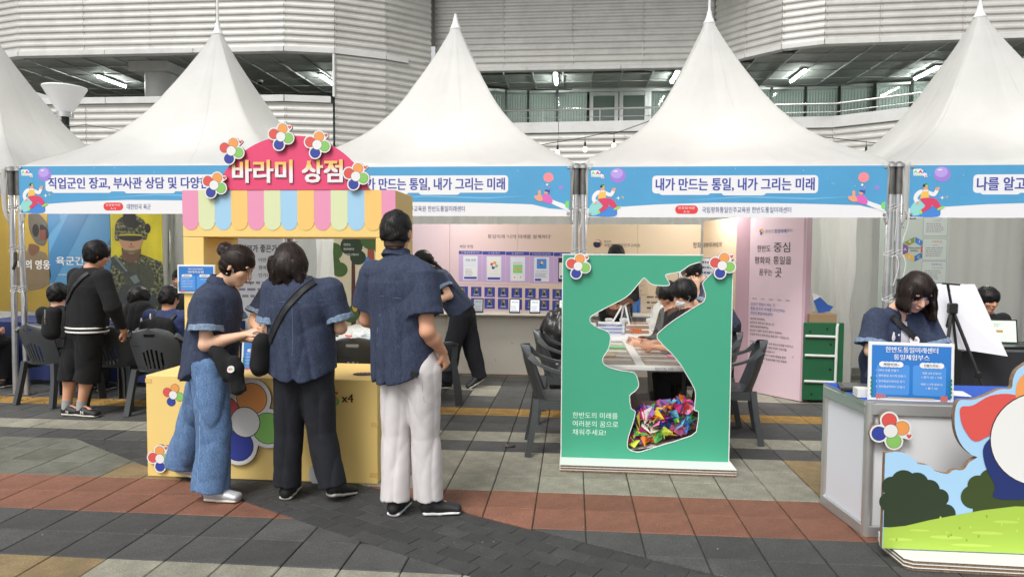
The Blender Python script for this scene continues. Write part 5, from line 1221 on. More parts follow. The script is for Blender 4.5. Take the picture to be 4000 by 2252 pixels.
# ================================================================ TABLES
def ftable(lab, x0, x1, y0, y1, h, m, legm, drape=None, cat='table'):
    t = thing('folding_table', lab, cat, ((x0+x1)/2, (y0+y1)/2, 0))
    mb = MB(); mb.box(((x0+x1)/2, (y0+y1)/2, h-.018), (x1-x0, y1-y0, .036), m, bev=.006); mb.build('table_top', t)
    for sx in (x0+.08, x1-.08):
        for sy in (y0+.12, y1-.12):
            mb = MB(); mb.tube([(sx, sy, h-.03), (sx+.01, sy, 0)], .014, legm, 8); mb.build('leg', t, smooth='angle')
    if drape:
        mb = MB(); V = []; F = []; N = 60
        per = [(x0-.005, y1), (x0-.005, y0-.005), (x1+.005, y0-.005), (x1+.005, y1)]
        pts = []
        for a, b in zip(per, per[1:]):
            n_ = int(N*math.hypot(b[0]-a[0], b[1]-a[1])/2)+2
            for i in range(n_): pts.append((a[0]+(b[0]-a[0])*i/n_, a[1]+(b[1]-a[1])*i/n_))
        pts.append(per[-1])
        for i, (x, y) in enumerate(pts):
            for j in range(6):
                w = .018*math.sin(i*.9)*j/5; V.append((x+(w if abs(x-x0) < .02 or abs(x-x1) < .02 else 0), y+(w if abs(y-y0) < .02 else 0), h+.002-(h-.06)*j/5 if j else h+.002))
        for i in range(len(pts)-1):
            for j in range(5): F.append((i*6+j, i*6+j+1, (i+1)*6+j+1, (i+1)*6+j))
        mb.add(V, F, drape); mb.box(((x0+x1)/2, (y0+y1)/2, h+.001), (x1-x0+.01, y1-y0+.01, .003), drape); mb.build('tablecloth', t, smooth='angle')
    return t
m_tw = M('table_white', (.70, .70, .66), .35, var=.02); m_tn = M('navy_cloth', srgb('1d2a5c'), .8, var=.05); m_tk = M('black_cloth', (.015, .016, .02), .7)
ft1 = ftable('white folding table behind the green board with craft sheets, RENTAL 119 printed on its edge', .10, .93, 5.28, 7.05, .70, m_tw, m_blk)
s = Sheet((0, 5.279, 0), (1, 0, 0), (0, -1, 0)); s.text('RENTAL 119', .62, .672, .022, w_grey, 1, w=.13, bold=.02); s.mb.build('print', ft1)
ftable('second white folding table, farther behind the green board, holding cups and card stacks', .10, .93, 7.08, 8.0, .70, m_tw, m_blk)
ftable('white craft table under clear plastic behind the shop booth', -2.55, -1.7, 6.25, 8.0, .70, m_tw, m_blk)
ftable('table under a navy cloth in front of the army posters', -6.9, -3.9, 7.45, 8.25, .72, m_tn, m_blk, drape=m_tn)
ftable('dark table with the laptop at the right edge', 3.35, 5.4, 6.3, 7.1, .72, m_tk, m_blk, drape=m_tk)
# mats, papers, cups, card stacks on the white table
mat_p = M('craft_mat', srgb('8f8378'), .4, var=.45, vs=14)
for i, (x, y) in enumerate(((.33, 6.55), (.33, 6.05), (.33, 5.55), (.70, 6.55), (.70, 6.05), (.70, 5.55))):
    mb = MB(); mb.box((x, y, .7025), (.30, .42, .003), mat_p); mb.box((x, y, .7045), (.27, .1, .001), M('mat_strip', srgb('c9c2b4'), .5))
    tag(mb.build('craft_sheet'), ['far left', 'middle left', 'near left', 'far right', 'middle right', 'near right'][i]+' craft sheet laid on the white table behind the green board', 'craft sheet', 'craft sheets on the white table')
for x, y, m, c in ((.36, 6.25, M('pap_green', srgb('4fae62'), .6), 'green'), (.80, 6.50, f_or, 'orange'), (.86, 6.08, M('pap_blue', srgb('5aa6de'), .6), 'blue'), (.88, 5.75, M('pap_pink', srgb('ee9ab8'), .6), 'pink'), (.24, 5.72, M('pap_beige', srgb('c9a883'), .6), 'beige'), (.2, 6.9, f_red, 'red')):
    mb = MB(); mb.box((x, y, .712), (.22 if c != 'red' else .05, .10, .012), m, rz=.05, bev=.002); tag(mb.build('paper_pad'), c+' paper strip pad on the craft table', 'paper pad', 'coloured paper pads')
GS = 'card stacks on the far craft table'
mb = MB()
for k in range(10): mb.box((.39+.003*(k % 3), 7.40, .706+.012*k), (.24, .16, .010), M('stack_lilac', srgb('8f97c4'), .5) if k % 3 else p_wh)
tag(mb.build('card_stack'), 'lilac stack of cards left of the tiger card stack', 'card stack', GS)
mb = MB()
for k in range(10): mb.box((.67+.003*(k % 3), 7.42, .706+.012*k), (.24, .16, .010), M('stack_brown', srgb('9a7a62'), .5) if k % 4 else p_wh)
s = Sheet((.67, 7.335, 0), (1, 0, 0), (0, -1, 0), mb=mb)
tg = M('tiger_orange', srgb('c8662c'), .6); s.ell(0, .745, .055, .022, tg, 1); s.ell(-.06, .755, .02, .02, tg, 1)
for q in range(4): s.rect(-.045+.028*q, .71, -.035+.028*q, .74, tg, 1)
for q in range(5): s.rect(-.04+.018*q, .735, -.035+.018*q, .765, b_black, 2)
tag(mb.build('card_stack'), 'brown stack of cards with an orange tiger cutout in front', 'card stack', GS)
def cup(x, y, z, lab):
    t = thing('paper_cup', lab, 'cup', (x, y, z), 'takeaway cups on the far craft table')
    mb = MB(); mb.lathe([(.030, 0), (.042, .11)], (x, y, z), M('cup_paper', (.68, .74, .78), .4), 16); mb.build('cup_body', t, smooth='angle')
    mb = MB(); mb.lathe([(.045, .11), (.045, .118), (.038, .128), (.036, .132)], (x, y, z), p_wh, 16); mb.build('lid', t, smooth='angle')
    mb = MB(); mb.lathe([(.034, .04), (.0415, .085)], (x, y, z), b_azure if x < .4 else w_card, 16); mb.build('sleeve', t, smooth='angle')
cup(.40, 7.75, .7, 'left takeaway cup at the far end of the craft tables'); cup(.56, 7.78, .7, 'middle takeaway cup at the far end of the craft tables'); cup(.85, 7.8, .7, 'dark-labelled cup right of the other two cups'); cup(.20, 7.2, .7, 'short takeaway cup left of the lilac card stack')
# tripod of clear plastic legs (model stand)
mb = MB()
for a in ((-.10, -.02), (.08, -.02), (.0, .12)): mb.tube([(.50+a[0], 7.25+a[1], .82), (.53, 7.27, 1.05)], .010, M('clear_stick', (.7, .75, .78), .1, coat=.5), 6)
t = mb.build('model_stand'); tag(t, 'clear plastic tripod model stand with a brown feather on top', 'model stand')
mb = MB(); mb.prism(smooth_poly([(-.05, -.01), (0, .03), (.07, .02), (.10, -.03), (.03, -.02), (-.02, -.05)], 3), ((.53, 7.25, 1.06), (1, 0, 0), (0, .2, 1), (0, -1, .2)), .006, M('feather_brown', srgb('5a3d2c'), .8)); tag(mb.build('brown_ornament'), 'brown feathered ornament on the clear stand', 'ornament')
# clear plastic bags
def crumple(name, lab, c, r, m, seed, cat, amp=.25, sub=4, freq=3.0):
    import bmesh
    bm = bmesh.new(); bmesh.ops.create_icosphere(bm, subdivisions=sub, radius=1)
    rr = random.Random(seed); W = [(Vector((rr.gauss(0, 1), rr.gauss(0, 1), rr.gauss(0, 1)))*freq, rr.uniform(0, 6.28)) for _ in range(14)]
    for v in bm.verts:
        d = sum(abs(math.sin(w.dot(v.co)+p)) for w, p in W)/14; q = v.co*(1-amp+2*amp*d*.9)
        v.co = Vector((q.x*r[0], q.y*r[1], q.z*r[2]))+Vector(c)
        if v.co.z < c[2]-r[2]*.92: v.co.z = c[2]-r[2]*.92
    me = bpy.data.meshes.new(name); bm.to_mesh(me); bm.free(); me.materials.append(m); o = link(name, me)
    for p in me.polygons: p.use_smooth = True
    me.set_sharp_from_angle(angle=math.radians(25)); return tag(o, lab, cat)
m_pbag = M('thin_clear_plastic', (.85, .9, .9), .12, alpha=.38, spec=.9, bump=.6, bs=25)
crumple('clear_bag', 'crumpled clear plastic bag standing on the far craft table', (.93, 7.3, .87), (.13, .1, .19), m_pbag, 4, 'plastic bag')
crumple('clear_bag', 'clear plastic bag lying on the craft table behind the booth', (-2.02, 6.65, .74), (.13, .12, .06), m_pbag, 5, 'plastic bag')
m_tb = M('trash_bag_black', (.006, .006, .007), .28, bump=.5, bs=11, spec=.5, bdist=.02)
crumple('trash_bag', 'full black plastic trash bag standing left of the green board', (-.14, 7.3, .60), (.22, .2, .36), m_tb, 6, 'trash bag', amp=.3, freq=2.6, sub=5)
t_ = crumple('trash_bag', 'slack black plastic bag hanging below the full one left of the green board', (-.08, 7.15, .25), (.15, .14, .24), m_tb, 9, 'trash bag', amp=.25, freq=3.6)
# craft things on the white table behind the booth
mb = MB()
r5 = random.Random(5)
for k in range(12):
    x, y = r5.uniform(-2.48, -1.85), r5.uniform(6.32, 6.9); mb.tube([(x, y, .712), (x+r5.uniform(-.08, .08), y+r5.uniform(-.03, .03), .712)], .009, r5.choice([f_red, b_azure, b_pinkball, b_black, f_na]), 6)
tag(mb.build('marker_pens'), 'loose coloured marker pens on the craft table behind the booth', 'pens', kind='stuff')
V = []; F = []
for i in range(25):
    for j in range(25): V.append((-2.56+.87*i/24, 6.24+1.2*j/24, .7035+.004*math.sin(i*1.1+j*.4)*math.sin(j*.9)))
for i in range(24):
    for j in range(24): F.append((i*25+j, (i+1)*25+j, (i+1)*25+j+1, i*25+j+1))
mb = MB(); mb.add(V, F, m_pbag); tag(mb.build('plastic_sheet', smooth=True), 'wrinkled clear plastic sheet spread over the craft table behind the booth', 'plastic sheet')
# army table things
bk = thing('plastic_basket', 'pale grey plastic basket on the navy table at the left', 'basket', (-5.58, 7.75, .725))
m_bk = M('basket_grey', (.55, .55, .53), .5)
for (c, d) in (((-5.58, 7.62, .80), (.34, .008, .15)), ((-5.58, 7.88, .80), (.34, .008, .15)), ((-5.75, 7.75, .80), (.008, .26, .15)), ((-5.41, 7.75, .80), (.008, .26, .15)), ((-5.58, 7.75, .728), (.34, .26, .006))):
    mb = MB(); mb.box(c, d, m_bk, bev=.003); mb.build('side' if d[2] > .1 else 'base', bk)
mb = MB(); mb.box((-5.64, 7.613, .835), (.09, .004, .028), m_blk, bev=.001); mb.build('handle_hole', bk)
crumple('clear_bag', 'clear bag with a dark booklet standing in the grey basket', (-5.55, 7.78, .95), (.15, .09, .13), m_pbag, 15, 'plastic bag')
mb = MB(); mb.box((-5.55, 7.78, .93), (.18, .02, .2), M('booklet_dark', (.05, .05, .05), .5), rz=.1, rx=.2); tag(mb.build('booklet'), 'dark picture booklet inside the clear bag at the left', 'booklet')
crumple('towel_pack', 'blue and white striped towel pack on the navy table', (-4.75, 7.85, .80), (.17, .10, .055), M('towel_blue', srgb('aeb9de'), .6, var=.35, vs=60, stretch=(1, .05, .05)), 25, 'towels', amp=.1)
mb = MB(); mb.box((-4.72, 7.72, .745), (.36, .2, .05), m_tn, bev=.004); tag(mb.build('navy_case'), 'flat navy case under the striped towel pack', 'case')
mb = MB(); mb.box((-4.45, 7.60, .724), (.24, .16, .004), p_wh, rz=.2); mb.box((-4.6, 7.55, .727), (.2, .14, .003), p_wh, rz=-.2); tag(mb.build('paper_sheets'), 'white paper sheets on the navy table before the boys', 'paper')
mb = MB(); mb.box((-4.22, 7.62, .80), (.16, .01, .15), M('dim_screen', (.06, .05, .07), .2), rx=-.2, bev=.003); mb.box((-4.22, 7.66, .79), (.06, .06, .12), m_blk, rx=.4); tag(mb.build('tablet_stand'), 'dark small tablet on a stand on the navy table', 'tablet')
mb = MB(); mb.tube([(-5.63, 8.0, .73), (-5.63, 8.0, 1.12)], .03, M('pink_handle', srgb('e58fa8'), .5), 10); tag(mb.build('pink_bottle', smooth='angle'), 'pink bottle top showing above the boy at the left table', 'bottle')
# laptop at the right
lp = thing('laptop', 'open black laptop with a pale green page in front of the seated boy', 'laptop', (3.80, 6.62, .725))
mb = MB(); mb.box((3.86, 6.60, .735), (.34, .23, .018), m_blk, rz=.12, bev=.003); mb.build('keyboard_base', lp)
nL = Vector((-.12, -1, .18)).normalized(); uxL = Vector((1, -.12, 0)).normalized(); upL = nL.cross(uxL)
cL = Vector((3.87, 6.72, .745)); mb = MB(); mb.prism([(-.17, 0), (.17, 0), (.17, .22), (-.17, .22)], (cL, uxL, upL, nL), .008, m_blk); mb.build('lid', lp)
s = Sheet(cL, uxL, nL, uy=upL); s.rect(-.158, .015, .158, .208, M('laptop_page', srgb('c8dcc8'), .2, emit=srgb('c8dcc8'), est=.25), 1); s.rect(-.10, .10, .05, .122, M('page_tan', srgb('b98a4c'), .4), 2); s.lines(-.09, .17, .12, b_black, 2, .018, .005, 2, 2); s.lines(-.09, .07, .12, b_black, 2, .018, .004, 2, 3); s.mb.build('screen', lp)
mb = MB(); mb.prism([(0, 0), (.3, 0), (.34, .2), (.02, .18)], ((4.12, 6.6, .73), (1, .1, 0), (0, .3, 1), (0, -1, .3)), .004, p_wh); tag(mb.build('white_board'), 'white paper board standing at the right edge on the dark table', 'board')
# easel with white foam board
es = thing('easel', 'black tripod easel behind the woman at the grey counter', 'easel', (3.3, 6.2, 0))
top = Vector((3.13, 6.15, 1.30)); hub = Vector((3.17, 6.15, 1.10))
mb = MB(); mb.tube([top, hub, (3.22, 6.15, .75)], .011, m_blk, 8); mb.build('mast', es, smooth='angle')
for q in ((3.52, 5.95, .02), (3.0, 6.0, .02), (3.2, 6.65, .02)):
    mb = MB(); q = Vector(q); mid = hub.lerp(q, .5); mb.tube([hub, mid], .014, m_blk, 8); mb.tube([mid, q], .010, m_blk, 8); mb.box(mid, (.04, .04, .05), m_blk, bev=.006); mb.build('leg', es, smooth='angle')
mb = MB(); mb.tube([(3.06, 6.1, 1.31), (3.2, 6.1, 1.30)], .008, m_blk, 6); mb.build('hook', es); mb = MB(); mb.box((3.17, 6.14, 1.10), (.07, .06, .09), m_blk, bev=.01); mb.build('clamp', es)
fb_ = MB(); P = [(3.02, 6.30, 1.30), (3.40, 6.25, 1.30), (3.60, 6.1, .71), (3.14, 6.2, .77)]
ux_ = (Vector(P[3])-Vector(P[0])); o_ = Vector(P[0]); fb_.add([Vector(p) for p in P]+[Vector(p)+Vector((.0, .01, 0)) for p in P], [(0, 3, 2, 1), (4, 5, 6, 7), (0, 1, 5, 4), (1, 2, 6, 5), (2, 3, 7, 6), (3, 0, 4, 7)], M('foam_white', (.72, .72, .77), .5))
tag(fb_.build('foam_board'), 'large blank white foam board leaning on the black easel', 'board')
# ================================================================ CHAIRS
m_ch = M('chair_resin', (.055, .060, .064), .38, var=.08, vs=10, bump=.12, bs=150, rnd=.08); m_chl = M('chair_resin_light', (.11, .12, .125), .38, var=.08, vs=10)
def bar(mb, pts, w, d, m, ax=(1, 0, 0)):
    """rectangular bar swept along pts; w along ax"""
    pts = [Vector(p) for p in pts]; ws = w if isinstance(w, list) else [w]*len(pts); ds = d if isinstance(d, list) else [d]*len(pts); ax = Vector(ax); V = []; F = []
    for i, p in enumerate(pts):
        t = (pts[min(i+1, len(pts)-1)]-pts[max(0, i-1)]).normalized(); b = t.cross(ax).normalized(); a = b.cross(t).normalized()
        for sx, sy in ((-1, -1), (1, -1), (1, 1), (-1, 1)): V.append(p+a*sx*ws[i]/2+b*sy*ds[i]/2)
    n = len(pts)
    for i in range(n-1):
        for k in range(4): F.append((i*4+k, i*4+(k+1) % 4, (i+1)*4+(k+1) % 4, (i+1)*4+k))
    F += [(3, 2, 1, 0), ((n-1)*4, (n-1)*4+1, (n-1)*4+2, (n-1)*4+3)]
    mb.add(V, F, m)
def make_chair(m, label):
    """resin armchair, facing +Y, base at the origin"""
    t = thing('resin_chair', label, 'chair', (0, 0, 0), 'grey resin armchairs')
    # backrest shell with hand hole and slots
    NX, NZ = 44, 40; H0, H1 = .42, .83
    def hwid(v): return .215+.035*v if v < .55 else (.234+.012*math.sin((v-.55)*4))*math.sqrt(max(0, 1-((v-.55)/.45)**2.6)) if v < 1 else 0
    def P(u, v, th):
        w = max(hwid(v), .02); x = u*w; y = -.225-.115*v+.085*(u*u)*(1-.25*v)-.01*math.sin(v*3); return (x, y-th, H0+(H1-H0)*v)
    def hole(u, v):
        x = u*hwid(v)
        if .80 < v < .885 and abs(x) < .058*math.sqrt(max(0, 1-((v-.8425)/.043)**4)): return True
        for k in range(5):
            xc = (k-2)*.048*(.75+.35*v)
            if .06 < v < .52-.03*abs(k-2) and abs(x-xc) < .0085: return True
        if .30 < v < .62 and .17+.03*v < abs(x)*1.0 < hwid(v)-.022+.0*v and False: return True
        return False
    keep = [[not hole(-1+2*(i+.5)/NX, (j+.5)/NZ) for i in range(NX)] for j in range(NZ)]
    V = []; F = []; idx = {}
    for th_, L in ((0, 0), (.010, 1)):
        for j in range(NZ+1):
            for i in range(NX+1): idx[(i, j, L)] = len(V); V.append(P(-1+2*i/NX, j/NZ*.995, th_))
    for j in range(NZ):
        for i in range(NX):
            if not keep[j][i]: continue
            a, b, c, d = (i, j), (i+1, j), (i+1, j+1), (i, j+1)
            F.append(tuple(idx[(*q, 0)] for q in (d, c, b, a))); F.append(tuple(idx[(*q, 1)] for q in (a, b, c, d)))
            for (di, dj, p, q) in ((0, -1, a, b), (1, 0, b, c), (0, 1, c, d), (-1, 0, d, a)):
                ii, jj = i+di, j+dj
                if not (0 <= ii < NX and 0 <= jj < NZ) or not keep[jj][ii]: F.append((idx[(*p, 0)], idx[(*q, 0)], idx[(*q, 1)], idx[(*p, 1)]))
    mb = MB(); mb.add(V, F, m); mb.build('backrest', t, smooth='angle')
    # seat
    V = []; F = []; N = 14
    for L in (0, 1):
        for j in range(N+1):
            for i in range(N+1):
                u = -1+2*i/N; v = j/N; w = .205+.03*v; V.append((u*w, -.215+.44*v, .415+.012*u*u+.015*(1-v)**2*0-.02*max(0, v-.85)*4*(v-.85)*6-(.012 if L else 0)))
    q = (N+1)**2
    for j in range(N):
        for i in range(N): a = j*(N+1)+i; F.append((a, a+1, a+N+2, a+N+1)); F.append((q+a+N+1, q+a+N+2, q+a+1, q+a))
    for i in range(N):
        for (a, b) in ((i, i+1), ((N)*(N+1)+i+1, N*(N+1)+i), ((i+1)*(N+1), i*(N+1)), (i*(N+1)+N, (i+1)*(N+1)+N)): F.append((b, a, q+a, q+b))
    mb = MB(); mb.add(V, F, m); mb.build('seat', t, smooth='angle')
    mb = MB(); bar(mb, [(-.22, .215, .385), (.22, .215, .385)], .012, .06, m, (0, 1, 0)); bar(mb, [(-.215, -.2, .385), (-.235, .2, .385)], .012, .06, m, (1, 0, 0)); bar(mb, [(.215, -.2, .385), (.235, .2, .385)], .012, .06, m, (1, 0, 0)); mb.build('seat_frame', t)
    for s_ in (-1, 1):
        mb = MB(); bar(mb, smooth_poly([(s_*.235, .225, .63), (s_*.24, .215, .52), (s_*.235, .21, .40), (s_*.255, .245, .18), (s_*.265, .26, 0)], 3, False), [.035]*6+[.05]*7, .045, m); bar(mb, smooth_poly([(s_*.262, .205, .62), (s_*.262, .195, .42), (s_*.285, .225, 0)], 4, False), .008, .055, m); mb.build('leg', t, smooth='angle')
        mb = MB(); bar(mb, smooth_poly([(s_*.20, -.225, .43), (s_*.225, -.245, .25), (s_*.25, -.29, 0)], 4, False), [.05]*9, [.045]*9, m); mb.build('leg', t, smooth='angle')
        mb = MB(); bar(mb, smooth_poly([(s_*.222, -.275, .765), (s_*.250, -.20, .70), (s_*.266, -.06, .652), (s_*.268, .06, .642), (s_*.262, .16, .64), (s_*.238, .24, .615)], 4, False), [.030, .036, .042]+[.054]*20, [.05, .045, .040, .034]+[.022]*20, m); mb.build('armrest', t, smooth='angle')
    return t
ch0 = make_chair(m_ch, 'dark grey resin chair, back to us, behind the left end of the yellow counter')
s = Sheet((0, -.35, 0), (1, 0, 0), (0, -1, .25), uy=(0, -.27, .96)); s.text('D.M.G', 0, .715, .018, m_blk, 1, al='c', bold=.03); s.mb.build('lettering', ch0)
ch0.location = (-3.90, 6.42, 0); ch0.rotation_euler = (0, 0, .05)
def chair(x, y, rz, lab):
    c = copy_tree(ch0); relabel(c, lab, (x, y, 0), rz); return c
chair(-5.22, 6.68, -.25, 'dark grey resin chair beside the pole pair at the left edge')
chair(-4.45, 6.62, -.1, 'dark grey resin chair half hidden by the standing boy')
chair(-1.86, 5.98, .1, 'dark grey resin chair behind the yellow counter, left of the man in white trousers')
chair(-1.50, 7.0, -.9, 'resin chair just in front of the leaning woman')
chair(-.06, 5.50, -1.50, 'dark grey resin chair standing left of the green board, facing right')
chair(-.02, 6.5, -1.60, 'resin chair behind the other one left of the green board')
chair(1.28, 6.02, 1.42, 'dark grey resin chair right of the green board, facing left')
chair(1.22, 6.60, 1.5, 'resin chair seen through the clear window under the seated boys')
chair(3.85, 7.5, 3.1, 'dark chair of the boy at the laptop')
# ================================================================ PEOPLE (implicit bodies meshed as one continuous surface)
f32 = np.float32
def nrm(v): v = np.array(v, float); return v/(np.linalg.norm(v)+1e-12)
class Fld:
    def __init__(s, lo, hi, h):
        s.h = h; s.lo = np.array(lo, float)-3*h; n = np.ceil((np.array(hi)-s.lo)/h).astype(int)+4
        s.ax = [(s.lo[i]+h*np.arange(n[i])).astype(f32) for i in range(3)]; s.d = np.full(tuple(n), .3, f32)
    def box(s, lo, hi):
        sl = []
        for i in range(3):
            a = max(0, int((lo[i]-s.lo[i])/s.h)-1); b = min(len(s.ax[i]), int((hi[i]-s.lo[i])/s.h)+3)
            if b <= a: return None, None
            sl.append(slice(a, b))
        return tuple(sl), (s.ax[0][sl[0]][:, None, None], s.ax[1][sl[1]][None, :, None], s.ax[2][sl[2]][None, None, :])
    def add(s, pr, k=.02):
        fn, lo, hi = pr; m = k+2*s.h; sl, P = s.box(lo-m, hi+m)
        if sl is None: return s
        b = fn(*P); a = s.d[sl]
        if k <= 0: s.d[sl] = np.minimum(a, b)
        else:
            t = np.clip(.5+.5*(a-b)/k, 0, 1); s.d[sl] = a*(1-t)+b*t-k*t*(1-t)
        return s
    def cut(s, pr, k=.004):
        fn, lo, hi = pr; sl, P = s.box(lo-.02, hi+.02)
        if sl is None: return s
        b = -fn(*P); a = s.d[sl]; t = np.clip(.5-.5*(a-b)/k, 0, 1); s.d[sl] = a*(1-t)+b*t+k*t*(1-t); return s
    def half(s, p, n):                                   # remove what lies on the n side of p
        X, Y, Z = s.ax[0][:, None, None], s.ax[1][None, :, None], s.ax[2][None, None, :]
        s.d = np.maximum(s.d, ((X-p[0])*n[0]+(Y-p[1])*n[1]+(Z-p[2])*n[2]).astype(f32)); return s
    def disp(s, fn):
        X, Y, Z = s.ax[0][:, None, None], s.ax[1][None, :, None], s.ax[2][None, None, :]; s.d = s.d+fn(X, Y, Z).astype(f32); return s
    def at(s, p):
        i = (np.array(p)-s.lo)/s.h; i0 = np.clip(np.floor(i).astype(int), 0, np.array(s.d.shape)-2); t = np.clip(i-i0, 0, 1); v = 0
        for a in (0, 1):
            for b in (0, 1):
                for c in (0, 1): v += s.d[i0[0]+a, i0[1]+b, i0[2]+c]*(t[0] if a else 1-t[0])*(t[1] if b else 1-t[1])*(t[2] if c else 1-t[2])
        return v
    def drape(s, pts, dirn, off=0., far=.5):             # push points along dirn until they reach the surface
        dirn = nrm(dirn); out = []
        for p in pts:
            p = np.array(p, float)-dirn*far
            for _ in range(260):
                v = s.at(p)
                if v < off: out.append(tuple(p)); break
                p = p+dirn*max(.004, min(.03, (v-off)*.45))
            else: out.append(None)
        g_ = [q for q in out if q is not None] or [tuple(pts[0])]
        return [q if q is not None else min(g_, key=lambda w: sum((a-b)**2 for a, b in zip(w, pts[i]))) for i, q in enumerate(out)]
    def mesh(s, name, mat, parent, smooth=True):
        d = s.d; h = s.h; ins = d < 0
        c = np.zeros(tuple(n-1 for n in d.shape), np.uint8)
        for a in (0, 1):
            for b in (0, 1):
                for e in (0, 1): c += ins[a:a+c.shape[0], b:b+c.shape[1], e:e+c.shape[2]]
        act = (c > 0) & (c < 8); I = np.argwhere(act)
        if len(I) == 0: return None
        idx = -np.ones(act.shape, np.int32); idx[act] = np.arange(len(I))
        acc = np.zeros((len(I), 3)); cnt = np.zeros(len(I)); cor = [(a, b, e) for a in (0, 1) for b in (0, 1) for e in (0, 1)]
        vals = {q: d[I[:, 0]+q[0], I[:, 1]+q[1], I[:, 2]+q[2]] for q in cor}
        for p in cor:
            for ax in range(3):
                if p[ax] == 1: continue
                q = list(p); q[ax] = 1; q = tuple(q); va, vb = vals[p], vals[q]; m = (va < 0) != (vb < 0)
                t = np.where(m, va/(va-vb+1e-12), 0); pt = np.tile(np.array(p, float), (len(I), 1)); pt[:, ax] += t
                acc[m] += pt[m]; cnt[m] += 1
        V = s.lo+(I+acc/cnt[:, None])*h; Q = []
        for ax in range(3):
            o1, o2 = [(1, 2), (2, 0), (0, 1)][ax]
            n = [slice(None)]*3; n2 = [slice(None)]*3; n[ax] = slice(0, -1); n2[ax] = slice(1, None)
            A, B = ins[tuple(n)], ins[tuple(n2)]; E = np.argwhere(A != B)
            E = E[(E[:, o1] > 0) & (E[:, o2] > 0) & (E[:, o1] < d.shape[o1]-1) & (E[:, o2] < d.shape[o2]-1)]
            sg = A[E[:, 0], E[:, 1], E[:, 2]]; e1 = np.zeros(3, int); e1[o1] = 1; e2 = np.zeros(3, int); e2[o2] = 1
            g_ = lambda X_: idx[X_[:, 0], X_[:, 1], X_[:, 2]]
            a, b, c_, dd = g_(E-e1-e2), g_(E-e2), g_(E), g_(E-e1); q = np.stack([a, b, c_, dd], 1); q[~sg] = q[~sg][:, ::-1]; Q.append(q)
        Q = np.concatenate(Q); Q = Q[(Q >= 0).all(1)]
        me = bpy.data.meshes.new(name); me.vertices.add(len(V)); me.vertices.foreach_set('co', V.ravel()); me.loops.add(len(Q)*4); me.loops.foreach_set('vertex_index', Q.ravel().astype(np.int32))
        me.polygons.add(len(Q)); me.polygons.foreach_set('loop_start', np.arange(len(Q), dtype=np.int32)*4); me.polygons.foreach_set('loop_total', np.full(len(Q), 4, np.int32)); me.polygons.foreach_set('use_smooth', np.ones(len(Q), bool))
        me.update(calc_edges=True); me.materials.append(mat); return link(name, me, parent)
def ec(a, b, ra, rb=None, ax=None, flat=False):
    """tapered (optionally elliptical) capsule; flat: square ends"""
    a = np.array(a, float); b = np.array(b, float); rb = ra if rb is None else rb
    ra = ra if isinstance(ra, tuple) else (ra, ra); rb = rb if isinstance(rb, tuple) else (rb, rb); ba = b-a; L2 = float(ba@ba)+1e-12; L = math.sqrt(L2)
    mr = max(ra+rb); lo = np.minimum(a, b)-mr; hi = np.maximum(a, b)+mr
    if ax is not None: ax = np.array(ax, float); ax = nrm(ax-ba*(ax@ba)/L2)
    def fn(X, Y, Z):
        px, py, pz = X-f32(a[0]), Y-f32(a[1]), Z-f32(a[2]); t = (px*ba[0]+py*ba[1]+pz*ba[2])/L2; tc = np.clip(t, 0, 1); tt = t if flat else tc
        qx, qy, qz = px-tt*ba[0], py-tt*ba[1], pz-tt*ba[2]; w = ra[0]+(rb[0]-ra[0])*tc; q2 = qx*qx+qy*qy+qz*qz
        if ax is None: r = np.sqrt(q2)-w
        else:
            dd = ra[1]+(rb[1]-ra[1])*tc; u = qx*ax[0]+qy*ax[1]+qz*ax[2]; u2 = u*u; r2 = np.maximum(q2-u2, 0)
            k0 = np.sqrt(u2/(w*w)+r2/(dd*dd)); k1 = np.sqrt(u2/w**4+r2/dd**4)+1e-6; r = k0*(k0-1)/k1
        if flat: r = np.maximum(r, np.maximum(-t, t-1)*L)
        return r.astype(f32)
    return fn, lo, hi
def el(c, ax, rad):
    c = np.array(c, float); mr = max(rad)
    def fn(X, Y, Z):
        px, py, pz = X-f32(c[0]), Y-f32(c[1]), Z-f32(c[2]); k0 = 0; k1 = 0
        for v, r in zip(ax, rad): u = (px*v[0]+py*v[1]+pz*v[2])/r; k0 = k0+u*u; k1 = k1+(u/r)**2
        k0 = np.sqrt(k0); return (k0*(k0-1)/(np.sqrt(k1)+1e-6)).astype(f32)
    return fn, c-mr, c+mr
def folds(amp, seed, lat, kv=26., lean=0., ztop=None, zbot=None):
    """cloth relief: narrow creases that deepen towards the hem, diagonal pulls, fine crumples"""
    r = random.Random(seed); p = [r.uniform(0, 6.28) for _ in range(12)]; lx, ly = lat[0], lat[1]; fx, fy = -ly, lx; kv = kv*1.5
    rg = lambda x: (1-np.abs(np.sin(x)))**1.8
    def fn(X, Y, Z):
        u = X*lx+Y*ly; v = X*fx+Y*fy
        env = 1. if ztop is None else np.clip((ztop-Z)/(ztop-zbot), 0, 1)**.7*.95+.15
        a = rg(kv*u+1.6*np.sin(3.1*Z+p[0])+1.1*np.sin(8*v+p[1])+lean*Z+p[2]); a2 = rg(kv*.61*u-1.3*np.sin(4.7*Z+p[3])+.9*np.sin(7*v-p[4])+p[5])
        dg = rg(15*(Z*.75+u*.65)+2.2*np.sin(6*u+p[6])+1.4*np.sin(5*v+p[7]))*(.5+.5*np.sin(7*Z-5*u+p[8])); d2 = rg(17*(Z*.8-u*.6)+2*np.sin(5*u+p[9]))*(.5+.5*np.sin(6*Z+6*u+p[10]))
        lo_ = np.sin(9*u+4*Z+p[11])*np.sin(6*Z-8*v+p[3]); cr = np.sin(58*Z+33*u+3*np.sin(21*u+p[1]))*np.sin(51*v+43*u-17*Z+p[4])
        return amp*(a*1.2*env+a2*.8*env+dg*.55+d2*.5+lo_*.22*env-.7)+.0006*cr
    return fn
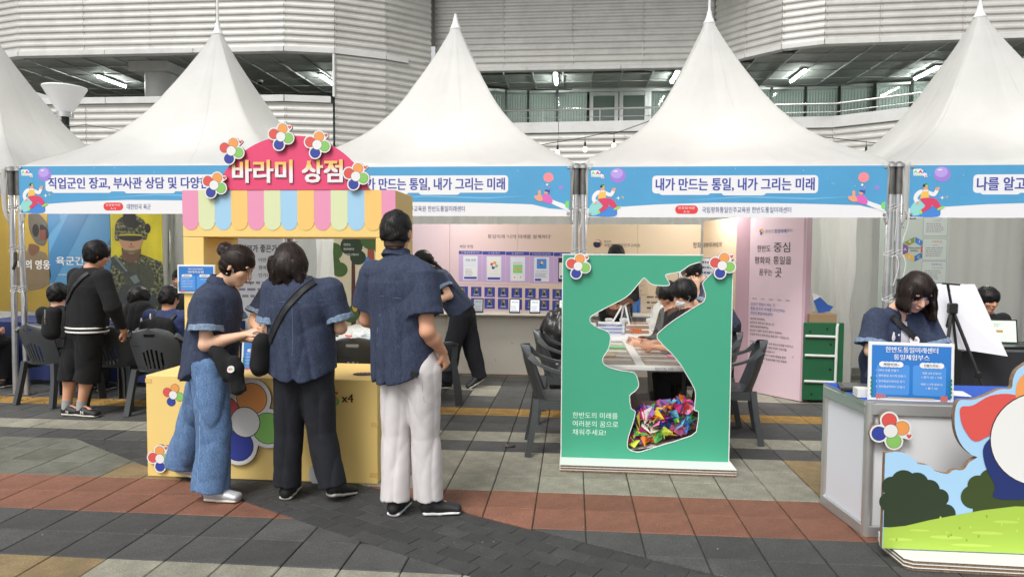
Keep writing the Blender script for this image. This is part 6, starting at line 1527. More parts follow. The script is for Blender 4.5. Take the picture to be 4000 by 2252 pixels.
m_skin = M('skin', srgb('cf9b7e'), .5, var=.05, vs=9, spec=.35); m_skinl = M('skin_fair', srgb('dfb295'), .5, var=.04, vs=9, spec=.35)
m_skin.node_tree.nodes['Principled BSDF'].inputs['Subsurface Weight'].default_value = .12; m_skinl.node_tree.nodes['Principled BSDF'].inputs['Subsurface Weight'].default_value = .12
for q in (m_skin, m_skinl): q.node_tree.nodes['Principled BSDF'].inputs['Subsurface Radius'].default_value = (.012, .005, .003)
m_den = M('denim_navy', srgb('30394f'), .9, var=.13, vs=22, stretch=(1, 1, .3), speck=.34, bump=.35, bs=320, bdist=.004); m_yoke = m_den
m_cuff = M('denim_cuff', srgb('74879e'), .9, var=.2, vs=60, speck=.4, bump=.3, bs=300)
m_seam = M('denim_seam', srgb('52617c'), .9, speck=.3)
m_jean = M('jeans_blue', srgb('58749a'), .9, var=.22, vs=9, stretch=(1, 1, .3), speck=.30, bump=.35, bs=300, bdist=.004)
m_white_tr = M('trouser_white', srgb('cbc6c6'), .8, var=.05, vs=7, bump=.15, bs=200); m_black_tr = M('trouser_black', (.008, .009, .014), .9, var=.2, vs=20, bump=.2, bs=200)
m_blk_cl = M('cloth_black', (.006, .006, .007), .92, var=.2, vs=15, bump=.2, bs=160); m_navy_cl = M('cloth_navy', srgb('1b2440'), .85, var=.2, vs=14, bump=.2, bs=150); m_shirt_w = M('cloth_white', (.62, .61, .66), .85, bump=.2, bs=90)
def hairmat(n, c): return M(n, c, .42, var=.5, vs=60, stretch=(1, 1, .12), bump=.5, bs=200, spec=.28, bdist=.003)
m_hair = hairmat('hair_black', (.010, .009, .009)); m_hairb = hairmat('hair_brown', (.022, .014, .011)); m_sole = M('sole_white', (.60, .58, .50), .6, dirt=.15); m_shoe = M('shoe_black', (.014, .014, .015), .6); m_shoew = M('shoe_silver', (.50, .52, .55), .4, .3); m_sock = M('sock_grey', (.33, .33, .33), .9); m_lip = M('lip', srgb('b0605a'), .5); m_eye = M('eye_dark', (.01, .008, .007), .3)
def blobs(items, m, name, parent, org):
    """small ellipsoids: (centre, axes, radii)"""
    mb = MB()
    for c, ax, rad in items:
        V = []; F = []; N = 10; K = 6
        for j in range(1, K):
            th = PI*j/K
            for i in range(N):
                ph = 2*PI*i/N; q = (math.sin(th)*math.cos(ph)*rad[0], math.sin(th)*math.sin(ph)*rad[1], math.cos(th)*rad[2]); V.append(np.array(org)+np.array(c)+sum(np.array(a)*x for a, x in zip(ax, q)))
        V.append(np.array(org)+np.array(c)+np.array(ax[2])*rad[2]); V.append(np.array(org)+np.array(c)-np.array(ax[2])*rad[2]); n = len(V)
        for j in range(K-2):
            for i in range(N): F.append((j*N+i, j*N+(i+1) % N, (j+1)*N+(i+1) % N, (j+1)*N+i)[::-1])
        for i in range(N): F.append((n-2, i, (i+1) % N)); F.append((n-1, (K-2)*N+(i+1) % N, (K-2)*N+i))
        mb.add(V, F, m)
    return mb.build(name, parent, smooth=True)
def hand(F, wr, d, n, side, curl=.6, s=1., spread=1.):
    """palm, four unequal bent fingers and a thumb; n: palm normal, side +1 puts the thumb on d x n"""
    wr = np.array(wr, float); d = nrm(d); n = nrm(np.array(n, float)-d*np.dot(n, d)); a = np.cross(d, n)*side
    F.add(ec(wr+d*.005*s, wr+d*.035*s, (.026*s, .018*s), (.034*s, .015*s), ax=a), .012); F.add(ec(wr+d*.035*s, wr+d*.082*s, (.036*s, .015*s), (.040*s, .012*s), ax=a), .01)
    for i, (L, r) in enumerate(((.070, .0092), (.078, .0095), (.072, .0090), (.056, .0082))):
        b = wr+d*(.088-.004*abs(i-1))*s+a*(.031-.0205*i)*s*spread; dd = d.copy(); ang = 0
        for q, fr in enumerate((.45, .32, .25)):
            ang += curl*(.75, .95, .6)[q]+.06*i; dd = d*math.cos(ang)+n*math.sin(ang)+a*(.10-.07*i)*(1 if q == 0 else .3); e = b+nrm(dd)*L*fr*s; F.add(ec(b, e, r*s*(1-.08*q), r*s*(.94-.08*q)), .0025); b = e
    t0 = wr+d*.022*s+a*.026*s; t1 = t0+(d*.65+a*.62+n*.35*curl)*.040*s; t2 = t1+(d*.85+a*.15+n*.55*curl)*.034*s; F.add(ec(t0, t1, .014*s, .0115*s), .008); F.add(ec(t1, t2, .0112*s, .0088*s), .004)
def frame3(f):
    f = nrm(f); u = nrm(np.array([0, 0, 1.])-f*f[2]); r = np.cross(f, u); return f, r, u
def do_head(F, c, f, s=1., jaw=1.):
    f, r, u = frame3(f); c = np.array(c, float); A = (r, f, u)
    F.add(el(c+u*.022*s-f*.008*s, A, (.076*s, .094*s, .094*s)), .02); F.add(el(c-u*.045*s+f*.022*s, A, (.058*s*jaw, .068*s, .075*s)), .03); F.add(el(c-u*.098*s+f*.062*s, A, (.024*s, .020*s, .018*s)), .02)
    F.add(ec(c+f*.086*s+u*.012*s, c+f*.106*s-u*.030*s, .007*s, .0125*s), .010); F.add(el(c+f*.094*s-u*.034*s, A, (.017*s, .010*s, .008*s)), .006)
    F.add(el(c+f*.089*s-u*.060*s, A, (.021*s, .009*s, .0055*s)), .006); F.add(el(c+f*.086*s-u*.070*s, A, (.018*s, .010*s, .006*s)), .005)
    for q in (-1, 1):
        F.add(el(c+r*q*.040*s+f*.060*s-u*.025*s, A, (.024*s, .024*s, .026*s)), .02); F.add(el(c+r*q*.030*s+f*.078*s+u*.030*s, A, (.022*s, .010*s, .008*s)), .012)
        F.cut(el(c+r*q*.031*s+f*.096*s+u*.008*s, A, (.017*s, .012*s, .009*s)), .012)
        e = c+r*q*.079*s-f*.008*s-u*.008*s; F.add(el(e, (nrm(r*q+f*-.3), nrm(f+r*q*.3), u), (.009*s, .018*s, .030*s)), .008)
def face_parts(root, c, f, s=1., closed=True, brow=True):
    f, r, u = frame3(f); c = np.array(c, float); it = []; o = wloc(root)
    for q in (-1, 1): it.append((c+r*q*.031*s+f*.0835*s+u*(.006 if closed else .009)*s, (nrm(r+f*-.25*q), u, f), (.0145*s, (.0022 if closed else .0042)*s, .004*s)))
    blobs(it, m_eye, 'eyes', root, o)
    if brow: blobs([(c+r*q*.033*s+f*.0865*s+u*.030*s, (nrm(r+f*-.30*q+u*.08*-q), u, f), (.015*s, .0024*s, .002*s)) for q in (-1, 1)], m_hair, 'eyebrows', root, o)
    blobs([(c+f*.0955*s-u*.064*s, (r, u, f), (.018*s, .006*s, .005*s))], m_lip, 'lips', root, o)
def do_hair(root, c, f, kind, mat, s=1., h=.006, extra=None, seed=1):
    f, r, u = frame3(f); c = np.array(c, float); A = (r, f, u); rr = random.Random(seed)
    F = Fld(c-.30, c+.24, h); cs = c+u*.028*s-f*.012*s
    F.add(el(cs, A, (.088*s, .104*s, .102*s)), .0)
    if kind in ('short', 'mop', 'fade', 'up'): F.add(el(c-u*.022*s-f*.024*s, A, (.083*s, .088*s, .080*s)), .02)
    if kind == 'short':
        F.cut(el(c+f*.125*s-u*.045*s, A, (.085*s, .078*s, .092*s)), .01); F.half(c-u*.070*s-f*.02, -u)
        for q in (-1, 1): F.cut(el(c+r*q*.090*s+f*.012*s-u*.034*s, A, (.035*s, .036*s, .050*s)), .01)
    elif kind == 'fade':
        F.cut(el(c+f*.125*s-u*.045*s, A, (.085*s, .078*s, .092*s)), .01); F.half(c-u*.052*s, nrm(-u*.98))
        for q in (-1, 1): F.cut(el(c+r*q*.098*s-u*.030*s, A, (.033*s, .05*s, .055*s)), .012)
    elif kind == 'mop':
        F.add(el(cs+u*.006, A, (.094*s, .110*s, .100*s)), .02); F.add(el(cs+f*.055*s+u*.025*s, A, (.070*s, .05*s, .045*s)), .02)
        F.cut(el(c+f*.130*s-u*.062*s, A, (.080*s, .075*s, .082*s)), .01); F.half(c-u*.082*s, -u)
        for q in (-1, 1): F.cut(el(c+r*q*.098*s+f*.018*s-u*.052*s, A, (.032*s, .040*s, .045*s)), .01)
    elif kind == 'long':
        F.cut(el(c+f*.125*s-u*.050*s, A, (.068*s, .078*s, .10*s)), .01)
    elif kind == 'up':
        F.cut(el(c+f*.125*s-u*.050*s, A, (.084*s, .072*s, .096*s)), .01); F.half(c-u*.075*s, nrm(-u))
        for q in (-1, 1): F.cut(el(c+r*q*.095*s+f*.020*s-u*.035*s, A, (.032*s, .034*s, .045*s)), .01)
    if extra: extra(F, c, f, r, u)
    k1, k2 = (34, .0026) if kind in ('short', 'mop', 'fade') else (44, .0018)
    def fn(X, Y, Z):
        px, py, pz = X-cs[0], Y-cs[1], Z-cs[2]; a = px*r[0]+py*r[1]+pz*r[2]; b = px*f[0]+py*f[1]+pz*f[2]; e = px*u[0]+py*u[1]+pz*u[2]; ph = np.arctan2(a, b+.01)
        return k2*np.sin(k1*ph+2.2*np.sin(24*e+3*ph)+3*np.sin(ph*2))*(.6+.4*np.sin(30*e+6*ph))+.0022*np.sin(67*a+41*b+2*np.sin(50*e))
    F.disp(fn); o = F.mesh('hair', mat, root); lay_strands(root, F, cs, f, r, u, kind, mat, seed, D_N.get('n', 420) if h < .0075 else 200); return o
D_N = {}
def tri(F, P):
    i = (P-F.lo)/F.h; i0 = np.clip(np.floor(i).astype(int), 0, np.array(F.d.shape)-2); t = np.clip(i-i0, 0, 1); v = 0
    for a in (0, 1):
        for b in (0, 1):
            for c in (0, 1): v = v+F.d[i0[:, 0]+a, i0[:, 1]+b, i0[:, 2]+c]*(t[:, 0] if a else 1-t[:, 0])*(t[:, 1] if b else 1-t[:, 1])*(t[:, 2] if c else 1-t[:, 2])
    return v
def lay_strands(root, F, cs, f, r, u, kind, mat, seed, N):
    """fine ribbons of hair lying on the hair volume and lifting off at their tips"""
    g = np.random.default_rng(seed); N = int(N*(2.2 if kind == 'long' else 1.3)); d = g.normal(size=(N, 3)); d /= np.linalg.norm(d, axis=1)[:, None]
    R = np.linspace(.05, .26, 64); best = np.zeros(N)
    for q in R: m = tri(F, cs+d*q) < 0; best[m] = q
    ok = best > 0; d = d[ok]; P = cs+d*best[ok][:, None]; n = len(P)
    if n < 4: return
    L = {'short': .055, 'fade': .035, 'mop': .07, 'up': .085, 'long': .15}[kind]*g.uniform(.6, 1.25, n); K = 7; wav = D_N.get('wav', .0035) if kind == 'long' else .0008; crown = cs+u*.085-f*.03; ph = g.uniform(0, 6.28, n); lift = g.uniform(.0005, .004 if kind != 'fade' else .0025, n); rows = [P.copy()]
    for k in range(K):
        e = .002; G = np.stack([tri(F, P+np.eye(3)[a]*e)-tri(F, P-np.eye(3)[a]*e) for a in range(3)], 1); G /= np.linalg.norm(G, axis=1)[:, None]+1e-9
        if kind == 'long': D = np.tile([0, 0, -1.], (n, 1))+.35*(P-crown)/(np.linalg.norm(P-crown, axis=1)[:, None]+1e-6)
        elif kind == 'up': D = -np.tile(f, (n, 1))*1.0+np.tile(-u, (n, 1))*.15
        else: D = (P-crown)/(np.linalg.norm(P-crown, axis=1)[:, None]+1e-6)+np.tile(f, (n, 1))*.25-np.tile(u, (n, 1))*.25
        T = D-G*(D*G).sum(1)[:, None]; T /= np.linalg.norm(T, axis=1)[:, None]+1e-9; S = np.cross(T, G)
        P = P+T*(L/K)[:, None]+S*(wav*np.cos(ph+k*1.7))[:, None]; v = tri(F, P); P = P-G*np.where(v < .02, v-lift*(k+1)/K*1.6, 0)[:, None]; rows.append(P.copy())
    rows = np.array(rows); T = rows[1:]-rows[:-1]; T = np.concatenate([T, T[-1:]]); o = np.array(wloc(root)); V = []; Fc = []
    out = rows-cs; S = np.cross(T, out); S /= np.linalg.norm(S, axis=2)[:, :, None]+1e-9; w = np.array([.0012, .0017, .0018, .0017, .0015, .0012, .0008, .0002])[:, None, None]*(1.25 if kind == 'long' else 1)
    A = rows+S*w+o; B = rows-S*w+o; V = np.stack([A, B], 2).transpose(1, 0, 2, 3).reshape(-1, 3)
    for i in range(n):
        b = i*(K+1)*2
        for k in range(K): Fc.append((b+2*k, b+2*k+1, b+2*k+3, b+2*k+2))
    mb = MB(); mb.add(V, Fc, mat); mb.build('hair_strands', root, smooth=True, kind='stuff')
def strands(root, items, mat, name='loose_hair', r=.0016):
    mb = MB(); o = wloc(root)
    for pts in items: mb.tube([Vector(p)+o for p in smooth_poly(pts, 4, False)], r, mat, 4)
    return mb.build(name, root)
def shoe(root, an, d, mat, L=.27, w=.048, sole=m_sole, pitch=0., z0=0.):
    """an: ankle point; d: horizontal toe direction"""
    d = nrm((d[0], d[1], 0)); a = np.cross(d, (0, 0, 1)); heel = np.array([an[0], an[1], z0])-d*.055; h = .006
    up = np.array([0, 0, 1.]); dd = nrm(d*math.cos(pitch)-up*math.sin(pitch)); uu = np.cross(a, dd)*1.0
    if uu[2] < 0: uu = -uu
    if pitch: heel = heel+up*math.sin(pitch)*L*.75
    P = lambda x, z, y=0: heel+dd*x+uu*z+a*y
    lo = np.minimum(heel, heel+dd*L)-.1; hi = np.maximum(heel, heel+dd*L)+.16; F = Fld(lo, hi, h)
    F.add(ec(P(.045, .045), P(.11, .050), (w*.80, .042), (w*.88, .040), ax=a), .0); F.add(ec(P(.11, .048), P(L-.045, .034), (w*.9, .038), (w*.92, .026), ax=a), .02); F.add(ec(P(.05, .055), P(.065, .095), (.038, .036), (.036, .034), ax=a), .02); F.half(P(0, .016), -uu)
    F.disp(lambda X, Y, Z: .0012*np.sin(70*(X*d[0]+Y*d[1]))*np.sin(50*Z)); o = F.mesh('shoe', mat, root)
    G = Fld(lo, hi, h*.8); G.add(ec(P(.035, .016), P(.12, .013), (w*.86, .017), (w*.84, .014), ax=a), .0); G.add(ec(P(.12, .013), P(L-.04, .016), (w*.84, .014), (w*.94, .014), ax=a), .01); G.mesh('sole', sole, o); return o
def collar(root, neck, lat, f, m, r=.074, h=.007, tilt=.02, thick=.012):
    """stand collar: a ring open at the front"""
    neck = np.array(neck, float); f2 = nrm((f[0], f[1], 0)); F = Fld(neck-.13, neck+.13, h)
    up = nrm(np.array([0, 0, 1.])+f2*.25); F.add(ec(neck-up*.018, neck+up*.040, (r+.012, r), (r+.002, r-.006), ax=lat, flat=True), 0); F.cut(ec(neck-up*.05, neck+up*.08, (r-thick*.2, r-thick), (r-thick*.8, r-thick*1.3), ax=lat, flat=True), .003)
    F.add(ec(neck-up*.02-f2*.004, neck+up*.014, (r+.020, r+.010), (r+.008, r+.004), ax=lat, flat=True), .004); F.cut(ec(neck-up*.06, neck+up*.09, (r-.006, r-.014), ax=lat, flat=True), .003); F.cut(ec(neck+f2*.04-up*.05, neck+f2*.16-up*.01, .034), .006)
    return F.mesh('collar', m, root)
def person(label, root_xy, J, D, h=.008, group=None):
    g = lambda k, dflt=None: np.array(J[k], float) if k in J else dflt
    root = thing('person', label, 'person', (root_xy[0], root_xy[1], 0), group); seed = D.get('seed', 1)
    lat = nrm(g('shR')-g('shL')); f2 = nrm(np.cross((0, 0, 1), lat)) if 'f' not in J else nrm((*J['f'], 0)); skin = D.get('skin', m_skin); hs = D.get('hs', 1.)
    P = [np.array(v, float) for k, v in J.items() if k not in ('hf', 'f', 'hdL', 'hdR', 'toL', 'toR', 'pnL', 'pnR') and len(v) == 3]
    lo, hi = np.min(P, 0)-.2, np.max(P, 0)+.2; lo[2] = max(lo[2], -.02)
    # ---- body
    B = Fld(lo, hi, h); head, neck, pel = g('head'), g('neck'), g('pel'); spine = nrm(neck-pel); ch = neck-spine*.17; hf, hr, hu = frame3(J['hf'])
    B.add(ec(pel, ch, (.14, .095), (.145, .10), ax=lat), 0); B.add(ec(ch, neck-spine*.03, (.14, .095), (.07, .06), ax=lat), .03); B.add(ec(g('shL'), g('shR'), .045), .03)
    B.add(ec(neck-spine*.03, head-hu*.05-hf*.012, .056*hs*D.get('nk', 1), .052*hs), .03); do_head(B, head, J['hf'], hs)
    for s_, sd_ in (('L', -1), ('R', 1)):
        if 'el'+s_ in J:
            sh, e, w = g('sh'+s_), g('el'+s_), g('wr'+s_); ar = D.get('arm', 1.)
            B.add(ec(sh, e, .046*ar, .039*ar), .02); B.add(ec(e, e+(w-e)*.35, .040*ar, .040*ar), .015); B.add(ec(e+(w-e)*.35, w, (.040*ar, .038*ar), (.028*ar, .022*ar), ax=np.cross(w-e, (0, 0, 1.))+1e-3), .015)
            hd = J.get('hd'+s_, tuple(nrm(w-e))); hand(B, w, hd, J.get('pn'+s_, tuple(-lat*sd_)), J.get('th'+s_, -sd_) if not isinstance(J.get('th'+s_), tuple) else 1, D.get('curl', .7), .95*D.get('hsz', 1))
        if 'kn'+s_ in J:
            hp, k, a = g('hip'+s_), g('kn'+s_), g('an'+s_); lr = D.get('legr', 1.)
            B.add(ec(hp, k, .075*lr, .050*lr), .03); B.add(ec(k, k+(a-k)*.35, .050*lr, .053*lr), .02); B.add(ec(k+(a-k)*.35, a, .053*lr, .033*lr), .02); to = nrm((*J.get('to'+s_, tuple(f2[:2])), 0)); B.add(ec(a, a+to*.10-np.array([0, 0, .025]), .030, .022), .02)
    B.mesh('body', skin, root)
    if D.get('face'): face_parts(root, head, J['hf'], hs, closed=D.get('closed', True))
    # ---- top
    T = Fld(lo, hi, h); m = D['top']; hem = g('hem'); hw = D.get('hemw', (.20, .14)); cw = D.get('chw', (.19, .13)); sr = D.get('shr', .062)*.80
    T.add(ec(hem, ch, hw, cw, ax=lat, flat=True), 0); T.add(ec(ch-spine*.03, ch+spine*.03, cw, (cw[0]*.98, cw[1]*.95), ax=lat), .02); T.add(ec(ch+spine*.03, neck-spine*.01, (cw[0]*.92, cw[1]*.9), (.064, .060), ax=lat), .03); T.add(ec(g('shL'), g('shR'), sr, sr), .03)
    cuffs = []
    for s_ in 'LR':
        if 'el'+s_ not in J: continue
        sh, e, w = g('sh'+s_), g('el'+s_), g('wr'+s_); sl = D.get('sleeve', .72); r0, r1 = D.get('slr', (.078, .088)); r0 *= .92
        if sl <= 1: T.add(ec(sh, sh+(e-sh)*sl, r0, r1, flat=True), .03); T.add(ec(sh-lat*0, sh+(e-sh)*.2, r0, r0), .03); cuffs.append((sh+(e-sh)*(sl-.13*D.get('cfl', 1)), sh+(e-sh)*(sl+.02), r1))
        else: T.add(ec(sh, e, r0, r1*.8), .03); T.add(ec(e, e+(w-e)*(sl-1), r1*.8, r1*.55, flat=True), .03)
    T.disp(folds(D.get('fold', .007), seed, lat, D.get('kv', 24), ztop=ch[2]+.06, zbot=hem[2]))
    tl, ti = D.get('tail', .0), D.get('tilt', 0.)
    if tl or ti:
        X, Y, Z = T.ax[0][:, None, None], T.ax[1][None, :, None], T.ax[2][None, None, :]; u_ = (X-hem[0])*lat[0]+(Y-hem[1])*lat[1]; T.d = np.maximum(T.d, (hem[2]+tl*np.minimum(1, np.abs(u_)/hw[0])**2.2+ti*u_-Z+.012*np.sin(9*X+7*Y)).astype(f32))
    if 'hf' in J and D.get('neckcut', True): T.cut(ec(neck-spine*.02, neck+spine*.12, (.06*hs, .058*hs), ax=lat), .01)
    if D.get('hole'): D['hole'](T)
    top = T.mesh(D.get('topname', 'shirt'), m, root)
    if D.get('cuff'):
        for a, b, r in cuffs:
            C = Fld(np.minimum(a, b)-r-.03, np.maximum(a, b)+r+.03, h*.8); C.add(ec(a, b, r+.007, r+.012, flat=True), 0); C.disp(folds(.004, seed+3, lat, 30)); C.cut(ec(b-(b-a)*.6, b+(b-a), r-.008, r-.002, flat=True), .003); C.mesh('cuff', D['cuff'], top)
    if D.get('collar'): collar(top and root, neck-spine*D.get('cdrop', .005), lat, f2, D['collar'])
    # ---- trousers
    if 'pants' in D:
        Q = Fld(lo, hi, h); rh, rk, rm = D.get('legw', (.105, .085, .09)); wz = D.get('waist', (.165, .12)); lat2 = nrm(g('hipR')-g('hipL')) if 'hipR' in J else lat
        Q.add(ec(pel+spine*.06, pel-spine*.04, wz, (wz[0]*1.05, wz[1]*1.08), ax=lat2), 0)
        for s_ in 'LR':
            hp, k, a = g('hip'+s_), g('kn'+s_), g('an'+s_); e = a+(k-a)*D.get('hem', .04) if D.get('hem', .04) < 1 else k+(hp-k)*(D['hem']-1)
            if D.get('hem', .04) < 1:
                dn = nrm(a-k); Q.add(ec(hp, k, rh, rk), .022); S_ = Fld(lo, hi, h); S_.add(ec(k, e+dn*.05, rk, rm+.003), 0); S_.half(e, dn); Q.d = np.minimum(Q.d, S_.d)
            else: Q.add(ec(hp, e, rh, rm, flat=True), .01)
        Q.disp(folds(D.get('pfold', .007), seed+5, lat2, D.get('pkv', 20), lean=3.)); D['_Q'] = Q; tr = Q.mesh('trousers', D['pants'], root)
    D['_T'] = T; D['_top'] = top; D['_lat'] = lat
    if 'hair' in D: do_hair(root, head, J['hf'], D['hair'], D.get('hairm', m_hair), hs, min(h, .0065), D.get('hx'), seed)
    if 'shoes' in D:
        for s_ in 'LR':
            if 'an'+s_ in J: shoe(root, J['an'+s_], J.get('to'+s_, tuple(f2[:2])), D['shoes'], L=D.get('sl', .27), pitch=D.get('pitch'+s_, 0.), z0=0., sole=D.get('sole', m_sole))
    return root
def seam(root, D, pts, dirn, m=m_seam, r=.0022, key='_T', name='seam', off=.0, flat=None, n=6):
    o = wloc(root); q = D[key].drape(smooth_poly(pts, n, False), dirn, off); q = [w for w in q if abs(D[key].at(w)-off) < .012]; q = [w for i, w in enumerate(q) if i == 0 or sum((a-b)**2 for a, b in zip(w, q[i-1])) < .05**2]
    if len(q) < 3: return None
    mb = MB(); mb.tube([Vector(p)+o for p in q], r, m, 6, flat=flat); return mb.build(name, root, smooth=bool(flat))
def ribbon(root, D, pts, dirn, m, w, key='_T', name='strap', off=.004, n=8, acr=None):
    """flat strap lying on the garment"""
    o = wloc(root); mid = smooth_poly(pts, n, False); dirn = nrm(dirn); V = []; F = []
    rows = []
    for i, p in enumerate(mid):
        t = nrm(np.array(mid[min(i+1, len(mid)-1)])-np.array(mid[max(i-1, 0)])); a = nrm(np.cross(t, dirn)); rows.append([np.array(p)+a*w*(k/4-.5) for k in range(5)])
    def far(rw): q = D[key].drape(rw, dirn, off); return all(abs(D[key].at(p)) < .02 for p in q) and max(sum((a-b)**2 for a, b in zip(p, r_)) for p, r_ in zip(q[1:], q)) < (w*.6)**2
    rows = [rw for rw in rows if far(rw)]
    for L in (off, off+.005):
        for rw in rows: V += [Vector(p)+o for p in D[key].drape(rw, dirn, L)]
    n_ = len(rows)
    for L in (0, 1):
        for i in range(n_-1):
            for k in range(4): b = L*n_*5+i*5+k; q = (b, b+1, b+6, b+5); F.append(q if L else q[::-1])
    for i in range(n_-1):
        for k in (0, 4): a = i*5+k; F.append((a, a+5, n_*5+a+5, n_*5+a))
    mb = MB(); mb.add(V, F, m); return mb.build(name, root, smooth=True)
SH = 'people in navy denim shirts'
BH = .0072
# ---------------------------------------------------------------- man with white trousers
J = dict(head=(-.112, 0, 1.655), hf=(.10, .99, -.06), neck=(-.112, .0, 1.53), pel=(-.03, 0, .90), shL=(-.278, .095, 1.415), shR=(.06, -.095, 1.405), elR=(.10, -.15, 1.10), wrR=(.165, -.03, .965), elL=(-.34, .16, 1.13), wrL=(-.2, .30, 1.05),
         hem=(-.075, 0, .79), hipL=(-.11, .04, .86), hipR=(.055, -.04, .86), knL=(-.125, .02, .47), knR=(.06, .0, .47), anL=(-.12, -.03, .075), anR=(.075, .0, .08), toL=(.12, 1), toR=(1, .22), hdR=(.25, .25, -.93), pnR=(-.9, .3, 0))
D = dict(seed=3, tail=.045, tilt=.17, top=m_den, hemw=(.205, .155), chw=(.205, .145), shr=.068, slr=(.080, .098), sleeve=.70, fold=.013, kv=21, collar=m_den, pants=m_white_tr, legw=(.108, .085, .082), waist=(.165, .125), pfold=.0065, hair='fade', shoes=m_shoe, sole=M('sole_clean', (.72, .72, .74), .5), hs=1.02, nk=1.12, curl=1.25, arm=1.1)
man = person('man in a navy denim shirt and wide white trousers, seen from behind', (-.91, 3.99), J, D, .0066, SH)
fw = np.array([.5, .866, 0]); rt = np.array([.866, -.5, 0])
bk_ = lambda u, z: tuple(np.array([-.11, 0, z])+rt*u-fw*.2)
seam(man, D, [bk_(-.19, 1.30), bk_(-.05, 1.295), bk_(.08, 1.29), bk_(.17, 1.275)], fw); seam(man, D, [bk_(-.02, 1.30), bk_(-.015, 1.15), bk_(-.02, 1.0)], fw, r=.003)
seam(man, D, [bk_(-.008, 1.30), bk_(-.002, 1.18)], fw, r=.003)
mb = MB(); o = wloc(man); mb.box((o.x-.02, o.y-.15, .862), (.17, .012, .035), m_blk, rz=-.52, bev=.004); mb.build('belt', man)
# faded nape: a thin cropped layer under the hair
F = Fld(np.array(J['head'])-.2, np.array(J['head'])+.2, .006); f_, r_, u_ = frame3(J['hf']); c_ = np.array(J['head'])
F.add(el(c_+u_*.015-f_*.012, (r_, f_, u_), (.0805, .0985, .0990)), 0); F.add(ec(c_-u_*.03-f_*.035, c_-u_*.09-f_*.035, .062, .058), .02); F.cut(el(c_+f_*.125-u_*.045, (r_, f_, u_), (.10, .10, .11)), .01); F.half(c_-u_*.088, -u_)
for q in (-1, 1): F.cut(el(c_+r_*q*.090-u_*.022, (r_, f_, u_), (.03, .028, .042)), .01)
F.mesh('cropped_hair', M('hair_crop', srgb('43362f'), .8, var=.2, vs=90), man)
# back pocket of the trousers
pk = [(-.02, -.3, .83), (-.025, -.3, .70), (.04, -.3, .68), (.10, -.3, .71), (.10, -.3, .83)]
seam(man, D, pk, fw*.8+np.array([0, 0, 0]), m=M('trouser_seam', srgb('b5abab'), .8), key='_Q', r=.0018, n=3)
# ---------------------------------------------------------------- woman with wavy hair, back to us
def wavy(F, c, f, r, u):
    rr = random.Random(4); F.add(el(c-f*.055-u*.035, (r, f, u), (.098, .075, .105)), .03)
    base = np.array([-.115, -.045, 1.46])
    for k in range(26):
        a = rr.uniform(-.105, .10); p = np.array([-.13+a*.85, -.045-.035*math.cos(a*12)+rr.uniform(-.01, .03), 1.47+rr.uniform(-.03, .03)]); L = rr.uniform(.10, .17)*(1-.9*abs(a))
        for q in range(4): e = p+np.array([.012*math.sin(q*2.2+k)+.008+.06*a, .008*math.cos(q*2+k), -L/4]); F.add(ec(p, e, .017-.002*q, .0155-.002*q), .010); p = e
J = dict(head=(-.135, .03, 1.472), hf=(-.50, .75, -.50), neck=(-.055, -.005, 1.375), pel=(-.04, 0, .87), shL=(-.205, -.02, 1.315), shR=(.125, .03, 1.315), elL=(-.235, -.03, 1.055), wrL=(-.30, .20, 1.02), elR=(.185, .04, 1.07), wrR=(.08, .27, 1.05),
         hem=(-.042, 0, .765), hipL=(-.12, 0, .83), hipR=(.035, .01, .83), knL=(-.142, .01, .42), knR=(.07, .01, .42), anL=(-.15, -.01, .075), anR=(.155, -.03, .085), toL=(-.1, 1), toR=(.45, 1))
D = dict(seed=11, tail=.05, top=m_den, hemw=(.212, .155), chw=(.195, .14), shr=.066, slr=(.072, .086), sleeve=.80, fold=.013, kv=19, cuff=m_cuff, pants=m_black_tr, legw=(.112, .088, .082), waist=(.165, .125), pfold=.006, hair='long', hairm=m_hairb, hx=wavy, shoes=m_shoe, skin=m_skinl, pitchR=.22)
D_N['wav'] = .010; D_N['n'] = 620
w2 = person('woman with wavy shoulder-length hair and black trousers, back to us at the yellow counter', (-1.62, 4.17), J, D, .0066, SH)
D_N.clear()
ribbon(w2, D, [(.06, -.3, 1.37), (-.03, -.3, 1.27), (-.12, -.3, 1.15), (-.19, -.3, 1.03), (-.235, -.3, .96)], (0, 1, 0), m_blackstrap, .042)
seam(w2, D, [(-.19, -.3, 1.245), (-.04, -.3, 1.24), (.13, -.3, 1.25)], (0, 1, 0)); seam(w2, D, [(-.045, -.3, 1.24), (-.04, -.3, 1.08), (-.045, -.3, .92)], (0, 1, 0), r=.0028); 0
strands(w2, [[(-.02, -.06, 1.42), (.02, -.07, 1.40), (.05, -.07, 1.385)], [(-.05, -.08, 1.38), (-.04, -.09, 1.33), (-.06, -.09, 1.29)], [(-.2, -.02, 1.40), (-.215, -.03, 1.35), (-.20, -.03, 1.31)], [(-.12, 0, 1.58), (-.10, 0, 1.60), (-.07, 0, 1.60)]], m_hairb)
G = Fld((-.42, -.26, .74), (-.12, .1, 1.12), .008); G.add(ec((-.255, -.11, .98), (-.265, -.10, .86), (.052, .07), (.060, .075), ax=(1, 0, 0)), 0); G.disp(folds(.006, 5, (1, 0), 20)); bo_ = G.mesh('shoulder_bag', m_blk_cl, None); bo_.location = (-1.62, 4.17, 0); tag(bo_, 'black crossbody bag at the left hip of the woman with wavy hair', 'bag')
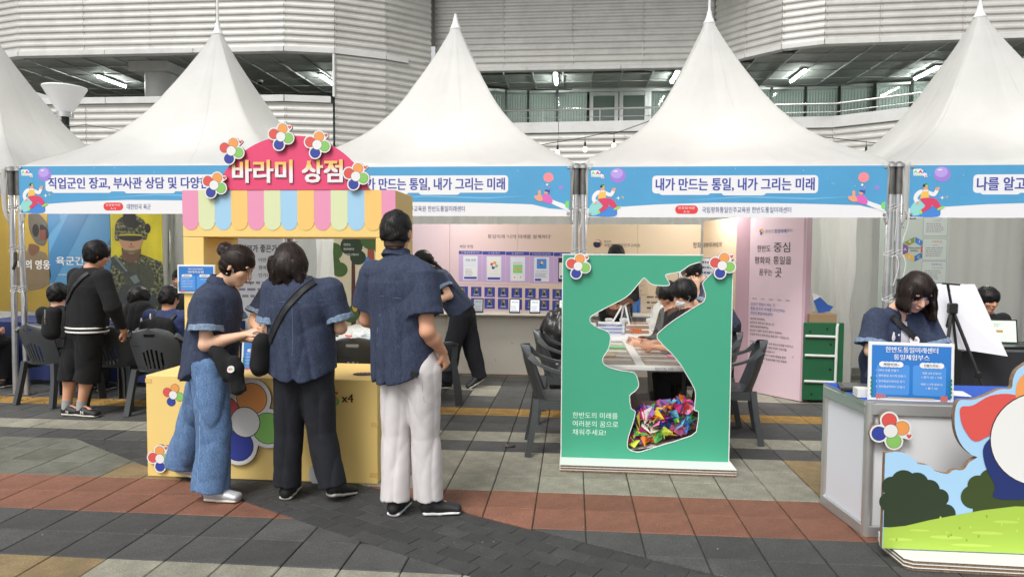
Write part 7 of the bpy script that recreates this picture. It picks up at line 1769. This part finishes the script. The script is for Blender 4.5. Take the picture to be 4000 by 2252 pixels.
# ---------------------------------------------------------------- woman with a bun, in profile
def bun(F, c, f, r, u):
    b = c-f*.125+u*.045; F.add(el(b, (r, f, u), (.046, .045, .048)), .012); F.add(ec(c-f*.08+u*.03, b, .045, .03), .02)
J = dict(head=(.285, -.05, 1.452), hf=(.86, -.06, -.48), neck=(.165, -.035, 1.35), pel=(.08, -.05, .87), shR=(.15, -.165, 1.235), shL=(.09, .11, 1.25), elR=(.155, -.215, .975), wrR=(.385, -.18, 1.035), elL=(.17, .14, 1.0), wrL=(.36, -.02, .985), f=(.97, .24), hdR=(.85, .25, .42), hdL=(.9, -.1, .1), pnR=(.1, .3, -1), pnL=(0, -.2, 1),
         hem=(.065, -.045, .72), hipR=(.12, -.12, .83), hipL=(.035, .05, .83), knR=(.175, -.16, .42), knL=(-.14, .17, .42), anR=(.15, -.17, .06), anL=(-.25, .19, .08), toR=(1, -.05), toL=(1, .1))
D = dict(seed=21, tail=.10, top=m_den, hemw=(.175, .165), chw=(.165, .148), shr=.060, slr=(.078, .092), sleeve=.68, fold=.013, kv=19, cuff=m_cuff, collar=m_den, pants=m_jean, legw=(.108, .098, .110), waist=(.145, .118), pfold=.011, pkv=13, hair='up', hairm=m_hairb, hx=bun, shoes=m_shoew, skin=m_skinl, face=True, curl=.9, pitchL=.3, hsz=.95)
w1 = person('woman with a hair bun, denim shirt and wide blue jeans, in profile facing right', (-2.37, 4.25), J, D, .0066, SH)
seam(w1, D, [(.10, -.5, .80), (.12, -.5, .60), (.13, -.5, .40), (.12, -.5, .20), (.11, -.5, .09)], (0, 1, 0), m=M('jean_seam', srgb('86a3c4'), .9), key='_Q', r=.0028)
seam(w1, D, [(.0, -.5, .79), (-.0, -.5, .71), (.045, -.5, .69), (.085, -.5, .72), (.085, -.5, .80)], (0, 1, 0), m=M('jean_seam', srgb('86a3c4'), .9), key='_Q', r=.002, n=2)
seam(w1, D, [(-.02, -.5, 1.24), (.0, -.5, 1.15), (.03, -.5, 1.10)], (0, 1, 0), r=.0025); seam(w1, D, [(.06, -.5, 1.32), (.02, -.5, 1.24), (.02, -.5, 1.17), (.05, -.5, 1.12)], (0, 1, 0))
strands(w1, [[(.35, -.09, 1.50), (.375, -.09, 1.45), (.372, -.09, 1.38), (.385, -.09, 1.33)], [(.21, -.06, 1.55), (.19, -.06, 1.57), (.16, -.06, 1.565)], [(.22, -.08, 1.53), (.17, -.07, 1.56), (.15, -.06, 1.54)], [(.19, -.08, 1.38), (.2, -.09, 1.36), (.19, -.08, 1.34)]], m_hairb)
blobs([((.252, -.132, 1.405), ((1, 0, 0), (0, 1, 0), (0, 0, 1)), (.004, .004, .004))], M('pearl', (.8, .8, .78), .2), 'earring', w1, wloc(w1))
G = Fld((.06, -.40, .62), (.44, -.10, 1.0), .008); G.add(ec((.235, -.235, .935), (.34, -.245, .82), (.040, .045), (.075, .050), ax=(1, 0, .6)), 0); G.add(ec((.33, -.245, .88), (.375, -.245, .71), (.055, .040), (.050, .030), ax=(1, 0, 0)), .02); G.disp(folds(.007, 8, (1, 0), 22)); bo_ = G.mesh('shoulder_bag', m_blk_cl, None); bo_.location = (-2.37, 4.25, 0); tag(bo_, 'black slouchy bag hanging before the woman with the hair bun', 'bag')
mb = MB(); P = smooth_poly([(-.02, -.012), (-.013, .014), (.008, .02), (.022, .01), (.02, -.012), (.0, -.022)], 3); mb.prism(P, ((-2.37+.355, 4.25-.305, .845), (1, 0, 0), (0, 0, 1), (0, -1, 0)), .006, p_wh); tk = mb.build('key_charm'); tag(tk, 'white charm hanging on the slouchy black bag', 'charm')
s = Sheet((-2.37+.355, 4.25-.305, .845), (1, 0, 0), (0, -1, 0)); s.ell(-.004, 0, .009, .008, b_pinkball, 1); s.ell(.009, .002, .005, .007, b_green, 2); s.mb.build('print', tk)
# ---------------------------------------------------------------- third woman behind the counter
J = dict(head=(-.33, -.02, 1.395), hf=(-.35, -.75, -.55), neck=(-.27, .08, 1.30), pel=(-.22, .18, .86), shR=(-.435, .02, 1.215), shL=(-.12, .10, 1.215), elR=(-.535, -.07, .99), wrR=(-.42, -.24, .95), elL=(-.10, -.05, 1.0), wrL=(-.25, -.22, .97), hem=(-.22, .16, .80), hipL=(-.14, .18, .84), hipR=(-.30, .18, .84), knL=(-.14, .16, .44), knR=(-.30, .16, .44), anL=(-.14, .18, .07), anR=(-.30, .18, .07), f=(-.2, -1))
D = dict(seed=31, top=m_den, hemw=(.19, .14), chw=(.18, .13), slr=(.078, .092), sleeve=.78, cuff=m_cuff, pants=m_black_tr, hair='long', skin=m_skinl, shoes=m_shoe, face=True)
person('woman bending behind the yellow counter, mostly hidden between two standing women', (-2.0, 5.42), J, D, .0095, SH)
# ---------------------------------------------------------------- leaning woman before the pink wall
def pony(F, c, f, r, u): F.add(ec((-.375, -.01, 1.465), (-.32, -.03, 1.425), .030, .022), .02); F.add(ec((-.32, -.03, 1.425), (-.235, -.05, 1.365), .021, .010), .01); F.add(ec(c+f*.03-u*.02+r*-.075, c+f*.05-u*.13+r*-.06, .022, .012), .015)
J = dict(head=(-.45, 0, 1.445), hf=(-.72, -.12, -.68), neck=(-.355, .0, 1.345), pel=(-.01, .02, .87), shL=(-.245, -.135, 1.28), shR=(-.25, .14, 1.28), elL=(-.115, -.20, 1.065), wrL=(-.34, -.20, .975), elR=(-.3, .2, 1.05), wrR=(-.5, .1, .95), f=(-.97, -.1), hem=(.01, 0, .86), hipL=(-.01, -.07, .84), hipR=(.02, .10, .84), knL=(-.11, -.07, .45), knR=(.10, .09, .42), anL=(-.16, -.05, .07), anR=(.20, .10, .09), toL=(-1, -.1), toR=(-.75, -.5), hdL=(-.9, 0, -.2))
D = dict(seed=41, top=m_den, hemw=(.175, .155), chw=(.165, .14), slr=(.074, .088), sleeve=.62, cuff=m_cuff, collar=m_den, pants=m_black_tr, legw=(.11, .10, .075), pfold=.009, hair='up', hx=pony, skin=m_skinl, shoes=m_shoe, face=True, pitchR=.45)
ln = person('woman in a denim shirt and black trousers leaning forward before the pink wall', (-1.25, 7.85), J, D, .0078, SH)
# ---------------------------------------------------------------- standing boy on the left
J = dict(head=(.225, .02, 1.505), hf=(.72, .60, -.22), neck=(.175, .0, 1.385), pel=(.11, 0, .86), shL=(-.04, .10, 1.30), shR=(.36, -.10, 1.30), elR=(.46, -.12, 1.04), wrR=(.46, .03, .80), elL=(-.09, .15, 1.05), wrL=(.02, .30, .88), hem=(.125, 0, .825), hipL=(.04, .05, .82), hipR=(.175, -.05, .82), knL=(-.055, .02, .44), knR=(.145, -.02, .44), anL=(-.10, .0, .085), anR=(.06, -.02, .085), toL=(1, -.05), toR=(1, -.15), f=(.55, .83))
D = dict(seed=51, top=m_blk_cl, topname='jacket', hemw=(.215, .165), chw=(.215, .15), shr=.07, slr=(.085, .085), sleeve=1.85, fold=.006, kv=17, pants=m_blk_cl, legw=(.118, .106, .106), hem=.70, waist=(.175, .14), pfold=.008, hair='mop', shoes=m_shoe, skin=m_skin, face=True, legr=1.05, cuff=None)
D['hem'] = .70
boy = person('boy in a black jacket and long black shorts standing at the left, seen from behind', (-4.62, 6.10), J, D, .0075)
mb = MB(); o = wloc(boy); lat_ = nrm((.335, -.20, 0)); n_ = 40
for z, m_, rr_ in ((.800, p_wh, 1.0), (.818, m_blk_cl, 1.0), (.836, p_wh, 1.0)):
    pts = []
    for k in range(n_+1):
        a = 2*PI*k/n_; fz = np.array([.51, .86, 0]); p = np.array([.125, 0, z])+lat_*math.cos(a)*.213+fz*math.sin(a)*.163; pts.append(Vector(p)+o)
    mb.tube(pts, .010, m_, 6, caps=False)
mb.build('striped_hem', boy, smooth=True)
for q, an in ((0, (-.10, 0)), (1, (.06, -.02))):
    mb = MB(); kx_ = (-.04, .13)[q]; mb.tube([(o.x+an[0], o.y+an[1], .06), (o.x+an[0]+(kx_-an[0])*.17, o.y+an[1], .15)], [.043, .044], m_sock, 14); mb.build('sock', boy, smooth='angle')
ribbon(boy, D, [(.24, -.5, 1.345), (.14, -.5, 1.24), (.04, -.5, 1.12), (-.05, -.5, 1.0)], (0, 1, 0), m_blackstrap, .045, off=.008)
G = Fld((-.42, -.35, .62), (.02, .05, 1.12), .01); G.add(ec((-.10, -.13, .98), (-.13, -.13, .80), (.065, .055), (.085, .07), ax=(1, 0, 0)), 0); G.disp(folds(.007, 5, (1, 0), 16)); bo_ = G.mesh('shoulder_bag', m_blk_cl, None); bo_.location = (-4.62, 6.1, 0); tag(bo_, 'black crossbody bag at the hip of the boy in the black jacket', 'bag')
mb = MB()
for k in range(6): mb.box((-4.62-.10, 6.1-.235, 1.00-.022*k), (.012, .006, .02), m_steel, rz=.4*k, bev=.002)
tk = mb.build('key_charm'); tag(tk, 'silver chain charm on the black crossbody bag', 'charm')
for (x, y, sc) in ((.115, -.082, 1), (-.045, -.063, .8)):   # letter on the shoe side
    s = Sheet((o.x+x, o.y+y-.004, 0), (1, -.1, 0), (-.1, -1, .35), step=.001); s.text('N', 0, .035, .032*sc, p_wh, 1, al='c', bold=.02); s.mb.build('shoe_letter', boy)
# ---------------------------------------------------------------- seated people
def seated(label, xy, c, f, D, arms=None, h=.0105, group=None, hf=None, seat=.47, **kw):
    """xy: root (seat centre); c: head centre local; f: facing"""
    f = nrm((*f, 0)); r = np.array([f[1], -f[0], 0]); c = np.array(c, float); pel = np.array([0, 0, seat+.04]); neck = c-np.array([0, 0, .125])-f*.02; sc = neck-np.array([0, 0, .07])-f*.01
    sw = kw.get('sw', .165); J = dict(head=c, hf=hf or tuple(f+np.array([0, 0, -.25])), neck=neck, pel=pel, shL=sc-r*sw, shR=sc+r*sw, hem=pel-np.array([0, 0, .02]), hipL=pel-r*.08, hipR=pel+r*.08, knL=pel-r*.11+f*.40, knR=pel+r*.11+f*.40, f=(f[0], f[1]))
    for s_, q in (('L', -1), ('R', 1)): J['an'+s_] = J['kn'+s_]*np.array([1, 1, 0])-f*kw.get('tuck', .05)+np.array([0, 0, .08]); e = sc+r*q*(sw+.05)+f*.08-np.array([0, 0, .27]); J['el'+s_] = e; J['wr'+s_] = e+f*.22-r*q*.09+np.array([0, 0, .02 if arms is None else arms])
    J = {k: tuple(v) for k, v in J.items()}; D.setdefault('hemw', (.19, .15)); D.setdefault('chw', (.185, .13)); D.setdefault('pants', m_blk_cl); D.setdefault('legw', (.09, .075, .075)); D.setdefault('shoes', m_shoe); D.setdefault('hs', .98)
    return person(label, xy, J, D, h, group)
seated('seated boy with black hair at the far left table, mostly hidden by the standing boy', (-5.30, 6.86), (-.16, .12, 1.07), (.1, 1), dict(seed=61, top=m_blk_cl, sleeve=1.8, slr=(.07, .07), hair='mop'))
JB = dict(seed=62, top=M('cloth_cream', (.50, .50, .47), .9, bump=.2, bs=90), sleeve=1.7, slr=(.075, .075), hair='mop', face=True, fold=.008, hemw=(.20, .17))
b2 = seated('seated boy in a black jersey with striped pale sleeves, right of the standing boy', (-4.42, 6.80), (-.03, .02, 1.05), (.35, .93), JB)
T = Fld((-.35, -.3, .68), (.35, .3, 1.02), .010); lt = nrm((.93, -.35, 0)); T.add(ec((-.03, .0, .62), (-.03, .0, .93), (.205, .155), (.175, .125), ax=lt), 0); T.add(ec(tuple(-lt*.17+np.array([-.04, 0, .87])), tuple(lt*.17+np.array([-.04, 0, .87])), .083), .02); T.half((0, 0, .735), (.5, 0, -.86)); T.disp(folds(.008, 62+0, lt, 24)); T.mesh('yoke', m_blk_cl, b2)
mb = MB(); o = wloc(b2)
for z in (.80, .775): mb.tube([Vector(p)+o for p in T.drape([(.10+.02*k-.0, -.5, z-.055+.028*k) for k in range(8)], (0, 1, 0), -.002)], .006, p_wh, 5)
mb.build('stripes', b2)
DC = dict(seed=63, top=M('cloth_navy_blue', srgb('26335e'), .8, var=.15, vs=9, bump=.2, bs=120), sleeve=1.8, slr=(.085, .08), hair='short', fold=.008, hemw=(.23, .17), chw=(.215, .15), shr=.07, nk=1.1)
c3 = seated('seated boy in a navy jacket with a black backpack behind the yellow counter', (-3.93, 6.52), (-.03, .03, 1.085), (.12, 1), DC, h=.0095, sw=.185)
G = Fld((-.3, -.42, .46), (.3, .1, .98), .010); G.add(ec((-.02, -.20, .84), (-.01, -.215, .60), (.17, .075), (.19, .09), ax=(1, 0, 0)), 0); G.disp(folds(.006, 7, (1, 0), 14)); bp = G.mesh('backpack', m_blk_cl, None); bp.location = (-3.93, 6.52, 0); tag(bp, 'black backpack on the back of the boy in the navy jacket', 'backpack')
mb = MB(); mb.tube([(-3.95, 6.22, .955), (-3.95, 6.215, .93), (-3.95, 6.22, .905)], .006, p_wh, 6); mb.box((-3.945, 6.22, .775), (.012, .01, .03), m_steel, rz=.3, bev=.002); mb.build('zip_pulls', bp)
for q in (-1, 1):
    ribbon(c3, DC, [(q*.05-.02, -.5, .80), (q*.09-.02, -.5, .88), (q*.13-.02, -.5, .935)], (0, 1, 0), m_blackstrap, .03, off=.01)
seated('man in a dark green jacket with an orange collar facing us behind the navy table', (-5.02, 8.55), (.02, -.05, 1.19), (.15, -1), dict(seed=64, top=M('cloth_green', (.016, .022, .017), .85), sleeve=1.8, slr=(.075, .07), hair='short', face=True, closed=False, collar=M('cloth_orange', srgb('d4572c'), .7)), hf=(.1, -1, -.15), seat=.50)
seated('person in black at the left edge behind the pole pair', (-6.55, 6.95), (.0, .05, 1.08), (.2, 1), dict(seed=65, top=m_blk_cl, sleeve=1.8, slr=(.075, .07), hair='mop'))
J = dict(head=(.0, -.02, 1.515), hf=(.05, -.9, -.45), neck=(.0, .03, 1.385), pel=(0, .02, .90), shL=(.175, .02, 1.32), shR=(-.175, .02, 1.32), elL=(.22, -.05, 1.05), wrL=(.10, -.24, .98), elR=(-.22, -.05, 1.05), wrR=(-.10, -.24, .98), hem=(0, .02, .80), hipL=(.08, .02, .86), hipR=(-.08, .02, .86), knL=(.09, 0, .46), knR=(-.09, 0, .46), anL=(.09, .02, .07), anR=(-.09, .02, .07), f=(0, -1))
D = dict(seed=66, top=m_blk_cl, hemw=(.20, .14), sleeve=1.8, slr=(.07, .065), hair='mop', pants=m_blk_cl, shoes=m_shoe, face=True)
pe = person('person in black at the far end of the craft tables, hair above the green board', (.50, 8.25), J, D, .0105)
mb = MB(); mb.box((.42, 8.09, 1.22), (.03, .004, .03), p_wh, rz=.3, bev=.004); mb.build('badge', pe)
DG = dict(seed=67, top=m_blk_cl, sleeve=.8, slr=(.075, .08), hair='mop', face=True)
gg = seated('boy in a black shirt wearing a white face mask behind the clear window', (1.14, 6.10), (-.19, -.0, 1.205), (-1, -.05), DG, hf=(-.86, -.25, -.42), h=.0085)
f_, r_, u_ = frame3((-.86, -.25, -.42)); c_ = np.array([-.19, 0, 1.205])
K_ = Fld(c_-.14, c_+.14, .005); K_.add(el(c_+f_*.060-u_*.058, (r_, f_, u_), (.060, .050, .046)), 0); K_.disp(lambda X, Y, Z: .0015*np.sin(260*(X*u_[0]+Y*u_[1]+Z*u_[2]))); K_.half(c_+f_*.035, -f_); K_.mesh('face_mask', M('mask_white', (.72, .73, .75), .8), gg)
mb = MB(); o = wloc(gg)
for q in (-1, 1): mb.tube([Vector(c_+f_*.06-u_*.03+r_*q*.056)+o, Vector(c_+f_*.02+u_*.005+r_*q*.082)+o, Vector(c_-f_*.012+u_*.01+r_*q*.086)+o], .0016, p_wh, 4); mb.tube([Vector(c_+f_*.05-u_*.085+r_*q*.052)+o, Vector(c_-f_*.01-u_*.035+r_*q*.082)+o], .0016, p_wh, 4)
mb.build('mask_strings', gg)
seated('boy without a mask looking down, left of the masked boy behind the clear window', (1.22, 6.62), (-.34, -.02, 1.165), (-1, -.1), dict(seed=68, top=m_blk_cl, sleeve=1.8, slr=(.075, .07), hair='mop', face=True, hairm=m_hair), hf=(-.75, -.45, -.50), h=.0095)
J = dict(head=(-.22, -.05, 1.365), hf=(-.80, -.30, -.50), neck=(-.13, -.01, 1.29), pel=(.12, .02, .88), shL=(-.06, -.15, 1.235), shR=(-.04, .15, 1.235), elL=(-.17, -.20, 1.0), wrL=(-.19, -.18, 1.22), elR=(-.2, .15, 1.0), wrR=(-.4, .05, .95), f=(-.97, -.1), hem=(.12, 0, .82), hipL=(.10, -.07, .84), hipR=(.12, .10, .84), knL=(.08, -.07, .45), knR=(.14, .09, .45), anL=(.08, -.06, .07), anR=(.16, .10, .07))
D = dict(seed=69, top=m_den, hemw=(.17, .15), chw=(.16, .135), slr=(.074, .085), sleeve=.66, pants=m_black_tr, hair='long', skin=m_skinl, shoes=m_shoe, face=True, cuff=m_cuff)
person('helper in a denim shirt bending over the two seated boys behind the clear window', (1.36, 6.92), J, D, .0085, SH)
JD = dict(seed=70, top=m_blk_cl, sleeve=1.8, slr=(.07, .065), hair='mop', face=True, closed=True)
seated('boy in a dark shirt sitting behind the laptop at the right', (4.04, 7.30), (-.01, -.12, 1.115), (.0, -1), JD, hf=(.18, -1, -.22), h=.0085, seat=.49)
# ---------------------------------------------------------------- woman at the grey counter
def bob(F, c, f, r, u):
    dn = np.array([0, 0, -1.])
    for q, L, wd in ((-1, .20, 1), (1, .13, .9)):      # straight lengths beside the face, longer on her right
        a = c+r*q*.072-f*.02+u*.03; b = a+dn*L+r*q*.020-f*.01; F.add(ec(a, b, (.062*wd, .030), (.050*wd, .020), ax=f), .03)
        a = c+r*q*.080+f*.03+u*.03; b = a+dn*L*.85+r*q*.008+f*.01; F.add(ec(a, b, (.030, .018), (.026, .012), ax=f), .02)
    F.add(ec(c-f*.05, c-f*.055+dn*.13, (.085, .055), (.085, .035), ax=r), .03)
J = dict(head=(.045, -.10, 1.315), hf=(.10, -.80, -.60), neck=(-.01, .0, 1.205), pel=(-.02, .10, .86), shR=(-.150, .0, 1.135), shL=(.140, .0, 1.135), elR=(-.195, -.05, .93), wrR=(-.06, -.20, .86), elL=(.195, -.05, .93), wrL=(.06, -.20, .86), f=(0, -1), hem=(-.02, .06, .74), hipL=(.06, .1, .84), hipR=(-.1, .1, .84), knL=(.07, .08, .45), knR=(-.1, .08, .45), anL=(.07, .1, .07), anR=(-.1, .1, .07), hdR=(.5, -.6, -.4), hdL=(-.5, -.6, -.4))
def opening(T): pass
D = dict(seed=71, hole=lambda T: (T.cut(ec((-.005, -.17, 1.24), (-.005, -.17, 1.06), (.044, .125), (.032, .12), ax=(1, 0, 0)), .004), T.cut(ec((-.005, -.17, 1.06), (0, -.17, .70), (.032, .12), (.045, .12), ax=(1, 0, 0)), .004)), top=m_den, hemw=(.165, .13), chw=(.150, .118), shr=.062, slr=(.070, .092), sleeve=.82, fold=.0075, cuff=m_cuff, pants=m_navy_cl, hair='long', hairm=m_hairb, hx=bob, skin=m_skinl, face=True, closed=True, shoes=m_shoe, hs=1.0)
wr_ = person('woman with straight shoulder-length hair bowing her head over the grey counter', (2.10, 4.68), J, D, .0068, SH)
o = wloc(wr_); T = D['_T']
def decal(pts, mat, name, off=.003, step=6):
    cx_ = sum(p[0] for p in pts)/len(pts); cz_ = sum(p[1] for p in pts)/len(pts); rings = []
    for k in range(step+1): t_ = k/step; rings.append([(cx_+(p[0]-cx_)*t_, -.5, cz_+(p[1]-cz_)*t_) for p in pts])
    V = []; F_ = []; n = len(pts)
    for rg in rings: V += [Vector(p)+o for p in T.drape(rg, (0, 1, 0), off, far=.1)]
    for k in range(step):
        for i in range(n): F_.append((k*n+i, (k+1)*n+i, (k+1)*n+(i+1) % n, k*n+(i+1) % n))
    mb = MB(); mb.add(V, F_, mat); return mb.build(name, wr_, smooth=True)
TE = Fld((-.25, -.2, .7), (.25, .2, 1.25), .0075); TE.add(ec((-.02, .07, .72), (-.012, .022, 1.03), (.135, .098), (.125, .090), ax=(1, 0, 0)), 0); TE.add(ec((-.012, .022, 1.03), (-.01, 0, 1.15), (.125, .092), (.075, .064), ax=(1, 0, 0)), .03); TE.cut(ec((-.01, -.03, 1.17), (.0, -.08, 1.30), (.060, .060)), .006); TE.disp(folds(.005, 9, (1, 0), 22)); TE.mesh('white_tee', m_shirt_w, wr_); T.add(ec((-.02, .06, .72), (-.012, .012, 1.03), (.140, .108), (.130, .096), ax=(1, 0, 0)), 0); T.add(ec((-.012, .012, 1.03), (-.01, 0, 1.15), (.125, .092), (.075, .064), ax=(1, 0, 0)), .01)
for q in (-1, 1): seam(wr_, D, [(q*.055, -.5, 1.13), (q*.052-.004, -.5, 1.02), (q*.058-.004, -.5, .90)], (0, 1, 0), r=.0045, m=m_den, name='placket', off=.004)
blobs([((-.075, -.155, z), ((1, 0, 0), (0, 1, 0), (0, 0, 1)), (.006, .004, .006)) for z in (1.045, .965)], p_wh, 'buttons', wr_, o)
ribbon(wr_, D, [(-.085, -.5, 1.155), (-.03, -.5, 1.10), (.03, -.5, 1.045), (.07, -.5, 1.0), (.09, -.5, .96)], (0, 1, 0), m_blackstrap, .036, off=.010)
mb = MB(); bp_ = T.drape([(.052, -.5, 1.005)], (0, 1, 0), .018)[0]; c_ = Vector(bp_)+o
mb.prism([(.030*math.cos(a*PI/12), .030*math.sin(a*PI/12)) for a in range(24)], (c_, (1, 0, 0), (0, .1, 1), (0, -1, .1)), .006, p_wh); bd = mb.build('round_badge'); tag(bd, 'round white button badge on the strap of the woman at the grey counter', 'badge')
s = Sheet(c_, (1, 0, 0), (0, -1, .1)); s.ell(.002, -.002, .015, .014, M('badge_print', srgb('b79a94'), .6), 1); s.mb.build('print', bd)
s = None
_c = _tx[0].data; bpy.data.objects.remove(_tx[0]); bpy.data.curves.remove(_c)
